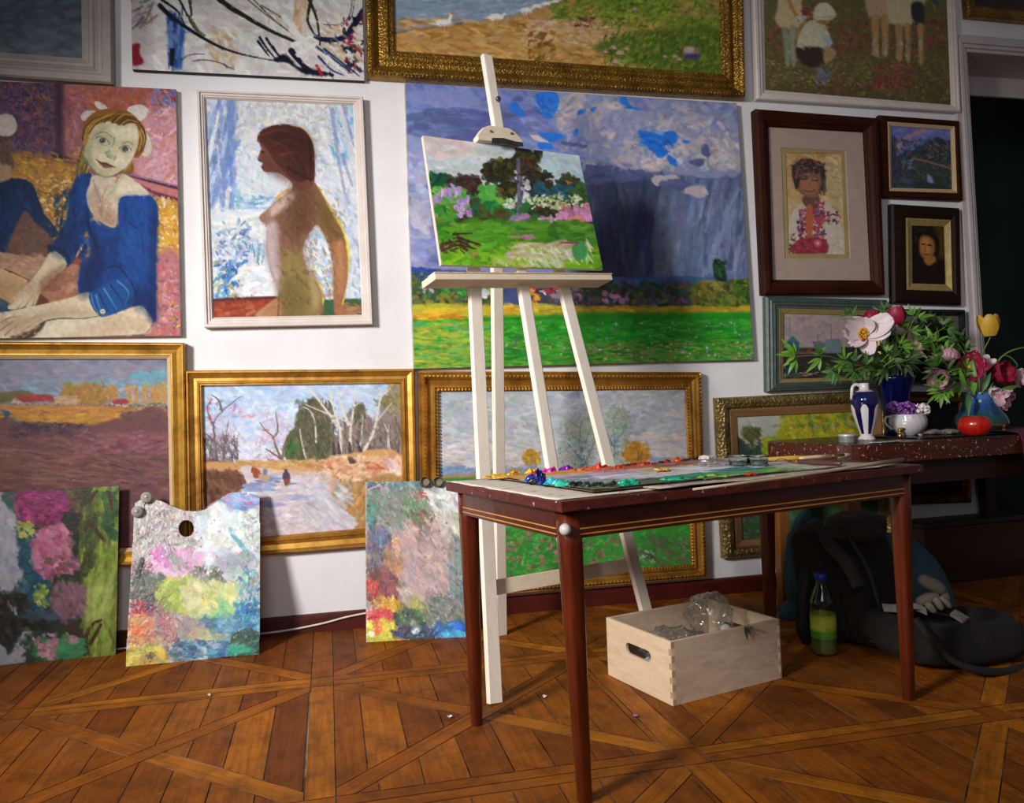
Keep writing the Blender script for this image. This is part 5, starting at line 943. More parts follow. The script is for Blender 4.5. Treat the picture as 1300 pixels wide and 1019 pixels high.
 # --------------------- the room
def clip(P,a,b,c):
 R=[]; n=len(P)
 for i in range(n):
  p,q=P[i],P[(i+1)%n]; u,v=a*p[0]+b*p[1]-c,a*q[0]+b*q[1]-c
  if u>=0:R.append(p)
  if(u>=0)!=(v>=0):t=u/(u-v); R.append((p[0]+(q[0]-p[0])*t,p[1]+(q[1]-p[1])*t))
 return R
def floor_mesh():
 V=[]; Fc=[]; colr=[]; uvs=[]
 def plank(P,ax,lo=0.0,hi=1.0,g=.0017):
  Q=list(P); n=len(P)
  ar=sum(P[i][0]*P[(i+1)%n][1]-P[(i+1)%n][0]*P[i][1]for i in range(n))
  if abs(ar)<6e-4:return
  sg=1 if ar>0 else-1
  for i in range(n):
   (ax_,ay_),(bx_,by_)=P[i],P[(i+1)%n]; L=math.hypot(bx_-ax_,by_-ay_)
   if L<1e-6:continue
   nx,ny=-(by_-ay_)/L*sg,(bx_-ax_)/L*sg; Q=clip(Q,nx,ny,nx*ax_+ny*ay_+g)
   if len(Q)<3:return
  s=len(V); o=rng.random(2)*40
  V.extend([(x,y,0.0)for x,y in Q]); Fc.append(list(range(s,s+len(Q)))); colr.append(lo+(hi-lo)*rng.random())
  uvs.append([(((x*ax[0]+y*ax[1])+o[0]),((-x*ax[1]+y*ax[0])+o[1]))for x,y in Q])
 X0,X1,Y0,Y1=-3.0,6.0,-5.0,0.0; SX,SY,BX,BY=1.0,.96,.08,.1
 def panel(x0,x1,y0,y1):
  w,h=x1-x0,y1-y0; L=math.hypot(w,h); d=.034; R=[(x0,y0),(x1,y0),(x1,y1),(x0,y1)]
  n1=(-h/L,w/L); k1=n1[0]*x0+n1[1]*y0; n2=(h/L,w/L); k2=n2[0]*x0+n2[1]*y1
  plank(clip(clip(R,*n1,k1-d),-n1[0],-n1[1],-k1-d),(w/L,h/L),.4,1)
  b2=clip(clip(R,*n2,k2-d),-n2[0],-n2[1],-k2-d)
  for sg in(1,-1):plank(clip(b2,sg*n1[0],sg*n1[1],sg*k1+d),(w/L,-h/L),.4,1)
  for s1 in(1,-1):
   for s2 in(1,-1):
    T=clip(clip(R,s1*n1[0],s1*n1[1],s1*k1+d),s2*n2[0],s2*n2[1],s2*k2+d)
    if len(T)<3:continue
    a=x0-.03*rng.random()
    while a<x1:
     b=a+.105+.02*rng.random(); P=clip(clip(T,1,0,a),-1,0,-b)
     if len(P)>2:plank(P,(0,1),0,.8)
     a=b
 for i in range(-3,6):
  for j in range(-5,1):
   bx0=i*SX-BX; bx1=i*SX; by1=-.65+(j)*SY; by0=by1-BY; ny=by0+SY
   my=(by0+by1)/2
   for q in(0,1):plank([(bx1,by0+q*BY/2),(bx0+SX,by0+q*BY/2),(bx0+SX,my+q*BY/2),(bx1,my+q*BY/2)],(1,0),.45,1)
   plank([(bx0,by0),(bx1,by0),(bx1,by1),(bx0,by1)],(0,1),.3,.8)
   plank([(bx0,by1),(bx1,by1),(bx1,ny),(bx0,ny)],(0,1),.4,1)
   panel(bx1,bx0+SX,by1,ny)
 s=len(V); V.extend([(X0,Y0,-.004),(X1,Y0,-.004),(X1,1.2,-.004),(X0,1.2,-.004)]); Fc.append([s,s+1,s+2,s+3]); colr.append(-1); uvs.append([(0,0)]*4)
 me=bpy.data.meshes.new('floor'); me.from_pydata(V,[],Fc)
 at=me.attributes.new('plank','FLOAT','FACE'); at.data.foreach_set('value',colr)
 uv=me.uv_layers.new(name='grain'); uv.data.foreach_set('uv',np.array([q for f in uvs for q in f],dtype=np.float32).ravel())
 t=NT('parquet'); a=t.n('ShaderNodeAttribute',attribute_name='plank'); u=t.n('ShaderNodeUVMap',uv_map='grain')
 mp=t.n('ShaderNodeMapping'); t.l(u.outputs[0],mp.inputs[0]); mp.inputs['Scale'].default_value=(2.2,38,1)
 g=t.noise(mp.outputs[0],1.3,9,.74,1.2)
 base=t.ramp(a.outputs['Fac'],[(0,'86440f'),(.3,'9c5413'),(.5,'b06216'),(.62,'a05611'),(.8,'bc6c16'),(1,'d28220')])
 c=t.mix(t.ramp(g,[(.36,'000000'),(.62,'ffffff')]),t.mix(.5,base,'3c1a06'),base)
 ob=t.coord(); big=t.noise(ob,2.3,4,.6)
 c=t.mix(t.ramp(big,[(.35,'000000'),(.7,'b8b8b8')]),c,'4a260c')
 mp2=t.n('ShaderNodeMapping'); t.l(ob,mp2.inputs[0]); mp2.inputs['Scale'].default_value=(3,60,1); mp2.inputs['Rotation'].default_value=(0,0,.9)
 mp3=t.n('ShaderNodeMapping'); t.l(ob,mp3.inputs[0]); mp3.inputs['Scale'].default_value=(50,3,1); mp3.inputs['Rotation'].default_value=(0,0,.4)
 s1=t.noise(mp2.outputs[0],2.2,3,.7); s2=t.noise(mp3.outputs[0],2.2,3,.7)
 c=t.mix(t.ramp(s1,[(.66,'000000'),(.74,'6a6a6a')]),c,'b8a48c'); c=t.mix(t.ramp(s2,[(.67,'000000'),(.75,'5a5a5a')]),c,'b8a48c')
 sp=t.noise(ob,34,3,.6); c=t.mix(t.ramp(sp,[(.68,'000000'),(.73,'8a8a8a')]),c,'b8a890'); c=t.mix(t.ramp(t.noise(ob,9,6,.75),[(.47,'000000'),(.62,'b0b0b0')]),c,'3a1e0c'); c=t.mix(t.ramp(t.noise(ob,3.1,7,.8),[(.52,'000000'),(.72,'808080')]),c,'96704a')
 dark=t.n('ShaderNodeMath',operation='LESS_THAN'); t.l(a.outputs['Fac'],dark.inputs[0]); dark.inputs[1].default_value=-.5
 c=t.mix(dark.outputs[0],c,t.ramp(t.noise(ob,5,4,.7),[(.4,'3a2412'),(.6,'9a8a78')]))
 t.set(Base_Color=c,Roughness=t.ramp(t.noise(ob,14,4),[(.3,'b8b8b8'),(.7,'d0d0d0')]))
 t.b.inputs['Specular IOR Level'].default_value=.14
 t.bump(g,.12,.0015)
 return struct(link('floor',me,t.m))
floor_mesh()
M_WALL=mottled('plaster_white','d9d6d6','e4e2e2',3,.85,bump=.25,bscale=26,spec=.2,bd=.006)
M_BASE=mottled('oxblood_paint','3c100b','521711',9,.42,bump=.2,bscale=40,bd=.003)
M_TRIM=mottled('trim_paint','b9aeac','c9bfbc',6,.5,bump=.15,bscale=30)
M_PASS=mottled('passage_paint','2c3f3d','3a504d',2.5,.6,bump=.1)
DX0=3.55; DZ=2.90; WT=.32; DX1=4.75
bm=NB(); abox(bm,(-3,0,0),(DX0,.3,4.2)); abox(bm,(DX0,0,DZ),(DX1,.3,4.2)); abox(bm,(DX1,0,0),(6,.3,4.2)); struct(obj('wall_back',bm,M_WALL))
bm=NB(); abox(bm,(DX0-.4,.3+.9,0),(DX1+.6,1.3,4.2)); abox(bm,(DX0-.42,.3,0),(DX0-.3,1.2,4.2)); abox(bm,(DX1+.5,.3,0),(DX1+.6,1.2,4.2)); struct(obj('wall_passage',bm,M_PASS))
bm=NB(); prism(bm,[(0,0),(-.022,0),(-.022,.062),(-.012,.074),(0,.079)],-3,DX0-.09,Matrix(((0,0,1,0),(1,0,0,0),(0,1,0,0),(0,0,0,1)))); struct(obj('baseboard_back',bm,M_BASE))
bm=NB()
for a,b,d in((-.085,-.055,.02),(-.055,-.03,.034),(-.03,-.008,.026),(-.008,.012,.016)):
 abox(bm,(DX0+a,-d,0),(DX0+b,.0,DZ-a)); abox(bm,(DX1-b,-d,0),(DX1-a,.0,DZ-a)); abox(bm,(DX0+b,-d,DZ-b),(DX1-b,.0,DZ-a))
struct(obj('trim_1',bm,M_TRIM,bev=.004))
bm=NB(); abox(bm,(DX0,.0,0),(DX0+.012,.3,DZ)); abox(bm,(DX1-.012,0,0),(DX1,.3,DZ)); abox(bm,(DX0,0,DZ-.012),(DX1,.3,DZ)); abox(bm,(DX0,.3-.02,DZ-.13),(DX1,.3,DZ-.012)); struct(obj('trim_2',bm,M_TRIM))
# --------------------- frames
G_BRIGHT=goldmat('gilding_bright','cc9a3e','e4bc62','7a5220'); G_WARM=goldmat('gilding_warm','ba8638','d8a850','6a441a')
G_CARVE=goldmat('gilding_carved','9a7228','b88c3c','54381a',.5,110); G_PALE=goldmat('gilding_pale','9c8350','c0a870','5a4824',.7,80,.42)
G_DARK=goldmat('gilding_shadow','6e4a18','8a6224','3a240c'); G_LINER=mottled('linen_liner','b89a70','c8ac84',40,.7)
W_CREAM=mottled('frame_cream','cbbdb4','d8ccc4',12,.5,bump=.15); W_WHITE=mottled('frame_white','dcd6d2','e8e4e0',12,.5,bump=.12)
W_BEIGE=mottled('frame_beige','8a8078','9a9088',14,.55,bump=.2); MAHOG=woodmat('mahogany_frame',[(.3,'1e0a06'),(.55,'341409'),(.8,'4a2012')],0,.55,spec=.1)
WALNUT=woodmat('walnut_frame',[(.3,'160c08'),(.6,'24140d'),(.8,'322018')],0,.5,spec=.12); GREENF=mottled('frame_green_grey','39463f','4c5a52',25,.45,bump=.3,bscale=90)
BLACKF=mottled('frame_black','0f1116','181b22',10,.3,bump=.1); M_SLIP=mottled('slip_gold','a08850','b8a068',30,.45,.4)
OAKLN=woodmat('oak_liner',[(.3,'6a4a2c'),(.6,'84603a'),(.8,'96704a')],0,.5); M_MAT=mottled('mount_board','a89084','b49c90',20,.85,bump=.1); M_MAT2=mottled('mount_ochre','9a8450','a89260',20,.8)
M_EDGE=mottled('raw_canvas_edge','8a8076','b8b0a6',18,.9,bump=.4,bscale=120); M_EDGED=mottled('dark_tacked_edge','1a1816','2c2824',18,.8,bump=.3)
def glass(name,col='ffffff',rough=.0,tint=1.0):
 t=NT(name); t.set(Base_Color=col,Roughness=rough,Transmission_Weight=1.0,IOR=1.45); return t.m
def thin_glass(name,refl=.06):
 t=NT(name); tr=t.n('ShaderNodeBsdfTransparent'); gl=t.n('ShaderNodeBsdfGlossy'); gl.inputs['Roughness'].default_value=.03; mx=t.n('ShaderNodeMixShader'); mx.inputs[0].default_value=refl
 t.l(tr.outputs[0],mx.inputs[1]); t.l(gl.outputs[0],mx.inputs[2]); t.l(mx.outputs[0],t.out.inputs[0]); return t.m
M_PANE=thin_glass('picture_glass',.07)
def XZ(p):return np.array([p[0],p[2]])
def frame_mesh(bm,O,I,prof,back=.003):
 """O, I: outer and inner corners (x, z) TL TR BR BL; prof: (t, depth) pairs from the outer edge to the sight edge"""
 rings=[]
 for t,d in[(0,back)]+list(prof):
  rings.append([bm.verts.new((*(O[k]*(1-t)+I[k]*t)[:1],-d,(O[k]*(1-t)+I[k]*t)[1]))for k in range(4)])
 for A,B in zip(rings,rings[1:]):
  for k in range(4):bm.faces.new((A[k],A[(k+1)%4],B[(k+1)%4],B[k]))
def beads(bm,O,I,t,d,r,gap,el=1.0,sides=(0,1,2,3),rot=0.0):
 P=[O[k]*(1-t)+I[k]*t for k in range(4)]
 for k in sides:
  a,b=P[k],P[(k+1)%4]; L=np.linalg.norm(b-a); n=max(2,int(L/gap)); u=(b-a)/L
  for i in range(n):
   c=a+(b-a)*(i+.5)/n; an=math.atan2(u[1],u[0])+rot
   M=Matrix.Translation((c[0],-d,c[1]))@Matrix.Rotation(-an,4,'Y')@Matrix.Diagonal((r*el,r,r,1))
   bmesh.ops.create_icosphere(bm,subdivisions=1,radius=1,matrix=M)
def px4(q,y):return[XZ(W(u,v,-y))for u,v in q]
PICS={}
def hang(key,label,outer,inner,prof,fm,paint,cd,cat='painting',group='framed pictures on the wall',gain=1.0,bead=(),liner=None,yo=None,glassed=None,mats=(),cq=None,cm=None):
 """a framed picture: frame (and liner, mount, glass) with its painted canvas"""
 yo=prof[0][1]if yo is None else yo
 O=px4(outer,yo); I=px4(inner,cd)
 c=sum(O)/4; root=empty('framed_painting',(c[0],-.003,min(O[2][1],O[3][1])),label,cat,group)
 bm=NB(); frame_mesh(bm,O,I,list(prof)+[(1,cd-.002)])
 for b in bead:beads(bm,O,I,*b)
 keep(obj('frame',bm,fm),root)
 if liner:
  t0,t1,d0,d1,lm=liner; bm=NB(); frame_mesh(bm,[O[k]*(1-t0)+I[k]*t0 for k in range(4)],[O[k]*(1-t1)+I[k]*t1 for k in range(4)],[(0,d0),(.15,d0+.002),(1,d1),(1,cd-.002)],cd-.002); keep(obj('liner',bm,lm),root)
 for nm,oq,iq,y0,mm in mats:
  bm=NB(); frame_mesh(bm,px4(oq,y0),px4(iq,y0),[(0,y0),(.97,y0),(1,y0-.003)],y0-.004); keep(obj(nm,bm,mm),root)
 P=paint()if not isinstance(paint,Paint)else paint
 c4=[W(u,v,-cd)for u,v in P.q]
 P.brushy(*BRUSH[key])
 o=P.mesh('canvas',c4,cm or M_OIL,None,gain); keep(o,root)
 if glassed:
  bm=NB(); y0,gq=glassed; q=px4(gq,y0); bm.faces.new([bm.verts.new((x,-y0,z))for x,z in q]); keep(obj('glass_pane',bm,M_PANE),root)
 PICS[key]=root; return root
def bare(key,name,label,P,yd,em,gain=1.0,group=None,cm=None,wob=0.0,cat='painting'):
 """an unframed stretched canvas: painted face and tacked edges"""
 P.brushy(*BRUSH[key])
 q=px4(P.q,yd); c=sum(q)/4; root=empty(name,(c[0],-.003,min(q[2][1],q[3][1])),label,cat,group)
 o=P.mesh('painted_face',[np.array((x,-yd-.0006,z))for x,z in q],cm or M_OIL,None,gain); keep(o,root)
 bm=NB(); n=40; F_=[]; B_=[]
 for k in range(4):
  a,b=q[k],q[(k+1)%4]
  for i in range(n):
   p=a+(b-a)*i/n; w=1+wob*(vnoise(np.array(p[0]*60),np.array(p[1]*60),2)-.5)if wob else 1
   F_.append(bm.verts.new((p[0],-yd,p[1]))); d=(p-c); L=np.linalg.norm(d); e=d/L*wob*.006*float(vnoise(np.array(p[0]*45+.1),np.array(p[1]*45),2))if wob else d*0
   B_.append(bm.verts.new((p[0]+e[0],-.004,p[1]+e[1])))
 m=len(F_)
 for i in range(m):bm.faces.new((F_[i],F_[(i+1)%m],B_[(i+1)%m],B_[i]))
 bm.faces.new(F_); bm.faces.new(B_[::-1])
 keep(obj('stretcher_edge',bm,em),root); return root
E=1.0
bare('girl','unframed_canvas','large unframed canvas of a girl in a dark blue leotard with a white hair bow',paint_girl(),.03,M_EDGE,GAIN['girl'],wob=1.0)
bare('abstract','unframed_canvas','black edged canvas with loose black and navy brush strokes on off white',paint_abstract(),.032,M_EDGED,GAIN['abstract'])
bare('storm','unframed_canvas','largest unframed canvas: rain clouds over a bright green meadow, behind the easel',paint_storm(),.034,M_EDGE,GAIN['storm'],wob=.6)
CV=[(0,.036),(.06,.042),(.12,.042),(.2,.034),(.45,.026),(.7,.03),(.8,.034),(.86,.03),(1,.016)]
hang('nude','white framed tall painting of a brown haired nude woman in profile against pale blue',[(249.7,113.9),(460.8,122.7),(473.2,411.5),(259.4,415.7)],[(261,125.9),(448.2,134),(459.5,399.5),(271.7,402.8)],[(0,.04),(.06,.044),(.3,.044),(.36,.036),(.62,.036),(.66,.03),(.82,.03),(.86,.025),(1,.018)],W_CREAM,paint_nude,.016,gain=GAIN['nude'])
hang('geese','broad ornate gilt frame at the top with white geese walking along a sandy shore',[(459,-222),(938,-226),(944.5,124.5),(466,97)],[(498,-170),(907,-176),(915.8,94),(502,65)],[(0,.05),(.04,.066),(.14,.07),(.24,.062),(.3,.05),(.42,.036),(.55,.04),(.64,.05),(.72,.05),(.8,.036),(.88,.034),(.93,.03),(1,.018)],G_CARVE,paint_geese,.014,gain=GAIN['geese'],bead=[(.08,.068,.0085,.0172,.8),(.9,.034,.004,.011)])
hang('plough','wide gilt frame at lower left with reddish ploughed fields and red roofed barns',[(-145,432.5),(234,435),(238.5,716),(-145,723)],[(-120,456),(212.6,455.6),(217,694),(-120,700)],[(0,.05),(.1,.055),(.14,.055),(.2,.042),(.45,.032),(.7,.04),(.76,.04)],G_BRIGHT,paint_ploughland,.014,gain=GAIN['plough'],liner=(.76,1,.034,.024,G_LINER))
hang('road','gilt frame with a sandy road between birches in early spring, a cart and a walker',[(235,470),(526,468),(531,688.2),(239,711.5)],[(257.3,490.6),(507.6,486.8),(512,666),(262,687)],[(0,.042),(.08,.05),(.16,.05),(.22,.042),(.5,.034),(.68,.036),(.74,.042),(.8,.042),(.84,.034),(.92,.034),(1,.018)],G_WARM,paint_road,.014,gain=GAIN['road'])
hang('meadow','beaded gilt frame behind the easel with pale trees under grey clouds and a green meadow',[(531,471),(889.5,472),(896.5,732),(535,763)],[(557,497),(869,494),(877,716),(560,738)],[(0,.042),(.06,.05),(.12,.046),(.2,.056),(.3,.056),(.38,.046),(.45,.034),(.6,.03),(.7,.04),(.78,.04),(.82,.034),(1,.018)],G_WARM,paint_meadow,.014,gain=GAIN['meadow'],bead=[(.05,.05,.004,.0095),(.25,.056,.007,.019,1.25),(.9,.03,.0065,.016,1.5,(0,1,2,3),.6)])
hang('children','off white frame at upper right with children picking flowers in a red meadow',[(950,-162),(1206,-165),(1219.2,142.7),(960.8,126)],[(967,-150),(1196,-150),(1207,133.3),(971.5,114.4)],[(0,.034),(.1,.04),(.3,.04),(.36,.032),(.6,.032),(.66,.026),(1,.018)],W_CREAM,paint_children,.016,gain=GAIN['children'])
hang('embroidered','large mahogany frame with a wide pale mount around a small portrait in an embroidered blouse',[(958.8,138.3),(1115,150),(1123.3,373.7),(970,373.7)],[(970+3,162),(1093.7,169),(1103.4,356.5),(979,355.7)],[(0,.05),(.12,.062),(.4,.066),(.62,.058),(.8,.044),(.9,.04),(1,.034)],MAHOG,paint_embroidered,.016,gain=GAIN['embroidered'],glassed=(.03,[(974,162),(1093.7,169),(1103.4,356.5),(979,355.7)]),mats=[('mount',[(970,159),(1098,166),(1107,360),(976,360)],[(992,187.5),(1073,192),(1079,328),(997,327.5)],.024,M_MAT),('inner_mount',[(990,186),(1075,190),(1081,330),(995,329)],[(997.5,194),(1067.5,192+3),(1072.5,323),(1001.5,321.5)],.02,M_MAT2)])
hang('rainbow','small dark frame with cream slip showing a rainbow over dark trees',[(1115.8,146),(1217,153.5),(1222,254.6),(1120,250.5)],[(1130.5,160),(1206.4,165.4),(1208.6,240.8),(1131.6,238.8)],[(0,.03),(.1,.038),(.5,.038),(.6,.028)],MAHOG,paint_rainbow,.014,gain=GAIN['rainbow'],liner=(.64,1,.03,.02,G_LINER))
hang('sitter','smallest dark frame with gold slip around a nearly black portrait of a dark haired sitter',[(1131,258.8),(1217.5,264.3),(1219.7,387.5),(1133,384.8)],[(1156.8,286.5),(1198,287.8),(1200.3,361.2),(1157.4,359.8)],[(0,.03),(.08,.04),(.45,.044),(.6,.034)],WALNUT,paint_dark_sitter,.014,gain=GAIN['sitter'],liner=(.66,1,.034,.02,M_SLIP))
hang('harbour','grey green fluted frame behind the flowers with a harbour boathouse and ships',[(971.8,376.5),(1126,380.5),(1128,491),(973.6,497.4)],[(994,398),(1113,401),(1114.5,478),(994,481)],[(0,.034),(.1,.042),(.2,.038),(.28,.044),(.36,.038),(.46,.042),(.56,.034),(.66,.034)],GREENF,paint_harbour,.014,gain=GAIN['harbour'],liner=(.66,1,.03,.02,M_SLIP))
hang('profile','black frame half hidden by the flowers with a dark profile of a sitter',[(1131,392),(1224,393),(1226,485.5),(1133,488)],[(1145,400.5),(1216.5,400.5),(1218.5,480),(1146.5,481.5)],[(0,.04),(.15,.05),(.5,.05),(.7,.036),(1,.02)],BLACKF,paint_profile,.014,gain=GAIN['profile'])
hang('grove','low carved pale gilt frame on the right with yellow green trees, behind the tables',[(908,505),(1132,494),(1140,690),(918,709)],[(934,529),(1108,521),(1115,669),(941.5,685.6)],[(0,.03),(.06,.044),(.3,.052),(.5,.044),(.58,.028),(.62,.028)],G_PALE,paint_lilacs_grove,.014,gain=GAIN['grove'],liner=(.62,1,.03,.022,OAKLN))
hang('nightleft','wide grey beige frame cut off at the upper left with a murky dark landscape',[(-160,-180),(141,-184),(144,107),(-160,86)],[(-120,-140),(101.5,-142),(104.5,74.5),(-120,58)],[(0,.04),(.06,.05),(.3,.05),(.36,.04),(.55,.036),(.62,.042),(.72,.042),(.78,.03),(1,.018)],W_BEIGE,lambda:paint_night([(-120,-140),(101.5,-142),(104.5,74.5),(-120,58)],'3c4450','6a7078',1),.014,gain=GAIN['nightleft'],bead=[(.5,.038,.003,.0075,.7,(1,2))])
hang('overdoor','small gilt frame above the doorway with only its lower edge in view',[(1218,-120),(1352,-116),(1362,33),(1228.7,20.5)],[(1231,-106),(1338,-103),(1348,19),(1238,7.5)],[(0,.04),(.1,.048),(.25,.048),(.4,.036),(.6,.034),(.8,.03),(1,.018)],G_CARVE,lambda:paint_night([(1231,-106),(1338,-103),(1348,19),(1238,7.5)],'3a302c','5a4c44',2),.014,gain=GAIN['overdoor'])
# --------------------- lights
def area(name,loc,aim,power,size,col=(1,1,1),spot=None):
 L=bpy.data.lights.new(name,'SPOT' if spot else 'AREA'); o=bpy.data.objects.new(name,L); COL.objects.link(o); o.location=loc
 o.rotation_euler=(Vector(aim)-Vector(loc)).to_track_quat('-Z','Y').to_euler(); L.energy=power; L.color=col
 if spot:L.spot_size=spot[0]; L.spot_blend=spot[1]; L.shadow_soft_size=size
 else:L.shape='DISK'; L.size=size
 return o
 # --------------------- easel
PINE=woodmat('pine_wood',[(.3,'e6d6c0'),(.55,'f0e4d4'),(.8,'f4ecde')],2,.55,grain=34,bump=.1,spec=.3)
PINEX=woodmat('pine_wood_cross',[(.3,'dcc6a6'),(.55,'e8d6bc'),(.8,'eee0ca')],0,.55,grain=30,bump=.1,spec=.3)
M_STEEL=mottled('dull_steel','4a4c50','74767a',30,.4,.8,bump=.1); M_BRASS=mottled('brass_metal','a8803c','c8a058',20,.28,.9,bump=.05)
EA=F(624,894); EB=np.array([1.212,-.84,0.0]); ET=(EB-EA)/np.linalg.norm(EB-EA); EN=np.array([-ET[1],ET[0],0]); EM=(EA+EB)/2; TH=.2
EU=math.cos(TH)*np.array([0,0,1.0])+math.sin(TH)*EN; EQ=math.cos(TH)*EN-math.sin(TH)*np.array([0,0,1.0])
def EP(a,h,f=0.0):return EM+ET*a+EU*h-EQ*f
def EPX(u,v,f=0.0):
 r=RM.T@np.array([(u-PPX)/FPX,(PPY-v)/FPX,1.0]); P0=EM-EQ*f; return CAM+r*(((P0-CAM)@EQ)/(r@EQ))
def eframe(f0=0.0):return Matrix(((ET[0],EU[0],-EQ[0],EM[0]-EQ[0]*f0),(ET[1],EU[1],-EQ[1],EM[1]-EQ[1]*f0),(ET[2],EU[2],-EQ[2],EM[2]-EQ[2]*f0),(0,0,0,1)))
easel=empty('easel',EM,'tall pale pine studio easel standing behind the paint table','easel')
def ez(P):P=np.array(P); k=P[2]/EU[2]; return P
def eleg(a0,a1,h1,f,w=.05,d=.024):
 bm=NB(); lo=EP(a0,0.0,f); s=lo[2]/EU[2]; bar(bm,EP(a0,-s+.001,f),EP(a1,h1,f),w,d,-EQ)
 for v in bm.verts:
  if v.co.z<.03:v.co.z=max(v.co.z,.0)if v.co.z>.0 else .0
 return bm
for a0,a1 in((-.365,-.165),(.378,.165)):
 keep(obj('leg',eleg(a0,a1,1.95,.0),PINE,easel,bev=.0025),easel)
top=EP(0,2.0,-.05); C0=F(636,806); bm=NB(); bar(bm,C0+np.array([0,0,.0]),top,.048,.026,EN)
for v in bm.verts:
 if v.co.z<.03:v.co.z=0
keep(obj('leg',bm,PINE,easel,bev=.0025),easel)
bm=NB(); bar(bm,EP(0,.335,.026),EP(-.012,2.49,.026),.05,.026,-EQ)
for v in bm.verts:
 if(v.co-Vector(EP(-.012,2.49,.026))).length<.06:
  pass
keep(obj('mast',bm,PINE,easel,bev=.006),easel)
bm=NB(); bar(bm,EP(-.335,.365,-.024),EP(.345,.358,-.024),.024,.052,EU); keep(obj('crossbar',bm,PINEX,easel,bev=.002),easel)
bm=NB(); bar(bm,EP(-.17,1.935,-.03),EP(.17,1.935,-.03),.03,.05,EU); keep(obj('top_crossbar',bm,PINEX,easel,bev=.002),easel)
La,Lb=EPX(550,351.5,.085),EPX(775.5,352.5,.085)
ledge_d=Vector(Lb-La).normalized()
t=NT('paint_stained_pine'); v=t.coord(); n1=t.noise(t.coord((40,40,4)),1.5,5); c=t.ramp(n1,[(.3,'cdb088'),(.7,'e4cfac')])
for k,(cc,th)in enumerate((('2c3450',.62),('c8b8b8',.64),('7a4a58',.66))):
 c=t.mix(t.ramp(t.noise(t.coord((1,1,1),rot=(k,k,1)),38+9*k,3),[(th,'000000'),(th+.04,'c0c0c0')]),c,cc)
t.set(Base_Color=c,Roughness=.55); M_STAIN=t.m
bm=NB(); bar(bm,La-EQ*(-.04),Lb-EQ*(-.04),.1,.026,EU); ledge=keep(obj('ledge',bm,PINEX,easel,bev=.003),easel)
bm=NB(); bar(bm,La+EU*.0135+EQ*.012,Lb+EU*.0135+EQ*.012,.05,.004,EU); keep(obj('paint_crust',bm,M_STAIN,ledge),easel).parent=ledge
o=bpy.data.objects['paint_crust']; o.matrix_parent_inverse=(ledge.matrix_parent_inverse.copy()if False else Matrix.Identity(4)); o.matrix_parent_inverse=Matrix.Identity(4)
CT=EPX(606,184,.05); CB=EPX(662,190,.05)
ca=Vector(EPX(603,181.5,.055)); cb=Vector(EPX(660,186.5,.055)); cx=(cb-ca).normalized(); cu=Vector(EU); cw=(cb-ca).length; cf=Vector(-EQ)
Mc=Matrix(((cx[0],cu[0],cf[0],ca[0]),(cx[1],cu[1],cf[1],ca[1]),(cx[2],cu[2],cf[2],ca[2]),(0,0,0,1)))
bm=NB(); prism(bm,[(0,0),(cw,0),(cw,.018),(cw*.86,.05),(cw*.74,.066),(cw*.3,.07),(cw*.14,.056),(0,.02)],-.012,.026,Mc); blk=keep(obj('clamp_block',bm,PINEX,easel,bev=.003),easel)
bm=NB(); prism(bm,[(cw*.27,-.012),(cw*.98,-.012),(cw*.97,.004),(cw*.8,.006),(cw*.55,.016),(cw*.3,.012)],.0265,.031,Mc); q=keep(obj('steel_lip',bm,M_STEEL,None),easel); q.parent=blk; q.matrix_parent_inverse=Matrix.Identity(4)
for x in(.3,.76):
 bm=NB(); ball(bm,Mc@Vector((cw*x,.042,.026)),.006,u=8,v=6); q=obj('screw',bm,M_STEEL,blk)
bm=NB(); lathe(bm,[(0,.012),(.009,.012),(.011,.008),(.011,0)],n=14); bm.transform(Matrix.Translation(EP(.0,2.28,.041))@Vector(-EQ).to_track_quat('Z','Y').to_matrix().to_4x4()); keep(obj('bolt',bm,M_STEEL,easel),easel)
gp=paint_garden().brushy(500,7,3.5,.2,.8); gc=[EPX(u,v,.058)for u,v in gp.q]
root=empty('easel_painting',(gc[3]+gc[2])/2,'fresh unframed study of a dark tree and pink flowering shrubs, clamped on the easel','painting')
keep(gp.mesh('painted_face',gc,M_IMP,None,GAIN['garden'],.0012),root)
bm=NB(); A=[bm.verts.new(c+EQ*.0005)for c in gc]; B=[bm.verts.new(c+EQ*.016)for c in gc]; bm.faces.new(A); bm.faces.new(B[::-1])
for i in range(4):bm.faces.new((A[i],A[(i+1)%4],B[(i+1)%4],B[i]))
keep(obj('canvas_edge',bm,mottled('primed_linen','c8b8a8','d8ccc0',30,.8)),root)
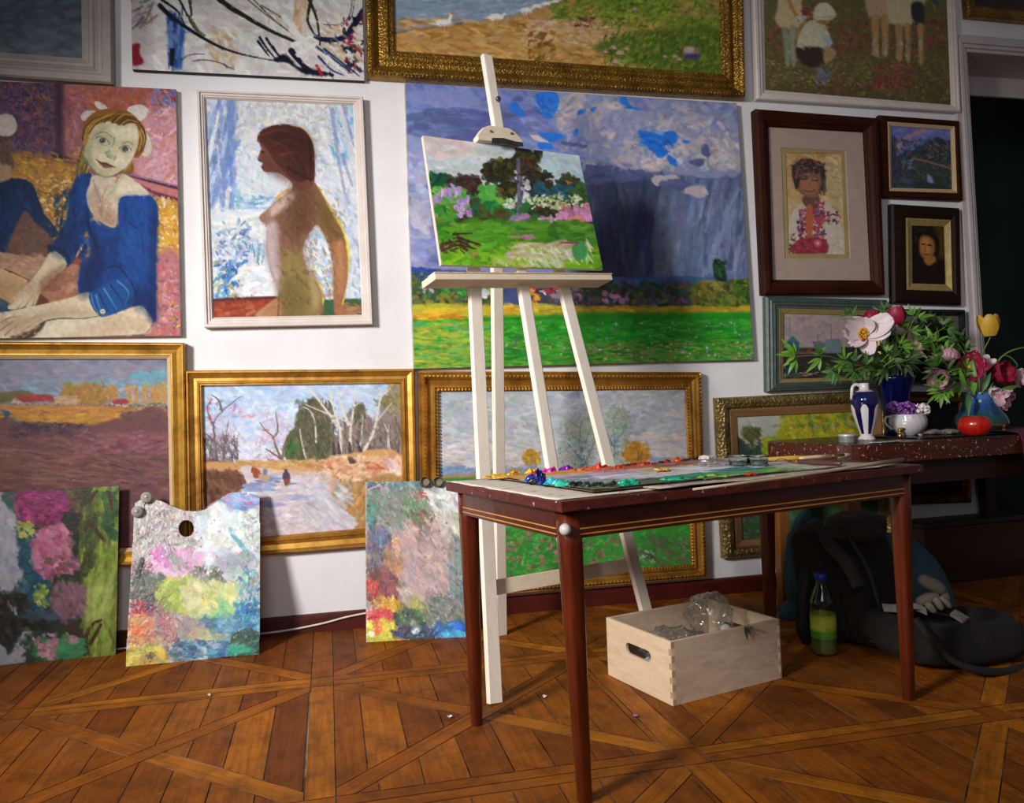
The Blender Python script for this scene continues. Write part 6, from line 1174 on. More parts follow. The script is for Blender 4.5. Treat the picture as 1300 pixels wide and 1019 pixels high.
# --------------------- paint table
TK=np.array([.5447,-1.8941,0]); TYAW=.2752; TL_,TW_,TH_=1.3861,.6849,.75
c_,s_=math.cos(TYAW),math.sin(TYAW); TX=np.array([c_,s_,0]); TY=np.array([-s_,c_,0])
def TP(x,y,z):return Vector(TK+TX*x+TY*y+np.array([0,0,z]))
TM=Matrix(((c_,-s_,0,TK[0]),(s_,c_,0,TK[1]),(0,0,1,0),(0,0,0,1)))
MHG=woodmat('mahogany_table',[(.28,'2a0d06'),(.5,'471a0c'),(.78,'5e2812')],0,.3,grain=24,coat=.35)
MLEG=woodmat('mahogany_leg',[(.28,'3a1208'),(.5,'58200e'),(.78,'6e2c14')],2,.28,grain=24,coat=.4)
def splattered(name,stops,axis=0,cols=(('d8d0cc',.66),),rough=.34,sc=90):
 t=NT(name); s3=[22]*3; s3[axis]=1.2; c=t.ramp(t.noise(t.coord(tuple(s3)),3,6,.65,.6),stops)
 for k,(cc,th)in enumerate(cols):c=t.mix(t.ramp(t.noise(t.coord((1,1,1),rot=(k+.3,k,k)),sc*(1+.3*k),2,.5),[(th,'000000'),(th+.03,'e0e0e0')]),c,cc)
 t.set(Base_Color=c,Roughness=rough); return t.m
MTOP=splattered('splashed_tabletop',[(.28,'3a140c'),(.5,'52201a'),(.78,'683026')],0,(('c8b4b0',.7),('a89088',.72)),.34,60)
table=empty('paint_table',TK+TX*TL_/2+TY*TW_/2,'dark mahogany table with tapering legs, covered with paints, in front of the easel','table',rz=TYAW)
bm=NB(); abox(bm,(0,0,TH_-.027),(TL_,TW_,TH_),TM); keep(obj('tabletop',bm,MTOP,bev=.003),table)
AZ0,AZ1,IN=TH_-.098,TH_-.0275,.026
for lo,hi in(((.07,IN,AZ0),(TL_-.07,IN+.018,AZ1)),((.07,TW_-IN-.018,AZ0),(TL_-.07,TW_-IN,AZ1)),((IN,.07,AZ0),(IN+.018,TW_-.07,AZ1)),((TL_-IN-.018,.07,AZ0),(TL_-IN,TW_-.07,AZ1))):
 bm=NB(); abox(bm,lo,hi,TM); ap=keep(obj('apron',bm,MHG,bev=.001),table)
 bm=NB()
 for z in(AZ0+.008,AZ0+.022):
  e=.0012; abox(bm,(lo[0]-e,lo[1]-e,z),(hi[0]+e,hi[1]+e,z+.0032),TM)
 q=keep(obj('inlay_line',bm,mottled('boxwood_inlay','b8782c','cc9040',20,.4,bump=0)),table); q.parent=ap; q.matrix_parent_inverse=Matrix.Identity(4)
def tleg(top,foot):
 bm=NB(); rings=[]; n=20
 for t,r in((0,.0285),(.12,.0285),(.16,.028),(1-.002,.0165),(1,.0155)):
  c=Vector(top).lerp(Vector(foot),t); ring=[]
  for k in range(n):
   a=2*PI*k/n; ca,sa=math.cos(a),math.sin(a); e=.62; x=abs(ca)**e*(1 if ca>0 else-1); y=abs(sa)**e*(1 if sa>0 else-1)
   ring.append(bm.verts.new(c+Vector((TX*x*r+TY*y*r).tolist())))
  rings.append(ring)
 for A,B in zip(rings,rings[1:]):
  for k in range(n):bm.faces.new((A[k],A[(k+1)%n],B[(k+1)%n],B[k]))
 bm.faces.new(rings[0]); bm.faces.new(rings[-1][::-1]); return bm
corner=[((.052,.052),(.075,.058)),((TL_-.052,.052),(TL_-.068,.05)),((TL_-.052,TW_-.052),(TL_-.062,TW_-.05)),((.052,TW_-.052),(.062,TW_-.046))]
for k,(a,b)in enumerate(corner):
 lg=keep(obj('leg',tleg(TP(*a,TH_-.0275),TP(*b,0)),MLEG,smooth=True),table)
 if k==0:
  M_PEARL=mottled('pearl_knob','b8b0ac','d8d2cc',30,.3,bump=.15)
  P=Vector(W(718,672,0)); cdir=(Vector(CAM)-TP(.052,.052,.70)).normalized()
  r=RM.T@np.array([(717.5-PPX)/FPX,(PPY-672)/FPX,1.0]); s=(TP(.052,.052,.7)-Vector(CAM)).length-.032; kp=Vector(CAM)+Vector(r/np.linalg.norm(r))*s
  bm=NB(); lathe(bm,[(0,.016),(.006,.0155),(.011,.012),(.0145,.006),(.015,0),(.012,-.008),(.005,-.02),(0,-.02)],n=20)
  bm.transform(Matrix.Translation(kp)@Vector((cdir.x,cdir.y,.1)).to_track_quat('Z','Y').to_matrix().to_4x4())
  q=keep(obj('knob',bm,M_PEARL,smooth=True),table); q['label']='round pearly white knob'; q.parent=lg; q.matrix_parent_inverse=Matrix.Identity(4)
 if k==1:
  bm=NB(); lathe(bm,[(0,.009),(.005,.0085),(.0085,.004),(.009,0),(.005,-.004),(0,-.008)],n=14); bm.transform(Matrix.Translation(TP(TL_-.053+.0285,.05,.668))@Vector(TX).to_track_quat('Z','Y').to_matrix().to_4x4()); q=obj('knob',bm,M_PEARL,lg,True); q['label']='small pearly knob on the right leg'
def BL(u,v,z=.756):
 P=F(u,v,z)-TK; return np.array([P@TX*1000,P@TY*1000])
def sheet(name,poly,z,th,m,label,cat,wav=.0015,group=None):
 bm=NB(); P=poly; c=np.mean(P,0); n=len(P); rings=[]
 for k in range(9):
  f=k/8; rings.append([bm.verts.new(TP(*(c+(p-c)*f),z+wav*f*f*math.sin(13*p[0]+9*p[1]+f*3)+wav*f*f))for p in P]if k else[bm.verts.new(TP(*c,z))])
 for A,B in zip(rings,rings[1:]):
  for i in range(n):
   if len(A)==1:bm.faces.new((A[0],B[i],B[(i+1)%n]))
   else:bm.faces.new((A[i],B[i],B[(i+1)%n],A[(i+1)%n]))
 o=obj(name,bm,m,None,True); s=o.modifiers.new('thick','SOLIDIFY'); s.thickness=th; s.offset=1 if False else-1
 return tag(o,label,cat,group)
def ragged(x0,y0,x1,y1,n=14,j=.004):
 P=[]
 for a,b in(((x0,y0),(x1,y0)),((x1,y0),(x1,y1)),((x1,y1),(x0,y1)),((x0,y1),(x0,y0))):
  for i in range(n):t=i/n; P.append((a[0]+(b[0]-a[0])*t+rng.normal()*j,a[1]+(b[1]-a[1])*t+rng.normal()*j))
 return np.array(P)
M_PAPER=splattered('stained_paper',[(.3,'cdbfae'),(.6,'d8ccbc'),(.8,'c4b09c')],0,(('a87c70',.62),('8a6a50',.68),('e8e0d8',.66)),.8,24)
M_CARD=splattered('grey_card',[(.3,'9a8a78'),(.6,'b0a290'),(.8,'c0b4a4')],0,(('3a2c24',.66),('d8d0c4',.6)),.8,30)
sheet('drawing_paper',ragged(.004,.03,.42,TW_-.012,14,.003),TH_+.0022,.0012,M_PAPER,'cream stained sheet of paper at the left end of the table','paper',.0004)
sheet('cardboard_sheet',ragged(.30,.012,TL_-.10,TW_-.05,16,.006),TH_+.0066,.002,M_CARD,'grey cardboard sheet lying under the big palette on the table','cardboard',.0015)
def paint_board():
 p=Paint([(0,0),(960,0),(960,560),(0,560)],3.4); p.s=1; D=p.dabs; H=lambda h:dict(hgt=h)
 p.fill('b4aea4'); D([(0,0),(960,560)],1800,60,16,0,.5,['b8b2a8','c4beb4','a49c90','9a948c','ccc8c0'],.6,hgt=.3)
 D([(0,0),(700,140)],700,60,24,0,.3,['4a5a44','5a6a4a','6a7a68','3a4a3c','7a7a60','54604c','2f4a40'],.75,hgt=.5)
 D([(500,20),(820,200)],400,60,24,.1,.3,['4a9a44','6ab044','84b84c','3a8a50','90b858'],.75,hgt=.6); D([(330,30),(560,120)],160,50,20,.1,.3,['2a9a70','1f8a68','3aa880','5a8a54'],.8,hgt=.8)
 D([(150,150),(560,330)],700,80,26,.1,.3,['d0cdd4','dcdae0','c4c2d0','e4e2e4','b8b4c8'],.7,hgt=.5); D([(130,300),(480,420)],300,70,24,.05,.3,['c89ac4','b888bc','d4b0cc','c0a8cc','d8c4d4'],.7,hgt=.6)
 D([(420,250),(640,420)],260,70,24,.1,.3,['d8c890','d0b0a0','dcd0b8','c8a098','e0d070'],.7,hgt=.5); D([(560,150),(900,330)],460,80,26,.1,.3,['e2e0e2','d8d4dc','ccc8d4','d4d8dc','eceae8'],.7,hgt=.6)
 D([(0,400),(380,540)],240,60,20,.05,.3,['d8a038','d8b048','c89038','d88a58'],.75,hgt=.6); D([(300,420),(620,540)],240,60,20,.05,.3,['c85a38','d06a44','a84038','b87060'],.75,hgt=.7); D([(540,380),(900,540)],340,60,18,.05,.4,['8a4a40','94605a','a87068','6a3a34','b89088'],.7,hgt=.6)
 D([(560,90),(700,190)],60,60,20,.1,.2,['1f6a74','2a7a84','3a8a8c'],.8,hgt=.7); D([(700,330),(800,380)],26,70,16,.3,.2,['8a4a3c','9a5a4a'],.8)
 D([(760,30),(960,400)],300,50,18,0,.5,['c8c4ba','d4d0c8','b4bcb4','a8a49a','dcd8d0'],.7,hgt=.3); D([(0,100),(180,330)],200,60,20,.2,.4,['6a8090','8a94a4','5a6a7a','a0a4b0'],.7,hgt=.5)
 p.mott(.08,.05,2,hue=.1); return p
pb=paint_board(); BX,BY=.135,.06; BZ=TH_+.0115
board=empty('palette_board',TP(BX+.48,BY+.28,BZ),'large flat palette board heaped with wet paint on the table','palette')
keep(pb.mesh('mixing_surface',[TP(BX,BY,BZ),TP(BX+.96,BY,BZ),TP(BX+.96,BY+.56,BZ),TP(BX,BY+.56,BZ)],M_IMP,None,GAIN['board'],.004),board)
bm=NB(); abox(bm,(BX-.001,BY-.001,BZ-.0035),(BX+.961,BY+.561,BZ-.0006),TM); keep(obj('board_edge',bm,mottled('board_edge','3a2a1e','6a543e',60,.8)),board)
def pmat(c,rough=.28):t=NT('wet_paint_'+c); t.set(Base_Color=c,Roughness=rough); t.bump(t.noise(t.coord(),120,3),.3,.004); t.b.inputs['Specular IOR Level'].default_value=.6; return t.m
PM={}
def heap(u,v,c,w=.03,d=.02,h=.012,n=3):
 """a squeezed lump of paint where the photograph shows one"""
 x,y=BL(u,v,BZ+.004)/1000; y=min(max(y,BY+.012),BY+.55); x=min(max(x,BX+.012),BX+.945); bm=NB(); w*=.68; d*=.7; n+=1
 for k in range(n):
  q=TP(x+rng.normal()*w*.45,y+rng.normal()*d*.3,BZ); hh=h*(.6+.6*rng.random())
  bmesh.ops.create_icosphere(bm,subdivisions=3,radius=1,matrix=Matrix.Translation(q)@Matrix.Rotation(TYAW+rng.normal()*.4,4,'Z')@Matrix.Diagonal((w*(.4+.35*rng.random()),d*(.4+.4*rng.random()),hh,1)))
 cs=rng.random(3)*50
 for vv in bm.verts:
  f=fbm(np.array(vv.co.x*130+cs[0]),np.array(vv.co.y*130+vv.co.z*90+cs[1]),2,3)-.5; vv.co.z+=float(f)*h*1.7; vv.co.x+=float(f)*w*.4; vv.co.y-=float(f)*d*.4
  if vv.co.z<BZ-.0005:vv.co.z=BZ-.0005
 if c not in PM:PM[c]=pmat(c)
 keep(obj('paint_dab',bm,PM[c],None,True),board)
for a in((596,605.5,'d89a20',.06,.03,.006,4),(615,603.5,'e0a41c',.06,.03,.008,4),(640,600,'e0ac1c',.05,.025,.010,4),(652,597.5,'e4b81c',.035,.02,.014,3),(680,600.5,'d01c14',.04,.022,.010,3),(697,597.5,'d01c98',.045,.022,.014,4),(718,596,'7a1c90',.045,.025,.016,4),(733,597,'d8621c',.05,.022,.010,3),(748,595,'e05a24',.05,.022,.010,3),(762,593.5,'dc2c10',.05,.025,.014,4),(780,594,'d84418',.05,.02,.010,3),(797,590.5,'8a2418',.06,.02,.010,4),(812,590,'a02c1c',.04,.02,.010,3),(826,588.5,'a01420',.04,.022,.010,3),(829,585.5,'241c1c',.035,.02,.009,3),(845,585.5,'b02c20',.04,.02,.009,3),(855,584,'d8b818',.03,.018,.009,2),(861,584.6,'d04414',.045,.022,.012,3),(872,583,'2c2420',.06,.02,.009,4),(884,581.5,'d8d2cc',.045,.024,.014,3),(637,612.5,'2c5a98',.04,.024,.008,3),(648,611.5,'1a2c9c',.045,.026,.014,4),(658,612,'101420',.035,.024,.011,3),(675,611,'14145c',.026,.022,.03,4),(668,614,'22349c',.04,.016,.008,2),(689,613.5,'18a8bc',.042,.026,.014,3),(703,615.5,'20b490',.04,.024,.012,3),(716,617,'1c201c',.045,.022,.011,3),(731,616,'20281c',.04,.022,.010,3),(748,617,'28301c',.04,.02,.011,3),(757,616.5,'1c281c',.035,.02,.011,3),(772,616,'2c3420',.045,.02,.012,4),(793,613,'14a888',.05,.024,.012,4),(808,614,'20a880',.06,.02,.008,3),(870,607,'1c9c74',.08,.02,.008,4),(850,607.5,'28a078',.05,.02,.007,3),(905,603.5,'8ab43c',.08,.024,.007,3),(885,601,'1c7878',.07,.022,.006,3),(960,601.5,'d0401c',.035,.02,.006,3),(838,595.5,'dcc028',.05,.02,.006,3),(845,598.5,'9c1c28',.05,.018,.007,3),(640,604.5,'d4a850',.05,.02,.005,2)):
 heap(*a)
M_GL=glass('clear_glass','eef4f2',.02)
M_PLAST=NT('crumpled_film'); _t=M_PLAST; tr=_t.n('ShaderNodeBsdfTransparent'); gl=_t.n('ShaderNodeBsdfGlossy'); gl.inputs['Roughness'].default_value=.12; df=_t.n('ShaderNodeBsdfTranslucent'); df.inputs[0].default_value=(.7,.68,.64,1)
lw=_t.n('ShaderNodeLayerWeight'); lw.inputs[0].default_value=.45; a1=_t.n('ShaderNodeMixShader'); a2=_t.n('ShaderNodeMixShader'); a1.inputs[0].default_value=.5; _t.l(gl.outputs[0],a1.inputs[1]); _t.l(df.outputs[0],a1.inputs[2])
rp=_t.n('ShaderNodeMapRange'); _t.l(lw.outputs['Facing'],rp.inputs[0]); rp.inputs[3].default_value=.22; rp.inputs[4].default_value=.75; _t.l(rp.outputs[0],a2.inputs[0]); _t.l(tr.outputs[0],a2.inputs[1]); _t.l(a1.outputs[0],a2.inputs[2]); _t.l(a2.outputs[0],_t.out.inputs[0])
_b=_t.n('ShaderNodeBump'); _t.l(_t.noise(_t.coord(),40,4),_b.inputs['Height']); _b.inputs['Strength'].default_value=.6; _t.l(_b.outputs[0],gl.inputs['Normal']); M_FILM=_t.m
def tpos(u,v,z,ymax=TW_-.04):
 x,y=BL(u,v,z)/1000; return x,min(max(y,.03),ymax)
for k,(u,v,lab)in enumerate(((938,590.5,'stubby clear glass pot with paint residue, left of the pair on the table'),(963,590.5,'stubby clear glass pot with paint residue, right of the pair beside the brushes'))):
 x,y=tpos(u,v,BZ+.002); base=TP(min(x,1.05+.075*k),.34-.04*k,BZ+.003); base=Vector(F(u,v+1.0,BZ+.003))
 root=empty('glass_pot',base,lab,'glass pot','glass pots on the table')
 bm=NB(); lathe(bm,[(0,.001),(.027,.001),(.031,.004),(.031,.026),(.034,.03),(.034,.034),(.031,.034),(.0285,.03),(.0285,.006),(0,.005)],base,28); keep(obj('glass_body',bm,M_GL,None,True),root)
 bm=NB(); lathe(bm,[(0,.0055),(.027,.0055),(.0275,.012+.004*k),(.012,.010),(0,.011)],base,20); keep(obj('paint_residue',bm,pmat('6a7a70',.5),None,True),root)
def lumps(bm,c,r,n,seed,amp=.5,sq=(1,1,1),fr=9,sub=4):
 bmesh.ops.create_icosphere(bm,subdivisions=sub,radius=1,matrix=Matrix.Identity(4)); o=seed*3.7
 for v in bm.verts:
  d=v.co.normalized(); f=float(fbm(np.array(d.x*fr*.3+o+d.z*1.7),np.array(d.y*fr*.3+o*.7+d.z*2.3),seed,4))-.5; g=abs(float(vnoise(np.array(d.x*fr+o+d.z*5),np.array(d.y*fr+o+d.z*4),seed+2))-.5)
  R=1+amp*f*1.6-amp*.7*g; v.co=Vector(c)+Vector((d.x*sq[0],d.y*sq[1],d.z*sq[2]))*r*R
b0=Vector(F(905,588.5,BZ+.012)); bm=NB(); lumps(bm,b0,.04,1,3,.55,(1.5,.8,.42),11)
for v in bm.verts:v.co.z=max(v.co.z,BZ+.004)
tag(obj('plastic_wrap',bm,M_FILM,None,True),'scrap of crumpled clear wrap on the table left of the glass pots','plastic wrap')
M_YEL=woodmat('yellow_lacquer',[(.3,'c08a38'),(.7,'d8a850')],0,.35,grain=10,bump=0); M_PALEW=woodmat('pale_handle',[(.3,'d0b890'),(.7,'e0ccaa')],0,.5,grain=12,bump=0); M_HAND=mottled('brown_handle','4a2a22','5e3a30',12,.35,bump=.05); M_BRIS=mottled('bristle','8a7a64','b8a890',60,.8)
def on_t(u,v,z):return Vector(F(u,v,z))
def brush(u0,v0,u1,v1,z,m,lab,r=.0058,flip=False):
 a=on_t(u0,v0,z); b=on_t(u1,v1,z+.002);
 L=.33; d=(b-a).normalized(); L=min((b-a).length,.38); b=a+d*L
 root=empty('paintbrush',a,lab,'paintbrush','brushes on the table'); bm=NB(); tube(bm,[a.lerp(b,t)for t in(0,.08,.3,.62)],[r*.55,r*.9,r*1.15,r*.95],12); keep(obj('handle',bm,m,None,True),root)
 bm=NB(); tube(bm,[a.lerp(b,t)for t in(.6,.66,.84)],[r*.98,r*1.05,r*.95],12); keep(obj('ferrule',bm,M_BRASS,None,True),root)
 bm=NB(); tube(bm,[a.lerp(b,t)for t in(.83,.9,1.0)],[r*.92,r*1.05,r*.35],12); keep(obj('bristles',bm,M_BRIS,None,True),root)
brush(969,583,1080,578,BZ+.012,M_YEL,'yellow handled paintbrush lying across the right end of the table',.0075)
brush(1015,581.5,1082,576.5,BZ+.024,M_PALEW,'pale thin brush resting over the yellow paintbrush',.0055)
root=empty('palette_knife',on_t(1013,587,BZ+.01),'palette knife with a brown handle and cranked blade on the table','palette knife')
a=on_t(1011,585.5,BZ+.011); b=on_t(1069,588.2,BZ+.011); bm=NB(); tube(bm,[a.lerp(b,t)for t in(0,.05,.4,.8,.97,1)],[.0045,.006,.0085,.0082,.006,.003],14); keep(obj('handle',bm,M_HAND,None,True),root)
d=(b-a).normalized(); bm=NB(); tube(bm,[a-d*.03,a,a+d*.004],[.0042,.0052,.0056],12); keep(obj('ferrule',bm,M_BRASS,None,True),root)
bm=NB(); up=Vector((0,0,1)); sd=d.cross(up).normalized(); pts=[a-d*.03,a-d*.045+up*.006,a-d*.062+up*.007,a-d*.085-up*.003,a-d*.12-up*.005,a-d*.16-up*.006]; ws=[.003,.0035,.0035,.008,.009,.002]; tp=[[bm.verts.new(p+sd*w+up*h)for h in(-.0006,.0006)for w in(-w_,w_)]for p,w_ in zip(pts,ws)for _ in(0,)]
for A,B in zip(tp,tp[1:]):
 for i,j in((0,1),(1,3),(3,2),(2,0)):bm.faces.new((A[i],A[j],B[j],B[i]))
keep(obj('blade',bm,M_STEEL),root)
bm=NB(); pts=[on_t(u,v,TH_+.012+h)for u,v,h in((880,621,0),(950,612,.003),(1000,605.5,.006),(1050,598,.010),(1100,590,.016),(1145,583.5,.02))]; tube(bm,pts,[.003,.004,.0045,.005,.006,.007],8); tag(obj('wooden_stick',bm,woodmat('bleached_stick',[(.3,'a89078'),(.7,'c8b498')],0,.8,grain=16,bump=.4),None,True),'bleached thin stick along the front edge of the table','stick')
def sub(q,part):q.parent=part; q.matrix_parent_inverse=Matrix.Identity(4); return q
def holed(bm,outer,holes,z0,z1,M):
 """a flat panel with openings, extruded from z0 to z1"""
 tb=bmesh.new(); ed=[]
 for lp in[outer]+holes:
  vs=[tb.verts.new((x,y,0))for x,y in lp]; ed+=[tb.edges.new((vs[i],vs[(i+1)%len(vs)]))for i in range(len(vs))]
 bmesh.ops.triangle_fill(tb,use_beauty=True,use_dissolve=False,edges=ed)
 bmesh.ops.recalc_face_normals(tb,faces=tb.faces[:])
 bad=[]
 idx={v:i for i,v in enumerate(tb.verts)}; co=[v.co.copy()for v in tb.verts]; tri=[[idx[v]for v in f.verts]for f in tb.faces]; be=[(idx[e.verts[0]],idx[e.verts[1]])for e in ed]; tb.free()
 A=[bm.verts.new(M@Vector((c.x,c.y,z0)))for c in co]; B=[bm.verts.new(M@Vector((c.x,c.y,z1)))for c in co]
 for t_ in tri:bm.faces.new([A[i]for i in t_]); bm.faces.new([B[i]for i in t_][::-1])
 for i,j in be:bm.faces.new((A[i],A[j],B[j],B[i]))
 # --------------------- crate
KP=np.array([1.0638,-1.3128]); KY=.2632; KL,KW,KH=.4831,.3652,.2053
KM=Matrix.Translation((KP[0],KP[1],0))@Matrix.Rotation(KY,4,'Z')
M_CRATE=woodmat('crate_wood',[(.3,'a88f78'),(.55,'c0a78e'),(.8,'cdb69e')],0,.6,grain=14,bump=.12,spec=.3); M_CRATE2=woodmat('crate_end_wood',[(.3,'c4a888'),(.55,'d6bc9c'),(.8,'e0c8aa')],1,.6,grain=14,bump=.12,spec=.3); M_ENDG=mottled('end_grain','a4866a','b4967a',60,.7)
crate=empty('wooden_crate',KM@Vector((KL/2,KW/2,0)),'pale wooden crate with finger jointed corners and a slot handle, under the paint table','crate',rz=KY)
T_=.012
def stad(cx,cy,hw,r,n=8):return[(cx+hw+r*math.cos(a),cy+r*math.sin(a))for a in np.linspace(-PI/2,PI/2,n)]+[(cx-hw+r*math.cos(a),cy+r*math.sin(a))for a in np.linspace(PI/2,3*PI/2,n)]
ML=KM@Matrix(((0,0,1,0),(1,0,0,0),(0,1,0,0),(0,0,0,1)))
for x0,nm in((0,'end_panel'),(KL-T_,'end_panel')):
 bm=NB(); holed(bm,[(0,0),(KW,0),(KW,KH),(0,KH)],[stad(KW*.49,KH*.62,.052,.019)],x0,x0+T_,ML); keep(obj(nm,bm,M_CRATE2,bev=.0012,seg=1),crate)
for y0 in(0,KW-T_):
 bm=NB(); abox(bm,(T_,y0,0),(KL-T_,y0+T_,KH),KM); keep(obj('side_panel',bm,M_CRATE,bev=.0012,seg=1),crate)
bm=NB(); abox(bm,(T_,T_,.004),(KL-T_,KW-T_,.014),KM); keep(obj('bottom_panel',bm,M_CRATE),crate)
for x in(0,KL-T_):
 bm=NB(); n=9
 for i in range(n):
  if i%2==0:abox(bm,(x+.0005,-.0006,KH*i/n+.001),(x+T_-.0005,.004,KH*(i+1)/n-.001),KM)
  else:
   xx=x-.0006 if x==0 else KL-.004
   abox(bm,(xx,.0005,KH*i/n+.001),(xx+.0046,T_-.0005,KH*(i+1)/n-.001),KM)
 keep(obj('finger_joint',bm,M_ENDG),crate)
KPT=lambda x,y,z:KM@Vector((x,y,z))
def film(name,c,r,seed,sq,lab,zmin):
 bm=NB(); lumps(bm,c,r,1,seed,.42,sq,12)
 for v in bm.verts:v.co.z=max(v.co.z,zmin)
 return tag(obj(name,bm,M_FILM,None,True),lab,'plastic bag')
pbp=KPT(.315,.17,.20)
film('plastic_bag',pbp,.088,5,(1.0,.85,1.0),'crumpled clear plastic bag bulging out of the crate',.02)
film('plastic_bag',KPT(.15,.20,.125),.07,8,(1.5,1.2,.8),'flat crumpled plastic bag lying low inside the crate',.016)
TUBE_WHITE=mottled('tube_white','c8c4be','d8d4ce',20,.35,bump=.05)
def paint_tube(x,y,z,rz,c,lab,L=.13):
 M=KM@Matrix.Translation((x,y,z))@Matrix.Rotation(rz,4,'Z'); root=empty('paint_tube',M@Vector((0,0,0)),lab,'paint tube','paint tubes in the crate'); bm=NB(); n=16; rings=[]
 for t,w,h in((0,.021,.001),(.06,.021,.002),(.5,.019,.013),(.8,.017,.0165),(.84,.008,.008)):
  rings.append([bm.verts.new(M@Vector((t*L,w*math.cos(2*PI*k/n),h*math.sin(2*PI*k/n))))for k in range(n)])
 for A,B in zip(rings,rings[1:]):
  for k in range(n):bm.faces.new((A[k],A[(k+1)%n],B[(k+1)%n],B[k]))
 bm.faces.new(rings[0]); bm.faces.new(rings[-1]); keep(obj('tube_body',bm,TUBE_WHITE,None,True),root)
 bm=NB(); tube(bm,[M@Vector((t*L,0,0))for t in(.83,.85,.96,.97)],[.007,.0095,.0085,.005],12); keep(obj('cap',bm,mottled('tube_cap','181818','2a2a2a',20,.4,bump=0)),root)
 bm=NB(); tube(bm,[M@Vector((t*L,0,0))for t in(.62,.76)],[.0178,.0178],16,False); bm.transform(Matrix.Identity(4)); keep(obj('colour_band',bm,pmat(c)),root)
paint_tube(.035,.10,.10,.9,'a82038','silver white paint tube with a crimson band, seen through the crate handle')
paint_tube(.06,.14,.065,1.3,'a8a8b0','grey banded paint tube lying under the crimson one in the crate')
paint_tube(.24,.055,.15,.4,'c8962c','paint tube with an ochre band, behind the front panel of the crate')
paint_tube(.28,.04,.175,.9,'1c7a4c','paint tube with a green band beside the plastic bag')
paint_tube(.20,.09,.115,-.3,'2c3c8a','paint tube with a blue band deepest in the crate')
LEAF=mottled('leaf_green','284a16','446c26',30,.5,bump=.1); LEAFD=mottled('leaf_dark','1c3818','2c4a20',30,.55,bump=.1); LEAFY=mottled('leaf_fresh','48781c','6a9630',30,.5,bump=.1); STEMM=mottled('stem_green','5a7a28','7c9a3c',30,.5,bump=.05)
def leafm(bm,base,d,nrm,L,wd,bend=.25,fold=.25,n=7):
 d=Vector(d).normalized(); nrm=Vector(nrm); s=d.cross(nrm).normalized(); nn=s.cross(d).normalized(); rows=[]
 for i in range(n+1):
  t=i/n; w=wd*math.sin(PI*min(1,t*.97+.02))**.8*(1-.35*t); c=Vector(base)+d*(L*t)-nn*(bend*L*t*t)
  rows.append([bm.verts.new(c-s*w+nn*(fold*w)),bm.verts.new(c),bm.verts.new(c+s*w+nn*(fold*w))])
 for A,B in zip(rows,rows[1:]):
  for j in range(2):bm.faces.new((A[j],A[j+1],B[j+1],B[j]))
bm=NB(); fp=W(925,801,-1.0); P0=KPT(.315,-.004,.2063)
for a_,L in((-.5,.035),(-1.3,.045),(1.1,.03)):leafm(bm,P0,(math.cos(a_)*.8,-.35,math.sin(a_)*.6-.5),(0,-1,.5),L,.007)
tag(obj('fallen_leaf',bm,LEAFD,None,True),'dark green leaf sprig hanging over the front rim of the crate','leaf')
# --------------------- petals on the floor
def petal(bm,base,d,up,L,wd,cup=.3,n=6,m=4,ruff=0.0,tip=.75,seed=0):
 d=Vector(d).normalized(); up=Vector(up); s=d.cross(up).normalized(); nn=s.cross(d).normalized(); rows=[]
 for i in range(n+1):
  t=i/n; w=wd*(math.sin(PI*min(.98,.12+t*tip))**.75); row=[]
  for j in range(m+1):
   u=j/m*2-1; r=ruff*t*t*math.sin(u*7+seed*2.3+t*3)
   row.append(bm.verts.new(Vector(base)+d*(L*(t-.06*u*u*t))+s*(w*u)+nn*(cup*L*(t*t*.55)+cup*w*(u*u)*.9+r*L)))
  rows.append(row)
 for A,B in zip(rows,rows[1:]):
  for j in range(m):bm.faces.new((A[j],A[j+1],B[j+1],B[j]))
M_LILAC=mottled('lilac_petal','8a4a9c','b07ac0',40,.6,bump=.05); M_WPET=mottled('white_petal','d8c8cc','e8dcde',20,.6,bump=.05,spec=.25)
for(u,v,mm,lab)in((806,911,M_LILAC,'small lilac flower fallen on the floor in front of the crate'),(571,912,M_WPET,'small white flower fallen on the floor beside the left table leg'),(691,886,M_WPET,'tiny white petal on the floor behind the front table leg'),(266,884,M_WPET,'tiny white petal on the floor below the shield shaped palette')):
 b=Vector(F(u,v,.001)); bm=NB()
 for k in range(4 if v>890 else 2):petal(bm,b+Vector((0,0,.002)),(math.cos(k*1.6+u),math.sin(k*1.6+u),.5),(0,0,1),.011,.005,.3,4,2)
 tag(obj('fallen_petal',bm,mm,None,True),lab,'petal','petals on the floor')
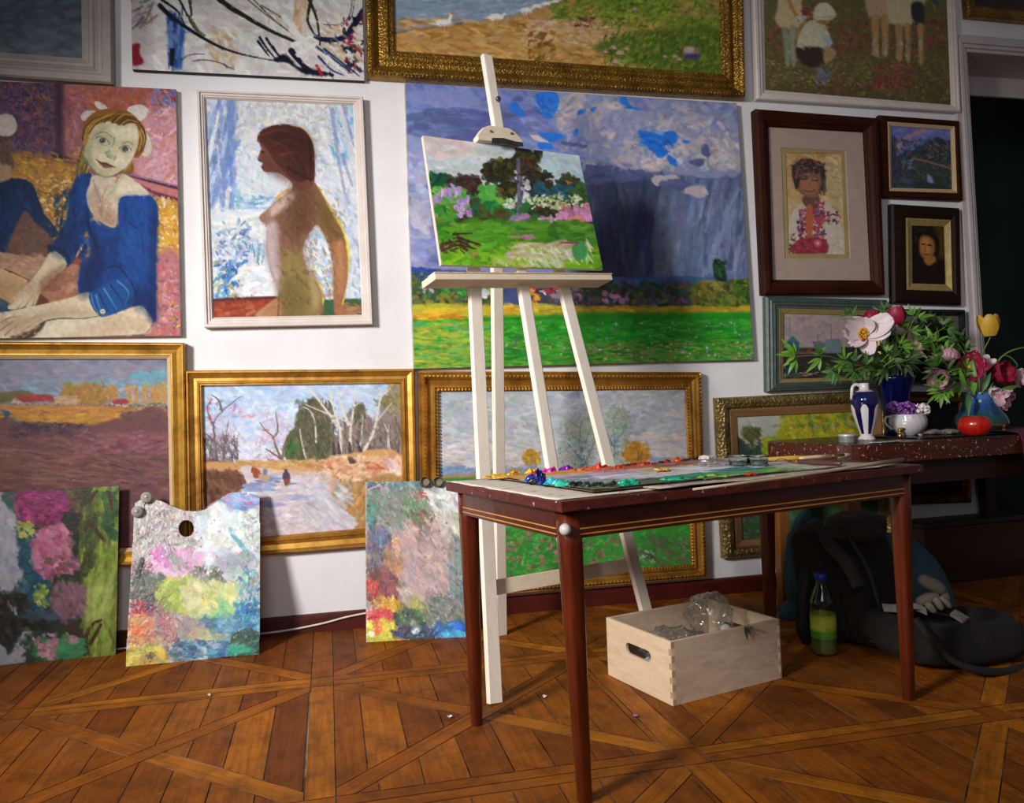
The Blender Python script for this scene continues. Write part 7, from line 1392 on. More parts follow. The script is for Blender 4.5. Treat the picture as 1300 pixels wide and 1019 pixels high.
 # --------------------- boards and palettes against the wall
def lean(q,ytop,tilt_pts=None):
 """corners of a flat board standing on the floor and leaning back: bottom corners on the floor, top corners at depth ytop"""
 bl=F(*q[3]); br=F(*q[2]); t0,t1=ytop; return[W(*q[0],t0),W(*q[1],t1),br,bl]
def board_thing(name,label,cat,P,c4,pm,gain,th,em,relief=.0015,hole=None,shape=None,group=None):
 root=empty(name,(c4[3]+c4[2])/2,label,cat,group); e1=c4[1]-c4[0]; e2=c4[3]-c4[0]; nn=np.cross(e2,e1); nn/=np.linalg.norm(nn)
 if nn@(CAM-c4[0])<0:nn=-nn
 up=[c+nn*.0 for c in c4]
 o=P.mesh('painted_face',[c+nn*.0008 for c in c4],pm,None,gain,relief,hole=hole); keep(o,root)
 bm=NB()
 if shape is None:
  n=24; g3=lambda i,j,z:c4[0]*(1-i/n)*(1-j/n)+c4[1]*(i/n)*(1-j/n)+c4[2]*(i/n)*(j/n)+c4[3]*(1-i/n)*(j/n)-nn*z
  G=[[[bm.verts.new(g3(i,j,z))for i in range(n+1)]for j in range(n+1)]for z in(.0005,th)]
  for L in G:
   for j in range(n):
    for i in range(n):bm.faces.new((L[j][i],L[j][i+1],L[j+1][i+1],L[j+1][i]))
  rim=[(i,0)for i in range(n)]+[(n,j)for j in range(n)]+[(i,n)for i in range(n,0,-1)]+[(0,j)for j in range(n,0,-1)]
  for(i,j),(k,l)in zip(rim,rim[1:]+rim[:1]):bm.faces.new((G[0][j][i],G[0][l][k],G[1][l][k],G[1][j][i]))
 else:
  outer,holes=shape
  uv=lambda L:[tuple((lambda k:(k[0]/k[2],k[1]/k[2]))(P.Hi@np.array([x,y,1])))for x,y in L]
  e1m=c4[1]-c4[0]; e2m=c4[3]-c4[0]
  def map3(p,z):
   u,v=p; return Vector(c4[0]*(1-u)*(1-v)+c4[1]*u*(1-v)+c4[2]*u*v+c4[3]*(1-u)*v-nn*(z+.004))
  tb=bmesh.new(); ed=[]
  for lp in[uv(outer)]+[uv(h)for h in holes]:
   vs=[tb.verts.new((x,y,0))for x,y in lp]; ed+=[tb.edges.new((vs[i],vs[(i+1)%len(vs)]))for i in range(len(vs))]
  bmesh.ops.triangle_fill(tb,use_beauty=True,use_dissolve=False,edges=ed); idx={v:i for i,v in enumerate(tb.verts)}; co=[(v.co.x,v.co.y)for v in tb.verts]; tri=[[idx[v]for v in f.verts]for f in tb.faces]; be=[(idx[e.verts[0]],idx[e.verts[1]])for e in ed]; tb.free()
  A=[bm.verts.new(map3(c,0))for c in co]; B=[bm.verts.new(map3(c,th))for c in co]
  for t_ in tri:bm.faces.new([A[i]for i in t_]); bm.faces.new([B[i]for i in t_][::-1])
  for i,j in be:bm.faces.new((A[i],A[j],B[j],B[i]))
 keep(obj('board_edge',bm,em),root); return root
M_PLY=mottled('plywood_edge','6a4c30','9a7a54',60,.75); M_PLYD=mottled('dark_board_edge','3a3228','5a4c3c',60,.75)
sp=paint_study().brushy(1200,9,4,1.2,.8); board_thing('study_board','unframed study of magenta flowers and a lime green trunk leaning at the far left','painting',sp,lean([tuple(x)for x in sp.q],(-.065,-.065)),M_IMP,GAIN['study'],.006,M_PLYD)
pc=paint_palette_cut().brushy(700,12,6,.7,.8,.05,.5); pcq=[tuple(x)for x in pc.q]
cut_out=[(0+650/3.8235,600+150/3.8235)]
SHP=np.array([(652,190),(655,150),(700,122),(745,128),(790,140),(840,165),(900,186),(960,190),(1000,182),(1040,158),(1085,120),(1120,98),(1170,95),(1215,92),(1259,91),(1262,300),(1262,600),(1260,800),(1258,880),(1100,893),(900,915),(750,930),(609,941),(618,800),(630,600),(640,420),(650,260)],float)/3.8235+[0,600]
th_=np.array([(910+38*math.cos(a),274+42*math.sin(a))for a in np.linspace(0,2*PI,20)[:-1]])/3.8235+[0,600]
def inpoly(x,y,P):
 ins=np.zeros(x.shape,bool)
 for i in range(len(P)):
  ax,ay=P[i]; bx,by=P[(i+1)%len(P)]
  if ay!=by:ins^=((ay>y)!=(by>y))&(x<(bx-ax)*(y-ay)/(by-ay)+ax)
 return ins
SHS=SHP
def cuthole(x,y):return(~inpoly(x+.4,y+.4,SHS))|inpoly(x+.4,y+.4,th_)
pc4=lean(pcq,(-.075,-.075)); board_thing('palette','shield shaped palette with a thumb hole and lime green paint, leaning on the wall','palette',pc,pc4,M_IMP,GAIN['pal1'],.005,M_PLY,.0018,cuthole,(SHP,[th_]),'paint covered palettes against the wall')
ps=paint_palette_square().brushy(900,11,5,.9,.4,.05,.5); ps4=lean([tuple(x)for x in ps.q],(-.085,-.085)); board_thing('palette','rectangular grey pink palette with yellow and red lumps, leaning beside the paint table','palette',ps,ps4,M_IMP,GAIN['pal2'],.005,M_PLY,.0018,None,None,'paint covered palettes against the wall')
M_TIN=mottled('old_tin','5a544c','8a847a',30,.4,.75,bump=.2); M_TINL=mottled('tin_light','a09c96','c8c4be',26,.35,.25,bump=.2); M_OILF=mottled('old_oil','6a6450','8a8468',30,.3,bump=.1)
def dipper(name,lab,cups,face,c4,opened):
 """twin metal oil cups clipped on the edge of a palette; cups: photograph positions"""
 P0=Vector(c4[0]); e1=Vector(c4[1])-P0; e2=Vector(c4[3])-P0; nn=e1.cross(e2).normalized()
 if nn.dot(Vector(CAM)-P0)<0:nn=-nn
 pts=[]
 for u,v in cups:
  r=Vector(RM.T@np.array([(u-PPX)/FPX,(PPY-v)/FPX,1.0])); s=(P0-Vector(CAM)).dot(nn)/r.dot(nn); pts.append(Vector(CAM)+r*s+nn*.0035)
 root=empty(name,(pts[0]+pts[1])/2,lab,'dipper','metal oil dippers on the palettes'); ax=(nn*.9+Vector((-.1,-.5,.0))*0).normalized(); rr=.0235
 for p in pts:
  M=Matrix.Translation(p)@ax.to_track_quat('Z','Y').to_matrix().to_4x4()
  bm=NB()
  if opened:lathe(bm,[(0,.0),(rr*.86,.0),(rr,.004),(rr*.97,.018),(rr*.8,.026),(rr*.86,.028),(rr*.92,.026),(rr*.9,.018),(rr*.86,.006),(0,.006)],n=26)
  else:lathe(bm,[(0,.0),(rr*.8,.0),(rr*.95,.004),(rr,.014),(rr*.93,.022),(rr*.8,.027),(rr*.4,.029),(rr*.34,.033),(rr*.12,.035),(0,.0355)],n=26)
  bm.transform(M); cup=keep(obj('cup',bm,M_TIN if opened else M_TINL,None,True),root)
  bm=NB()
  if opened:lathe(bm,[(0,.012),(rr*.86,.0115)],n=20); bm.transform(M); sub(obj('oil_residue',bm,M_OILF),cup)
 bm=NB(); d=(pts[1]-pts[0]).normalized(); bar(bm,pts[0]-d*.006+nn*.002,pts[1]+d*.006+nn*.002,.012,.003,nn); bar(bm,(pts[0]+pts[1])/2+nn*.001,(pts[0]+pts[1])/2-e2.normalized()*-.022+nn*.001,.014,.0025,nn); keep(obj('clip',bm,M_TIN),root)
dipper('oil_dipper','twin lidded silver oil cups clipped on the top left corner of the shield shaped palette',[(175.2,650),(187,632)],None,pc4,False)
dipper('oil_dipper','twin open tin oil cups clipped on the top edge of the rectangular palette',[(538.5,612.5),(555,612.5)],None,ps4,True)
# --------------------- cable along the skirting
M_CABLE=mottled('cable_white','c8beb4','d8d0c6',30,.5,bump=0)
cpts=[Vector(W(u,v,-.03))for u,v in((-60,848),(60,838),(150,823.5),(240,815),(330,804.5),(370,799),(410,791),(440,783),(470,777))]
cpts=[Vector(p)for p in crom([tuple(p)for p in cpts],6,False)]
for p in cpts:p.z=max(p.z,.005)
bm=NB(); tube(bm,cpts+[Vector(W(520,769.5,-.03)),Vector(W(600,765,-.03))],.0045,8); tag(obj('power_cable',bm,M_CABLE,None,True),'thin white cable running along the dark red skirting behind the palettes','cable')
# --------------------- bottle
def px_r(u0,u1,base):d=(RM@(np.array(base)-CAM))[2]; return(u1-u0)/2*d/FPX
bb=Vector(F(1047,829)); k_=(RM@(np.array(bb)-CAM))[2]/FPX; H_=101*k_; R_=16.5*k_
bottle=empty('plastic_bottle',bb,'clear plastic bottle with a blue cap and green yellow label, half full, beside the backpack','bottle')
prof=[(0,.006),(R_*.6,.002),(R_*.92,.004),(R_,.014),(R_*1.0,.04),(R_*.95,.047),(R_*.96,.056),(R_*.95,.062),(R_*.95,.1),(R_*.95,.12),(R_*.95,.148),(R_*.98,.156),(R_*.95,.19),(R_*.8,.215),(R_*.58,.24),(R_*.42,.258),(R_*.4,.272)]
sc_=(H_-.026)/.272; prof=[(r,z*sc_)for r,z in prof]
M_PET=NT('clear_pet'); _t=M_PET; tr=_t.n('ShaderNodeBsdfTransparent'); tr.inputs[0].default_value=(.86,.9,.84,1); gl=_t.n('ShaderNodeBsdfGlossy'); gl.inputs['Roughness'].default_value=.08; lw=_t.n('ShaderNodeLayerWeight'); lw.inputs[0].default_value=.3; mx=_t.n('ShaderNodeMixShader'); rp=_t.n('ShaderNodeMapRange'); _t.l(lw.outputs['Facing'],rp.inputs[0]); rp.inputs[3].default_value=.06; rp.inputs[4].default_value=.5; _t.l(rp.outputs[0],mx.inputs[0]); _t.l(tr.outputs[0],mx.inputs[1]); _t.l(gl.outputs[0],mx.inputs[2]); _t.l(mx.outputs[0],_t.out.inputs[0]); M_PET=_t.m
bm=NB(); lathe(bm,prof,bb,32); keep(obj('bottle_body',bm,M_PET,None,True),bottle)
bm=NB(); lathe(bm,[(0,H_-.0)]+[(R_*.44,H_),(R_*.5,H_-.003),(R_*.5,H_-.02),(R_*.46,H_-.026)],bb,24); keep(obj('cap',bm,mottled('cap_blue','1c2c8a','2438a0',20,.4,bump=0),None,True),bottle)
t=NT('bottle_label'); v=t.coord(kind='Generated'); sp_=t.n('ShaderNodeSeparateXYZ'); t.l(v,sp_.inputs[0]); c=t.ramp(sp_.outputs[2],[(0,'4a8a28'),(.3,'5a9a2c'),(.45,'b0b838'),(.8,'c0c048'),(1,'8aa838')]); c=t.mix(t.ramp(t.noise(v,6,2),[(.58,'000000'),(.62,'a0a0a0')]),c,'3c6a24'); t.set(Base_Color=c,Roughness=.4); M_LAB=t.m
bm=NB(); lathe(bm,[(R_*.965,.062*sc_),(R_*.965,.148*sc_)],bb,32); keep(obj('label',bm,M_LAB,None,True),bottle)
t=NT('pale_juice'); t.set(Base_Color='9a9a58',Roughness=.1,Transmission_Weight=.6,IOR=1.33); M_JU=t.m
bm=NB(); lathe(bm,[(0,.008)]+[(r*.95,z)for r,z in prof[2:8]]+[(R_*.9,.098*sc_),(0,.098*sc_)],bb,28); keep(obj('juice',bm,M_JU,None,True),bottle)
# --------------------- backpack, jacket, open bag
M_PACK=mottled('pack_canvas','150e08','21170e',14,.95,bump=.3,bscale=160); M_PACKL=mottled('pack_flap','2a241f','383029',12,.8,bump=.3,bscale=140); M_BLACKB=mottled('black_nylon','0c0906','17110c',14,.95,bump=.3,bscale=120); M_TEAL=mottled('teal_cotton','22404c','345866',8,.85,bump=.3,bscale=70,bd=.006); M_STRAP=mottled('webbing','100d0b','1b1714',60,.7,bump=.2)
def blob(fn,sub_=4):
 bm=NB(); bmesh.ops.create_icosphere(bm,subdivisions=sub_,radius=1)
 for v in bm.verts:v.co=fn(v.co.normalized())
 return bm
def sgn(a,e):return math.copysign(abs(a)**e,a)
def pillow(c,rx,ry,rz,ex=.5,seed=1,amp=.08,rot=0.0,fr=3.0,zmin=.001,lean_=(0,0),sub_=4):
 cr,sr=math.cos(rot),math.sin(rot)
 def fn(d):
  x,y,z=sgn(d.x,ex)*rx,sgn(d.y,ex)*ry,sgn(d.z,ex)*rz; f=1+amp*2*(float(fbm(np.array(d.x*fr+seed*3.1+d.z),np.array(d.y*fr+seed*1.7+d.z*1.3),seed,4))-.5)
  x,y,z=x*f,y*f,z*f; t=(z/rz+1)/2; x+=lean_[0]*t; y+=lean_[1]*t
  return Vector((c[0]+x*cr-y*sr,c[1]+x*sr+y*cr,max(zmin,c[2]+z)))
 return blob(fn,sub_)
def ribbon(bm,pts,w,th=.004,hint=(0,0,1)):
 pts=[Vector(p)for p in crom([tuple(p)for p in pts],6,False)]; rows=[]
 for i,p in enumerate(pts):
  d=(pts[min(i+1,len(pts)-1)]-pts[max(i-1,0)]).normalized(); s=d.cross(Vector(hint)); s=s.normalized()if s.length>.05 else Vector((1,0,0)); n=s.cross(d).normalized()
  rows.append([bm.verts.new(p+s*a+n*b)for a,b in((-w/2,-th/2),(w/2,-th/2),(w/2,th/2),(-w/2,th/2))])
 for A,B in zip(rows,rows[1:]):
  for i in range(4):bm.faces.new((A[i],A[(i+1)%4],B[(i+1)%4],B[i]))
 bm.faces.new(rows[0]); bm.faces.new(rows[-1][::-1])
pk=empty('backpack',(1.98,-.93,0),'dark brown black canvas backpack slumped on the floor under the table','backpack')
keep(obj('pack_body',pillow((2.07,-.86,.235),.20,.155,.235,.52,2,.10,.45,2.6,.001,(-.03,.05)),M_PACK,None,True),pk)
q=keep(obj('front_pocket',pillow((2.04,-1.02,.19),.12,.05,.165,.55,5,.08,.45,2.5,.002,(-.02,.06)),M_PACK,None,True),pk)
def PQ(u,v,y):return Vector(W(u,v,y))
bm=NB(); ribbon(bm,[PQ(u,v,y)for u,v,y in((1068,668,-1.02),(1098,715,-1.08),(1112,755,-1.115),(1118,790,-1.12),(1105,815,-1.12))],.012,.012); sub(obj('zip_piping',bm,M_PACKL,None,True),q)
keep(obj('top_flap',pillow(tuple(PQ(1085,668,-.93)),.125,.10,.055,.7,7,.22,.45,2.4,.3,(0,0)),M_PACKL,None,True),pk)
bm=NB(); ribbon(bm,[PQ(u,v,y)for u,v,y in((1042,668,-.99),(1052,690,-1.06),(1075,715,-1.10),(1090,745,-1.13))],.05,.008,(0,-1,.2)); keep(obj('flap_strap',bm,M_PACKL,None,True),pk)
for L in([(1048,682,-.86),(1030,715,-.88),(1020,755,-.89),(1020,800,-.88),(1032,818,-.86)],[(1062,690,-.9),(1056,735,-.92),(1056,775,-.93),(1066,815,-.93)]):
 bm=NB(); ribbon(bm,[PQ(*p)for p in L],.05,.01,(-.5,-1,.1)); keep(obj('shoulder_strap',bm,M_STRAP,None,True),pk)
bm=NB(); tube(bm,[PQ(1122,782,-1.14),PQ(1123.5,790,-1.145),PQ(1123,797,-1.145)],[.004,.006,.004],8); keep(obj('zip_pull',bm,M_STEEL,None,True),pk)
jk=empty('jacket',(2.35,-.62,0),'dark teal cotton jacket piled on the floor behind the backpack','jacket')
keep(obj('jacket_body',pillow((2.47,-.72,.10),.21,.19,.30,.8,3,.20,.1,2.2,.002,(-.16,.04)),M_TEAL,None,True),jk)
keep(obj('sleeve',pillow((W(1021,700,-.6)[0],-.6,.22),.085,.07,.225,.8,9,.3,.3,2.6,.002,(.05,.02)),M_TEAL,None,True),jk)
keep(obj('cuff',pillow((2.01,-.52,.03),.075,.06,.045,.9,11,.3,.2,3,.002),M_TEAL,None,True),jk)
bg=empty('open_bag',(2.17,-1.24,0),'black open holdall lying flat on the floor behind the right table leg','bag')
def bagshape(d):
 x,y,z=sgn(d.x,.6)*.30,sgn(d.y,.6)*.15,sgn(d.z,.55)*.085; f=1+.22*(float(fbm(np.array(d.x*2.4+3),np.array(d.y*2.4+d.z*1.5+8),4,4))-.5); x,y,z=x*f,y*f,z*f
 z+=.05*max(0,-d.x); r=math.hypot(d.x*.9,d.y)
 if d.z>.25:z-=.07*max(0,1-(r/.55)**2)
 cr,sr=math.cos(.02),math.sin(.02); return Vector((2.19+x*cr-y*sr,-1.20+x*sr+y*cr,max(.001,.085+z)))
keep(obj('bag_body',blob(bagshape,5),M_BLACKB,None,True),bg)
bm=NB(); ribbon(bm,[PQ(u,v,y)for u,v,y in((1162,785,-1.33),(1180,808,-1.37),(1205,835,-1.4),(1240,850,-1.41),(1280,852,-1.38),(1320,840,-1.3))],.026,.012,(0,-.6,1)); keep(obj('open_lid_rim',bm,M_PACK,None,True),bg)
bm=NB(); ribbon(bm,[PQ(u,v,y)for u,v,y in((1150,772,-1.22),(1190,778,-1.18),(1230,786,-1.16),(1262,794,-1.14))],.008,.006); q=keep(obj('red_zip',bm,mottled('red_tape','5a1414','701c1c',30,.6,bump=0),None,True),bg); q['label']='thin dark red zip tape'
M_BEIGE=mottled('beige_cotton','6a5f50','84786a',12,.85,bump=.3,bscale=90)
gv=empty('work_glove',PQ(1185,762,-1.17),'crumpled pale beige glove lying on top of the open holdall','glove')
def gpt(u,v,y=-1.16):return PQ(u,v,y)
bm=NB(); tube(bm,[gpt(1166,733),gpt(1172,736),gpt(1182,741),gpt(1192,746),gpt(1199,752)],[.016,.024,.026,.025,.018],14); keep(obj('cuff',bm,M_BEIGE,None,True,sub=1),gv)
bm=NB(); tube(bm,[gpt(1193,747),gpt(1201,757),gpt(1205,768)],[.02,.016,.008],12); tube(bm,[gpt(1163,767),gpt(1172,761),gpt(1183,758),gpt(1192,757)],[.016,.022,.022,.018],12); tube(bm,[gpt(1185,758,-1.19),gpt(1192,766,-1.2),gpt(1197,775,-1.2)],[.014,.015,.01],10); tube(bm,[gpt(1175,764,-1.19),gpt(1182,771,-1.2),gpt(1188,778,-1.2)],[.014,.015,.01],10); tube(bm,[gpt(1192,757,-1.18),gpt(1201,764,-1.19),gpt(1208,772,-1.19)],[.013,.014,.009],10); keep(obj('fingers',bm,M_BEIGE,None,True,sub=1),gv)
M_PPR=mottled('print_paper','8a847c','a49c94',50,.8,bump=0)
bm=NB(); a=[PQ(1213,774,-1.17),PQ(1231,785,-1.15),PQ(1222,790,-1.19),PQ(1206,780,-1.2)]; A=[bm.verts.new(p+Vector((0,0,.004)))for p in a]; B=[bm.verts.new(p-Vector((0,0,.004)))for p in a]; bm.faces.new(A); bm.faces.new(B)
for i in range(4):bm.faces.new((A[i],A[(i+1)%4],B[(i+1)%4],B[i]))
tag(obj('booklet',bm,M_PPR),'small pale printed booklet sticking out of the open holdall','booklet')
bm=NB(); ribbon(bm,[PQ(1121,771,-1.19),PQ(1140,772,-1.2),PQ(1160,770,-1.2),PQ(1176,776,-1.2)],.03,.003,(0,-1,.8)); tag(obj('paper_sheet',bm,M_PPR),'white paper edge lying in the mouth of the open holdall','paper')
# --------------------- side table on the right
Z2=.77; SX0,SY0,SYW=2.105,-.805,.127; c2,s2=math.cos(SYW),math.sin(SYW); SL,SD=1.5,.60
SM=Matrix(((c2,-s2,0,SX0),(s2,c2,0,SY0),(0,0,1,0),(0,0,0,1)))
MS2=splattered('splashed_mahogany',[(.28,'34120a'),(.5,'4a1c0f'),(.78,'5c2614')],0,(('c8b8b4',.67),('d8d0cc',.69)),.3,75); MS2L=woodmat('side_table_leg',[(.3,'5a3414'),(.6,'7a4a1c'),(.8,'8a5824')],2,.4,coat=.2); MDARK=woodmat('dark_side_leg',[(.3,'180a06'),(.7,'2a140c')],2,.4)
side=empty('side_table',SM@Vector((SL/2,SD/2,0)),'dark red splashed side table with rounded corners carrying the flowers, against the wall','table',rz=SYW)
def rrect(x0,y0,x1,y1,r,n=7):
 P=[]
 for cx,cy,a in((x1-r,y1-r,0),(x0+r,y1-r,PI/2),(x0+r,y0+r,PI),(x1-r,y0+r,3*PI/2)):P+=[(cx+r*math.cos(a+PI/2*i/n),cy+r*math.sin(a+PI/2*i/n))for i in range(n+1)]
 return P
bm=NB(); prism(bm,rrect(0,0,SL,SD,.13),Z2-.085,Z2,SM); keep(obj('tabletop',bm,MS2,bev=.004),side)
bm=NB(); prism(bm,rrect(.06,.05,SL-.06,SD-.05,.1),Z2-.19,Z2-.085,SM); keep(obj('apron',bm,MDARK),side)
for x,y,mm in((.075,.08,MS2L),(SL-.09,.09,MDARK),(SL-.09,SD-.07,MDARK),(.075,SD-.06,MS2L)):
 bm=NB(); a=SM@Vector((x,y,Z2-.085)); b=SM@Vector((x,y,0)); n=4
 for k_,(s0,s1)in enumerate(((.033,.024),)):
  A=[bm.verts.new(a+Vector((sx*s0,sy*s0,0)))for sx,sy in((-1,-1),(1,-1),(1,1),(-1,1))]; B=[bm.verts.new(b+Vector((sx*s1,sy*s1,0)))for sx,sy in((-1,-1),(1,-1),(1,1),(-1,1))]
  bm.faces.new(A); bm.faces.new(B[::-1])
  for i in range(4):bm.faces.new((A[i],A[(i+1)%4],B[(i+1)%4],B[i]))
 keep(obj('leg',bm,mm,bev=.004),side)
def S2(u,v,z=Z2):return Vector(F(u,v,z))
def kpx(p):return float((RM@(np.array(p)-CAM))[2])/FPX
M_TRAY=mottled('dark_tray','14130f','23211c',12,.25,.3,bump=.05)
def s2loc(p):return SM.inverted()@Vector(p)
l0=s2loc(S2(1128,552)); TRX0,TRX1=s2loc(S2(1120,556)).x,s2loc(S2(1300,552)).x+.12
ty0=.075; bm=NB(); prism(bm,rrect(TRX0,ty0,TRX1,SD-.12,.05),Z2+.0005,Z2+.008,SM); tray=empty('serving_tray',SM@Vector(((TRX0+TRX1)/2,.3,Z2)),'flat dark tray with brass handles on the side table','tray',rz=SYW); keep(obj('tray_base',bm,M_TRAY,bev=.002),tray)
for x in(TRX0+.04,TRX1-.20):
 bm=NB(); y=ty0+.16 if x<TRX0+.1 else ty0+.05
 tube(bm,[SM@Vector((x+dx,y,Z2+z))for dx,z in((0,.008),(0,.035),(.012,.043),(.118,.043),(.13,.035),(.13,.008))],.006,10)
 for dx in(0,.13):ball(bm,SM@Vector((x+dx,y,Z2+.012)),.013,u=10,v=6); ball(bm,SM@Vector((x+dx,y,Z2+.038)),.010,u=10,v=6)
 keep(obj('brass_handle',bm,M_BRASS,None,True),tray)
ZT=Z2+.008
ab=S2(1100.5,558.5); k_=kpx(ab)
M_PORC=mottled('porcelain_white','c8c2c0','d6d0ce',10,.15,bump=0,spec=.6); M_COBALT=NT('cobalt_glaze'); t=M_COBALT; c=t.ramp(t.noise(t.coord(),14,4,.6),[(.4,'0a0c34'),(.6,'14164c'),(.72,'3a2c1c')]); t.set(Base_Color=c,Roughness=.08,Coat_Weight=.5); M_COBALT=t.m
amph=empty('porcelain_vase',ab,'slim cobalt and white striped vase with one handle on the side table','vase')
ap_=[(0,.002),(10,0),(10.5,2),(9,4),(7.5,6),(7.5,8),(9,13),(12,22),(15,33),(17.2,44),(17.8,51),(16.5,57),(12,61.5),(7,63.5),(6,64),(6,70),(6.2,72),(5,72.5),(4.2,71),(4,60),(0,60)]
body=[(r*k_,z*k_)for r,z in ap_]
def lath_sect(bm,prof,c,a0,a1,n,off=0.0):
 rings=[]
 for r,z in prof:rings.append([bm.verts.new(Vector(c)+Vector(((r+off)*math.cos(a0+(a1-a0)*i/n),(r+off)*math.sin(a0+(a1-a0)*i/n),z)))for i in range(n+1)])
 for A,B in zip(rings,rings[1:]):
  for i in range(n):bm.faces.new((A[i],A[i+1],B[i+1],B[i]))
bm=NB(); lathe(bm,body[5:13],ab,40); keep(obj('cobalt_body',bm,M_COBALT,None,True),amph)
bm=NB(); lathe(bm,body[:6],ab,32); keep(obj('foot',bm,M_PORC,None,True),amph); bm=NB(); lathe(bm,body[12:],ab,32); keep(obj('neck',bm,M_PORC,None,True),amph)
ca0=math.atan2(CAM[1]-ab.y,CAM[0]-ab.x)
for j in range(6):
 a=ca0-.05+j*PI/3; bm=NB(); zs=np.linspace(6.5,46,26); rows=[]
 for z in zs:
  r=np.interp(z,[p[1]for p in ap_[4:13]],[p[0]for p in ap_[4:13]])*k_+.0012; u=(z-6.5)/39.5; wv=(2.2+2.9*u)*k_*math.sqrt(max(0,min(1,(1-u)*6)));
  rows.append([bm.verts.new(ab+Vector((r*math.cos(a+wv/r*s),r*math.sin(a+wv/r*s),z*k_)))for s in(-1,-.5,0,.5,1)])
 for A,B in zip(rows,rows[1:]):
  for i in range(4):bm.faces.new((A[i],A[i+1],B[i+1],B[i]))
 keep(obj('white_stripe',bm,M_PORC,None,True),amph)
hd=Vector((RM[0][0],RM[0][1],0)).normalized()*-1
bm=NB(); tube(bm,crom([tuple(ab+hd*(x*k_)+Vector((0,0,z*k_)))for x,z in((5.5,69),(10,71),(14.5,68),(16,61),(16.2,52))],5,False),[2.0*k_]*21,10); keep(obj('handle',bm,M_PORC,None,True),amph)
jb=S2(1076,561.5); k_=kpx(jb); tin=empty('small_tin',jb,'small round paint speckled tin on the left end of the side table','tin')
bm=NB(); lathe(bm,[(0,0),(10*k_,0),(10.5*k_,1*k_),(10.3*k_,9*k_),(0,9*k_)],jb,28); keep(obj('tin_body',bm,splattered('speckled_tin',[(.3,'5a5e58'),(.6,'787c74'),(.8,'8a8a80')],0,(('a84a3a',.66),('1c2c2c',.64),('4a7a6a',.66)),.4,60),None,False),tin)
bm=NB(); lathe(bm,[(10.8*k_,8.2*k_),(10.9*k_,10*k_),(10.4*k_,11*k_),(9.6*k_,10.2*k_),(0,10*k_)],jb,28); keep(obj('rim',bm,M_TINL,None,True),tin)
pb2=S2(1125,561.8); k_=kpx(pb2); M_PLATE=splattered('painted_glass',[(.3,'8aa8a0'),(.6,'b0c4bc'),(.8,'c8d4d0')],0,(('1c7a5a',.6),('e8ece8',.58)),.15,50)
bm=NB(); rr_=[(0,.001),(20*k_,.001),(27*k_,.004),(28*k_,.006),(26*k_,.0065),(18*k_,.004),(0,.004)]; lathe(bm,rr_,(0,0,0),36); bm.transform(Matrix.Translation(pb2)@Matrix.Rotation(SYW,4,'Z')@Matrix.Diagonal((1,.32,1,1))); tag(obj('paint_dish',bm,M_PLATE,None,True),'flat oval glass dish with green paint, in front of the striped vase','dish')
cb_=Vector(F(1154,552.5,ZT)); k_=kpx(cb_); cup=empty('china_cup',cb_,'white fluted china cup with a curled handle holding lilac blossom','cup')
cp=[(0,0),(9,0),(10,.8),(15,4),(20.5,10),(22.3,16),(22,21),(20.2,25.5),(20.6,27),(19.6,27.2),(18.8,25.5),(20,20),(18,10),(8,4),(0,4)]
bm=NB(); n=72; rings=[]
for i,(r,z)in enumerate(cp):
 if r==0:rings.append([bm.verts.new(cb_+Vector((0,0,z*k_)))]); continue
 fl=.35 if 2<=i<=7 else 0; rings.append([bm.verts.new(cb_+Vector(((r+fl*math.sin(18*2*PI*k/n+z*.28))*k_*math.cos(2*PI*k/n),(r+fl*math.sin(18*2*PI*k/n+z*.28))*k_*math.sin(2*PI*k/n),z*k_)))for k in range(n)])
for A,B in zip(rings,rings[1:]):
 for k in range(n):
  u=[]
  for x in(A[k%len(A)],A[(k+1)%len(A)],B[(k+1)%len(B)],B[k%len(B)]):
   if x not in u:u.append(x)
  bm.faces.new(u)
M_CHINA=NT('china_sprigged'); t=M_CHINA; c=t.mix(t.ramp(t.noise(t.coord(rot=(1,0,0)),24,2,.4),[(.68,'000000'),(.72,'707070')]),'c4bec0','b07a84'); t.set(Base_Color=c,Roughness=.15,Specular_IOR_Level=.6); M_CHINA=t.m
keep(obj('cup_body',bm,M_CHINA,None,True),cup)
bm=NB(); tube(bm,crom([tuple(cb_+hd*(x*k_)+Vector((0,0,z*k_)))for x,z in((19,21),(23,24.5),(28,23.5),(29.5,18),(26,12.5),(20.5,8.5))],5,False),[1.4*k_]*26,10); keep(obj('handle',bm,M_PORC,None,True),cup)
apb=Vector(F(1238,553,ZT)); k_=kpx(apb); R0=20*k_
t=NT('apple_skin'); n_=t.n('ShaderNodeTexNoise'); v=t.coord((6,6,1.2)); g=t.noise(v,9,4); c=t.ramp(g,[(.35,'a81410'),(.6,'b81c14'),(.75,'c83c1c')]); c=t.mix(t.ramp(t.noise(t.coord(),6,2),[(.58,'000000'),(.75,'909090')]),c,'c86a20'); t.set(Base_Color=c,Roughness=.22,Coat_Weight=.4); M_APPLE=t.m
apple=empty('red_apple',apb,'glossy red apple on the tray in front of the blue green pot','apple')
pa=[(0,.08),(.22,.02),(.5,0),(.78,.14),(.96,.45),(1.0,.72),(.94,1.0),(.74,1.2),(.45,1.28),(.2,1.22),(.06,1.12),(0,1.1)]
bm=NB(); lathe(bm,[(r*R0,z*R0)for r,z in pa],apb,36); keep(obj('apple_body',bm,M_APPLE,None,True,sub=1),apple)
bm=NB(); tube(bm,[apb+Vector((0,0,1.1*R0)),apb+Vector((.03*R0,0,1.25*R0)),apb+Vector((.1*R0,0,1.34*R0))],[.0015,.0015,.0022],6); keep(obj('stem',bm,M_HAND,None,True),apple)
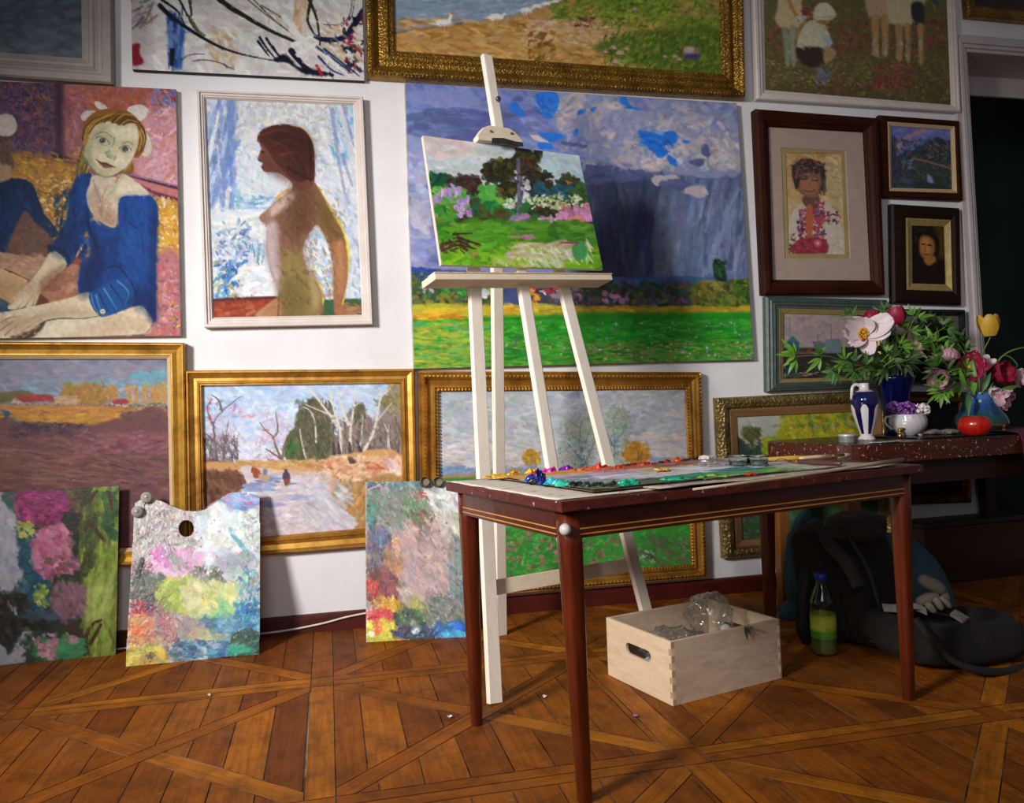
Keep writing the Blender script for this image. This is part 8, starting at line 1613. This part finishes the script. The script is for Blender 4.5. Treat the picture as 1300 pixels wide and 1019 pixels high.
M_SHELL=mottled('shell_grey','6a625a','8a8278',20,.6,bump=.4,bscale=60)
for i,(u,v,w,lab)in enumerate(((1184,551.5,.055,'larger grey oyster shell lying between the cup and the apple'),(1206,551,.045,'smaller grey oyster shell lying nearest the apple'))):
 p=Vector(F(u,v,ZT)); tag(obj('oyster_shell',pillow(tuple(p+Vector((0,0,.012))),w,.035,.013,.9,4+i,.3,SYW+.2*i,3.2,ZT+.0005),M_SHELL,None,True),lab,'shell','shells on the tray')
pb_=Vector(F(1246,547,ZT)); k_=kpx(pb_); t=NT('reactive_glaze'); v=t.coord(kind='Generated'); sp_=t.n('ShaderNodeSeparateXYZ'); t.l(v,sp_.inputs[0]); ad=t.n('ShaderNodeMath',operation='ADD'); mu=t.n('ShaderNodeMath',operation='MULTIPLY'); t.l(t.noise(t.coord((1,1,6)),8,4),mu.inputs[0]); mu.inputs[1].default_value=.3; t.l(sp_.outputs[2],ad.inputs[0]); t.l(mu.outputs[0],ad.inputs[1])
c=t.ramp(ad.outputs[0],[(.15,'14302c'),(.4,'1c4844'),(.6,'1c4a58'),(.85,'28508a'),(1.0,'4a74b0')]); t.set(Base_Color=c,Roughness=.1,Coat_Weight=.6); M_POT=t.m
pot=empty('ceramic_pot',pb_,'squat blue green glazed pot of tulips behind the apple','pot')
pp=[(0,0),(24,0),(28,2),(31,8),(31.5,12),(29,19),(23,27),(19,34),(18,41),(18.5,46),(19.5,49),(18.5,50),(16.5,47),(16,38),(0,36)]
bm=NB(); lathe(bm,[(r*k_,z*k_)for r,z in pp],pb_,44); keep(obj('pot_body',bm,M_POT,None,True),pot)
POT=pb_+Vector((0,0,46*k_)); kp_=k_
gb=Vector(F(1117,552,Z2)); gb=Vector(SM@Vector((s2loc(gb).x,min(s2loc(gb).y,.42),Z2))); k_=kpx(gb)
t=NT('blue_glass'); t.set(Base_Color='10247a',Roughness=.05,Transmission_Weight=.8,IOR=1.4); M_BLUEG=t.m
vase=empty('blue_glass_vase',gb,'tall flared dark blue glass vase holding the large bouquet, behind the striped vase','vase')
vtop=76
vp=[(0,0),(14,0),(15,2),(14,8),(15,30),(18,52),(24,70),(26.5,vtop),(25.3,vtop),(22.6,68),(16.6,51),(13.6,30),(12.6,8),(0,6)]
bm=NB(); lathe(bm,[(r*k_,z*k_)for r,z in vp],gb,40); keep(obj('glass_body',bm,M_BLUEG,None,True),vase)
VASE=gb+Vector((0,0,vtop*k_)); kv_=k_; VY=gb.y
# --------------------- flowers
M_CRIM=mottled('crimson_petal','84102c','a82444',30,.5,bump=.1); M_PEONY=mottled('peony_petal','d8c4c8','e6d6d8',14,.6,bump=.08,spec=.2); M_YELT=mottled('yellow_petal','cc9c28','d8b040',20,.5,bump=.08); M_ANTH=mottled('anther_yellow','c88a18','dca428',60,.7,bump=.4,bscale=200)
t=NT('striped_petal'); c=t.ramp(t.noise(t.coord((40,40,8)),2.2,3,.6),[(.4,'d4bcc0'),(.55,'c88a98'),(.64,'8a1c3c')]); t.set(Base_Color=c,Roughness=.5); M_STRIPE=t.m
t=NT('flamed_petal'); c=t.ramp(t.noise(t.coord((30,30,12)),2.0,3,.6),[(.40,'98163a'),(.58,'a83050'),(.68,'d4b4bc')]); t.set(Base_Color=c,Roughness=.45); M_FLAME=t.m
M_LILP=mottled('lilac_floret','7c3c9c','b070c0',90,.6,bump=0)
toC=lambda p:(Vector(CAM)-Vector(p)).normalized()
RT=Vector(RM[0]); UPv=Vector(RM[1]); FWv=Vector(RM[2])
def stem(root,P,r=.0028,m=None):
 bm=NB(); P=crom([tuple(p)for p in P],6,False); tube(bm,P,[r]*len(P),8); return keep(obj('stem',bm,m or STEMM,None,True),root)
def tulip(P,top,d,h,r,m,lab,mid=None,ope=.15,leafs=(),cat='tulip',group=None,npet=6,name='tulip',n2=None):
 """one cut flower: stem from P, cup of petals at top along d"""
 root=empty(name,P,lab,cat,group); d=Vector(d).normalized(); q0=Vector(top)-d*(h*.5)
 stem(root,[P]+list(mid or[(Vector(P)+q0)/2+Vector((0,0,.02))])+[q0-d*.01,q0])
 a=d.orthogonal().normalized(); b=d.cross(a)
 for k in range(npet):
  an=2*PI*k/npet+(.5 if k%2 else 0)*.35; rad=(a*math.cos(an)+b*math.sin(an)); rr=r*(1.0 if k%2 else .88); bm=NB(); rows=[]
  for i in range(8):
   t_=i/7; prof_=math.sin(PI*min(1,.12+t_*(.62-ope*.25)))**.7; cc=q0+d*(h*t_)+rad*(rr*prof_*(1+ope*2.2*t_*t_)); wd=r*.85*math.sin(PI*min(.97,.16+t_*.8))**.7; tang=d.cross(rad)
   rows.append([bm.verts.new(cc+tang*(wd*s)-rad*(wd*s*s*.42))for s in(-1,-.5,0,.5,1)])
  for A,B in zip(rows,rows[1:]):
   for j in range(4):bm.faces.new((A[j],A[j+1],B[j+1],B[j]))
  keep(obj('petal',bm,m,None,True),root)
 if n2:
  bm=NB(); ball(bm,q0+d*(h*.35),r*.25,u=8,v=6); keep(obj('flower_centre',bm,n2,None,True),root)
 for lp in leafs:
  bm=NB(); leafm(bm,*lp); keep(obj('leaf',bm,LEAF,None,True),root)
 return root
def VP(u,v,dy=0.0):return Vector(W(u,v,VY+dy))
PY=POT.y
def PP(u,v,dy=0.0):return Vector(W(u,v,PY+dy))
pc_=VP(1096.5,424,-.09); pe=empty('white_peony',VASE,'big open white peony with a yellow centre facing the room','peony','flowers in the blue glass vase')
stem(pe,[VASE+Vector((-.02,0,-.1)),VASE+Vector((-.03,-.02,.05)),pc_+Vector((.01,.04,-.04)),pc_+Vector((0,.012,0))],.003)
kk=kpx(pc_); fd=(toC(pc_)+Vector((-.15,0,.25))).normalized(); s_a=RT; u_a=UPv
for i,(an,L,wd,cup_,back)in enumerate(((2.55,44,19,.32,.12),(1.75,33,19,.35,.1),(.42,52,17,.3,.08),(.05,42,14,.34,.14),(-2.35,38,12,.35,.1),(-1.2,37,12,.3,.05),(3.05,44,16,.3,.0),(.95,30,14,.4,.2))):
 dd=(s_a*math.cos(an)+u_a*math.sin(an)+fd*(.25+back)).normalized(); bm=NB(); petal(bm,pc_-fd*.004*i,dd,fd,L*.74*kk,wd*.82*kk,cup_*.8,10,8,.07,.72,i); keep(obj('petal',bm,M_PEONY,None,True),pe)
bm=NB()
for i in range(46):
 a=rng.random()*2*PI; r=7*kk*math.sqrt(rng.random()); p=pc_+s_a*(r*math.cos(a))+u_a*(r*math.sin(a)); ball(bm,p+fd*(.028-.4*r),.0052,u=6,v=5)
 tube(bm,[pc_,p+fd*(.018-.4*r)],.0012,5)
keep(obj('stamens',bm,M_ANTH,None,True),pe)
bm=NB()
for i in range(5):ball(bm,pc_+s_a*(.004*math.cos(i*1.3))+u_a*(-.028+.006*math.sin(i*1.3))+fd*.016,.007,u=6,v=5)
keep(obj('carpel',bm,M_CRIM,None,True),pe)
G1='flowers in the blue glass vase'
tulip(VASE+Vector((.01,.01,-.1)),VP(1138,400,-.02),(-.1,0,1),.088,.040,M_CRIM,'crimson upright tulip at the top of the bouquet',[VASE+Vector((.03,.01,.08))],.05,group=G1)
tulip(VASE+Vector((0,.01,-.1)),VP(1104,408,.03),(-.5,-.3,.8),.075,.042,M_CRIM,'deep crimson bloom half hidden behind the white peony',[VASE+Vector((0,.02,.08))],.25,cat='tulip',group=G1)
tulip(VASE+Vector((.01,0,-.1)),VP(1143,418,-.01),(.3,-.5,.6),.045,.028,M_PEONY,'small white bloom just below the crimson tulip',[VASE+Vector((.03,0,.06))],.5,group=G1,name='white_flower',cat='flower')
tulip(VASE+Vector((.01,0,-.1)),VP(1158,437,-.06),(.3,-.8,.3),.05,.034,mottled('faded_petal','c0a878','d0c0a4',30,.6),'faded yellowish spent bloom on the right of the bouquet',[VASE+Vector((.05,-.02,.06))],.8,group=G1,name='spent_flower',cat='flower',n2=M_ANTH)
def sprig(P0,pts,lab,seed,m=LEAF,n=4,L=.075,wd=.014,group='leafy stems in the blue glass vase',start=.35,spread=.75):
 r_=np.random.default_rng(seed); root=empty('leafy_stem',P0,lab,'foliage',group); C_=[Vector(p)for p in crom([tuple(p)for p in[P0]+pts],8,False)]
 stem(root,C_,.0022,STEMM); N=len(C_)
 for i in range(n):
  t_=start+(1-start)*(i/(max(1,n-1))); j=min(N-2,int(t_*(N-1))); p=C_[j]; d=(C_[j+1]-C_[j]).normalized(); tc=toC(p)
  for sd in((-1,1,0)if i==n-1 else(-1,1)):
   side_=d.cross(tc).normalized()*sd; bd=(d*(.8 if sd else 1)+side_*spread+tc*(r_.normal()*.3)+Vector((0,0,r_.normal()*.12))).normalized(); bm=NB()
   st=p+bd*(L*.25); tube(bm,[p,st,st+bd*.01],.0013,5)
   for aa,f in((-.6,.75),(.6,.75),(0,1.05)):
    q=(bd*math.cos(aa)+bd.cross(tc).normalized()*math.sin(aa)+tc*(r_.normal()*.15)).normalized(); nr=(tc+Vector((r_.normal()*.5,0,.5+r_.normal()*.4))).normalized(); leafm(bm,st,q,nr,L*f*(.8+.3*r_.random()),wd*.72*(.8+.4*r_.random()),.15+.2*r_.random(),.3)
   keep(obj('leaf',bm,m,None,True),root)
 return root
V0=VASE+Vector((0,0,-.08))
for i,(pts,lab,m,n,L,wd)in enumerate((([VP(1082,462,-.05),VP(1050,452,-.10),VP(1010,452,-.13)],'long leafy spray reaching far left across the harbour picture',LEAFY,4,.085,.015),([VP(1095,470,-.05),VP(1078,460,-.10),VP(1060,470,-.12)],'short leafy spray drooping left over the vase rim',LEAF,3,.075,.014),([VP(1100,455,.02),VP(1085,425,.02),VP(1078,400,.02)],'upright leafy tip rising behind the left of the white peony',LEAF,3,.05,.010),([VP(1125,450,.0),VP(1126,415,.0),VP(1122,396,.0)],'upright leafy tip between the two crimson blooms',LEAF,3,.05,.011),([VP(1130,458,-.04),VP(1150,425,-.05),VP(1162,402,-.05)],'leafy spray rising right of the upright crimson tulip',LEAFY,4,.07,.013),([VP(1128,460,-.07),VP(1160,440,-.10),VP(1200,415,-.11)],'long leafy spray reaching upper right in front of the black frame',LEAF,4,.08,.014),([VP(1130,466,-.08),VP(1160,455,-.12),VP(1185,452,-.13)],'leafy spray spreading right at the height of the pink bud',LEAF,3,.08,.015),([VP(1118,462,-.06),VP(1132,446,-.10),VP(1142,440,-.11)],'bright leaf cluster just right below the white peony',LEAFY,3,.075,.013),([VP(1106,470,-.06),VP(1096,466,-.10),VP(1086,470,-.11)],'leaf cluster just left below the white peony',LEAF,3,.07,.013),([VP(1122,466,-.10),VP(1138,455,-.14),VP(1150,458,-.16)],'leaf cluster over the right rim of the blue vase',LEAFD,3,.08,.015),([VP(1135,455,.03),VP(1165,425,.03),VP(1182,410,.03)],'dark leafy spray behind the faded bloom',LEAFD,4,.08,.015),([VP(1118,455,.04),VP(1135,430,.05),VP(1140,420,.05)],'dark leaf mass in the middle of the bouquet',LEAFD,4,.085,.017))):
 sprig(V0,[VASE+(pts[0]-VASE)*.25+Vector((0,0,.01))]+pts,lab,20+i,m,n,L,wd)
G2='tulips in the blue green pot'; P0=POT+Vector((0,0,-.04))
tulip(P0,PP(1255,413,.0),(-.05,0,1),.108,.047,M_YELT,'tall yellow tulip standing highest in the blue green pot',[PP(1246,470),PP(1247,450)],.12,group=G2)
tulip(P0,PP(1205,450,-.06),(-1,-.1,.12),.10,.036,M_STRIPE,'pale pink closed bud pointing left',[PP(1234,478,-.03),PP(1222,458,-.05)],-.2,group=G2)
tulip(P0,PP(1232,465,-.06),(-.5,-.8,.1),.075,.046,M_FLAME,'crimson and white flamed tulip wide open at the left of the pot',[PP(1240,482,-.04)],.38,group=G2,npet=9,n2=M_ANTH)
tulip(P0,PP(1270.5,474,-.06),(.1,-1,.1),.085,.05,M_CRIM,'round deep crimson double tulip above the right of the pot',[PP(1262,484,-.03)],.16,group=G2,npet=9,n2=M_ANTH)
tulip(P0,PP(1249,461,-.03),(.2,-.6,.8),.07,.036,M_PEONY,'white tulip between the flamed and the double crimson one',[PP(1248,478,-.02)],.3,group=G2)
tulip(P0,PP(1297,479,-.03),(.25,-.3,-.9),.085,.040,M_STRIPE,'pale pink and crimson tulip nodding at the right edge',[PP(1268,458,-.02),PP(1280,452,-.03),PP(1291,462,-.03)],.05,group=G2)
tulip(P0,PP(1193,480,-.08),(-.8,-.6,-.1),.075,.042,M_STRIPE,'crimson streaked pale tulip drooping furthest left, beside the pot',[PP(1225,472,-.06),PP(1210,470,-.08)],.2,group=G2,npet=8)
tulip(P0,PP(1273,505,-.12),(.4,-.8,-.4),.07,.042,M_STRIPE,'pale pink tulip hanging over the right rim of the pot',[PP(1262,490,-.09)],.22,group=G2,npet=8)
tulip(P0,PP(1262,497,-.12),(-.2,-.7,-.4),.05,.024,M_PEONY,'small white drooping petals at the rim of the pot',[PP(1258,488,-.08)],.2,group=G2)
stem_r=empty('bent_stem',P0,'long bare tulip stem arching out past the right edge','stem',G2)
stem(stem_r,[P0,PP(1262,468),PP(1275,450),PP(1300,441),PP(1330,443)],.0042)
for i,(a,d,L,wd,lab)in enumerate(((PP(1236,500,-.06),(-.15,-.2,1),.16,.022,'broad tulip leaf standing upright at the left of the pot'),(PP(1230,498,-.08),(-.35,-.3,-.75),.12,.016,'tulip leaf hanging down the left side of the pot'),(PP(1225,492,-.07),(-.4,-.3,.5),.11,.014,'narrow tulip leaf left of the pot mouth'),(PP(1247,497,-.08),(.2,-.3,.8),.10,.016,'short tulip leaf at the middle of the pot mouth'),(PP(1266,497,-.09),(.9,-.3,.25),.12,.014,'tulip leaf reaching right over the rim'),(PP(1228,452,.02),(.1,0,1),.10,.016,'pale broad leaf behind the flamed tulip'))):
 root=empty('tulip_leaf',P0,lab,'leaf','tulip leaves in the blue green pot'); stem(root,[P0,Vector(a)],.003); bm=NB(); leafm(bm,a,d,toC(a),L,wd,.25,.45,9); keep(obj('leaf_blade',bm,LEAF if i%2 else LEAFY,None,True),root)
for i,(pts,lab)in enumerate((([PP(1225,470,-.02),PP(1200,452,.0),PP(1188,436,.0)],'peony leaf spray left of the pot, above the pink bud'),([PP(1222,478,-.03),PP(1205,472,-.05),PP(1190,468,-.06)],'peony leaf spray left of the pot at the level of the rim'),([PP(1222,486,-.04),PP(1205,492,-.07),PP(1196,496,-.08)],'leaf spray drooping below the streaked tulip'),([PP(1232,470,.0),PP(1224,448,.02),PP(1216,436,.02)],'leaf spray rising behind the flamed tulip'))):
 sprig(P0,pts,lab,60+i,LEAF if i%2 else LEAFY,3,.075,.014,'leafy stems in the blue green pot')
lc=cb_+Vector((0,0,27*kpx(cb_))); kc=kpx(cb_)
def cluster(root,nm,c,rx,ry,rz,n,m,size):
 bm=NB()
 for i in range(n):
  d=Vector(rng.normal(size=3)).normalized(); p=Vector(c)+Vector((d.x*rx,d.y*ry,d.z*rz))*(.6+.4*rng.random()); a=d.orthogonal().normalized(); b=d.cross(a); o=rng.random()*6
  for k in range(4):petal(bm,p,a*math.cos(o+k*PI/2)+b*math.sin(o+k*PI/2)+d*.35,d,size,size*.42,.25,3,2)
 keep(obj(nm,bm,m,None,True),root)
for i,(dx,dz,rx,rz,lab,m,n)in enumerate(((-3,6,15,9,'violet lilac spray filling the middle of the white cup',M_LILP,120),(-19,9,9,6,'violet lilac spray leaning out over the cup handle',M_LILP,60),(15,6,8,7,'white blossom cluster at the right of the cup',M_WPET,50))):
 root=empty('lilac_spray',lc,lab,'lilac','blossom in the white cup'); c_p=lc+RT*(dx*kc)+Vector((0,-.01*i,dz*kc)); stem(root,[lc+Vector((0,0,-.06)),lc,c_p],.002); cluster(root,'florets',c_p,rx*kc,10*kc,rz*kc,n,m,3.2*kc)
fl=Vector(F(1168,553,ZT+.002)); bm=NB()
for k in range(4):petal(bm,fl,(math.cos(k*1.6),math.sin(k*1.6),.7),(0,0,1),.012,.006,.3,4,2)
tag(obj('fallen_petal',bm,M_WPET,None,True),'pale petal fallen on the tray beside the cup','petal')
M_CLOTH=mottled('crimson_cloth','4a1024','6a1a34',14,.9,bump=.3,bscale=90,bd=.006)
bm=NB(); rows=[]; x0,x1=s2loc(S2(1291,552)).x,1.46
path=[(.40,Z2+.010),(.30,Z2+.011),(.15,Z2+.011),(.03,Z2+.012),(-.006,Z2+.008),(-.012,Z2-.03),(-.014,Z2-.10),(-.016,Z2-.17),(-.018,Z2-.24)]
for j in range(15):
 u=j/14; x=x0+(x1-x0)*u; row=[]
 for i,(y,z)in enumerate(path):
  hang_=max(0,i-4)/4; w=.012*math.sin(u*19+i*.2)*(.3+hang_); zz=z-(.03*math.sin(u*3.0)if i==8 else 0); row.append(bm.verts.new(SM@Vector((x-.02*hang_+.004*math.sin(i),y-abs(w)if i>3 else y,zz+(abs(w)*.6 if i<4 else 0)))))
 rows.append(row)
for A,B in zip(rows,rows[1:]):
 for i in range(len(path)-1):bm.faces.new((A[i],A[i+1],B[i+1],B[i]))
o=obj('draped_cloth',bm,M_CLOTH,None,True); s=o.modifiers.new('thick','SOLIDIFY'); s.thickness=.004; s.offset=1; o.modifiers.new('sub','SUBSURF').render_levels=1
tag(o,'crimson cloth draped over the right end of the side table','cloth')
M_CHEST=woodmat('dark_chest',[(.3,'1c0e08'),(.55,'2c160c'),(.8,'3a1e10')],0,.45,grain=16)
chest=empty('wooden_chest',(3.35,-.13,0),'low dark brown wooden chest under the side table by the doorway','chest'); ch=Matrix.Translation((2.93,-.23,0))@Matrix.Rotation(.06,4,'Z')
bm=NB(); abox(bm,(0.012,0.012,.0),(.84,.165,.285),ch); keep(obj('chest_body',bm,M_CHEST,bev=.004),chest); bm=NB(); abox(bm,(0,0,.287),(.852,.172,.312),ch); keep(obj('lid',bm,M_CHEST,bev=.004),chest); bm=NB(); abox(bm,(0.006,0.004,0),(.846,.012,.05),ch); keep(obj('plinth',bm,M_CHEST,bev=.002),chest)
hang('lowpic','dim gilt framed dark picture low on the wall behind the side table legs',[(1140,497),(1228,497),(1233,637.5),(1148,641)],[(1152,512),(1216,512),(1221,622),(1157,626)],[(0,.03),(.15,.04),(.5,.03),(.8,.034),(1,.018)],G_DARK,lambda:paint_night([(1152,512),(1216,512),(1221,622),(1157,626)],'1c1c1a','343430',4),.014,gain=GAIN['lowpic'])
area('studio_lamp',(-2.9,-3.7,2.5),(.8,-.2,.87),1350,.42,(1,.97,.95),(math.radians(59),1.0))
area('front_fill',(-.6,-4.8,2.4),(1.6,0,1.0),36,2.0,(.95,.96,1))  # unseen fill light added from the camera side to lighten the shadows
w=bpy.data.worlds.new('room_air'); bpy.context.scene.world=w; w.use_nodes=True
w.node_tree.nodes['Background'].inputs[0].default_value=(.66,.66,.72,1); w.node_tree.nodes['Background'].inputs[1].default_value=.12
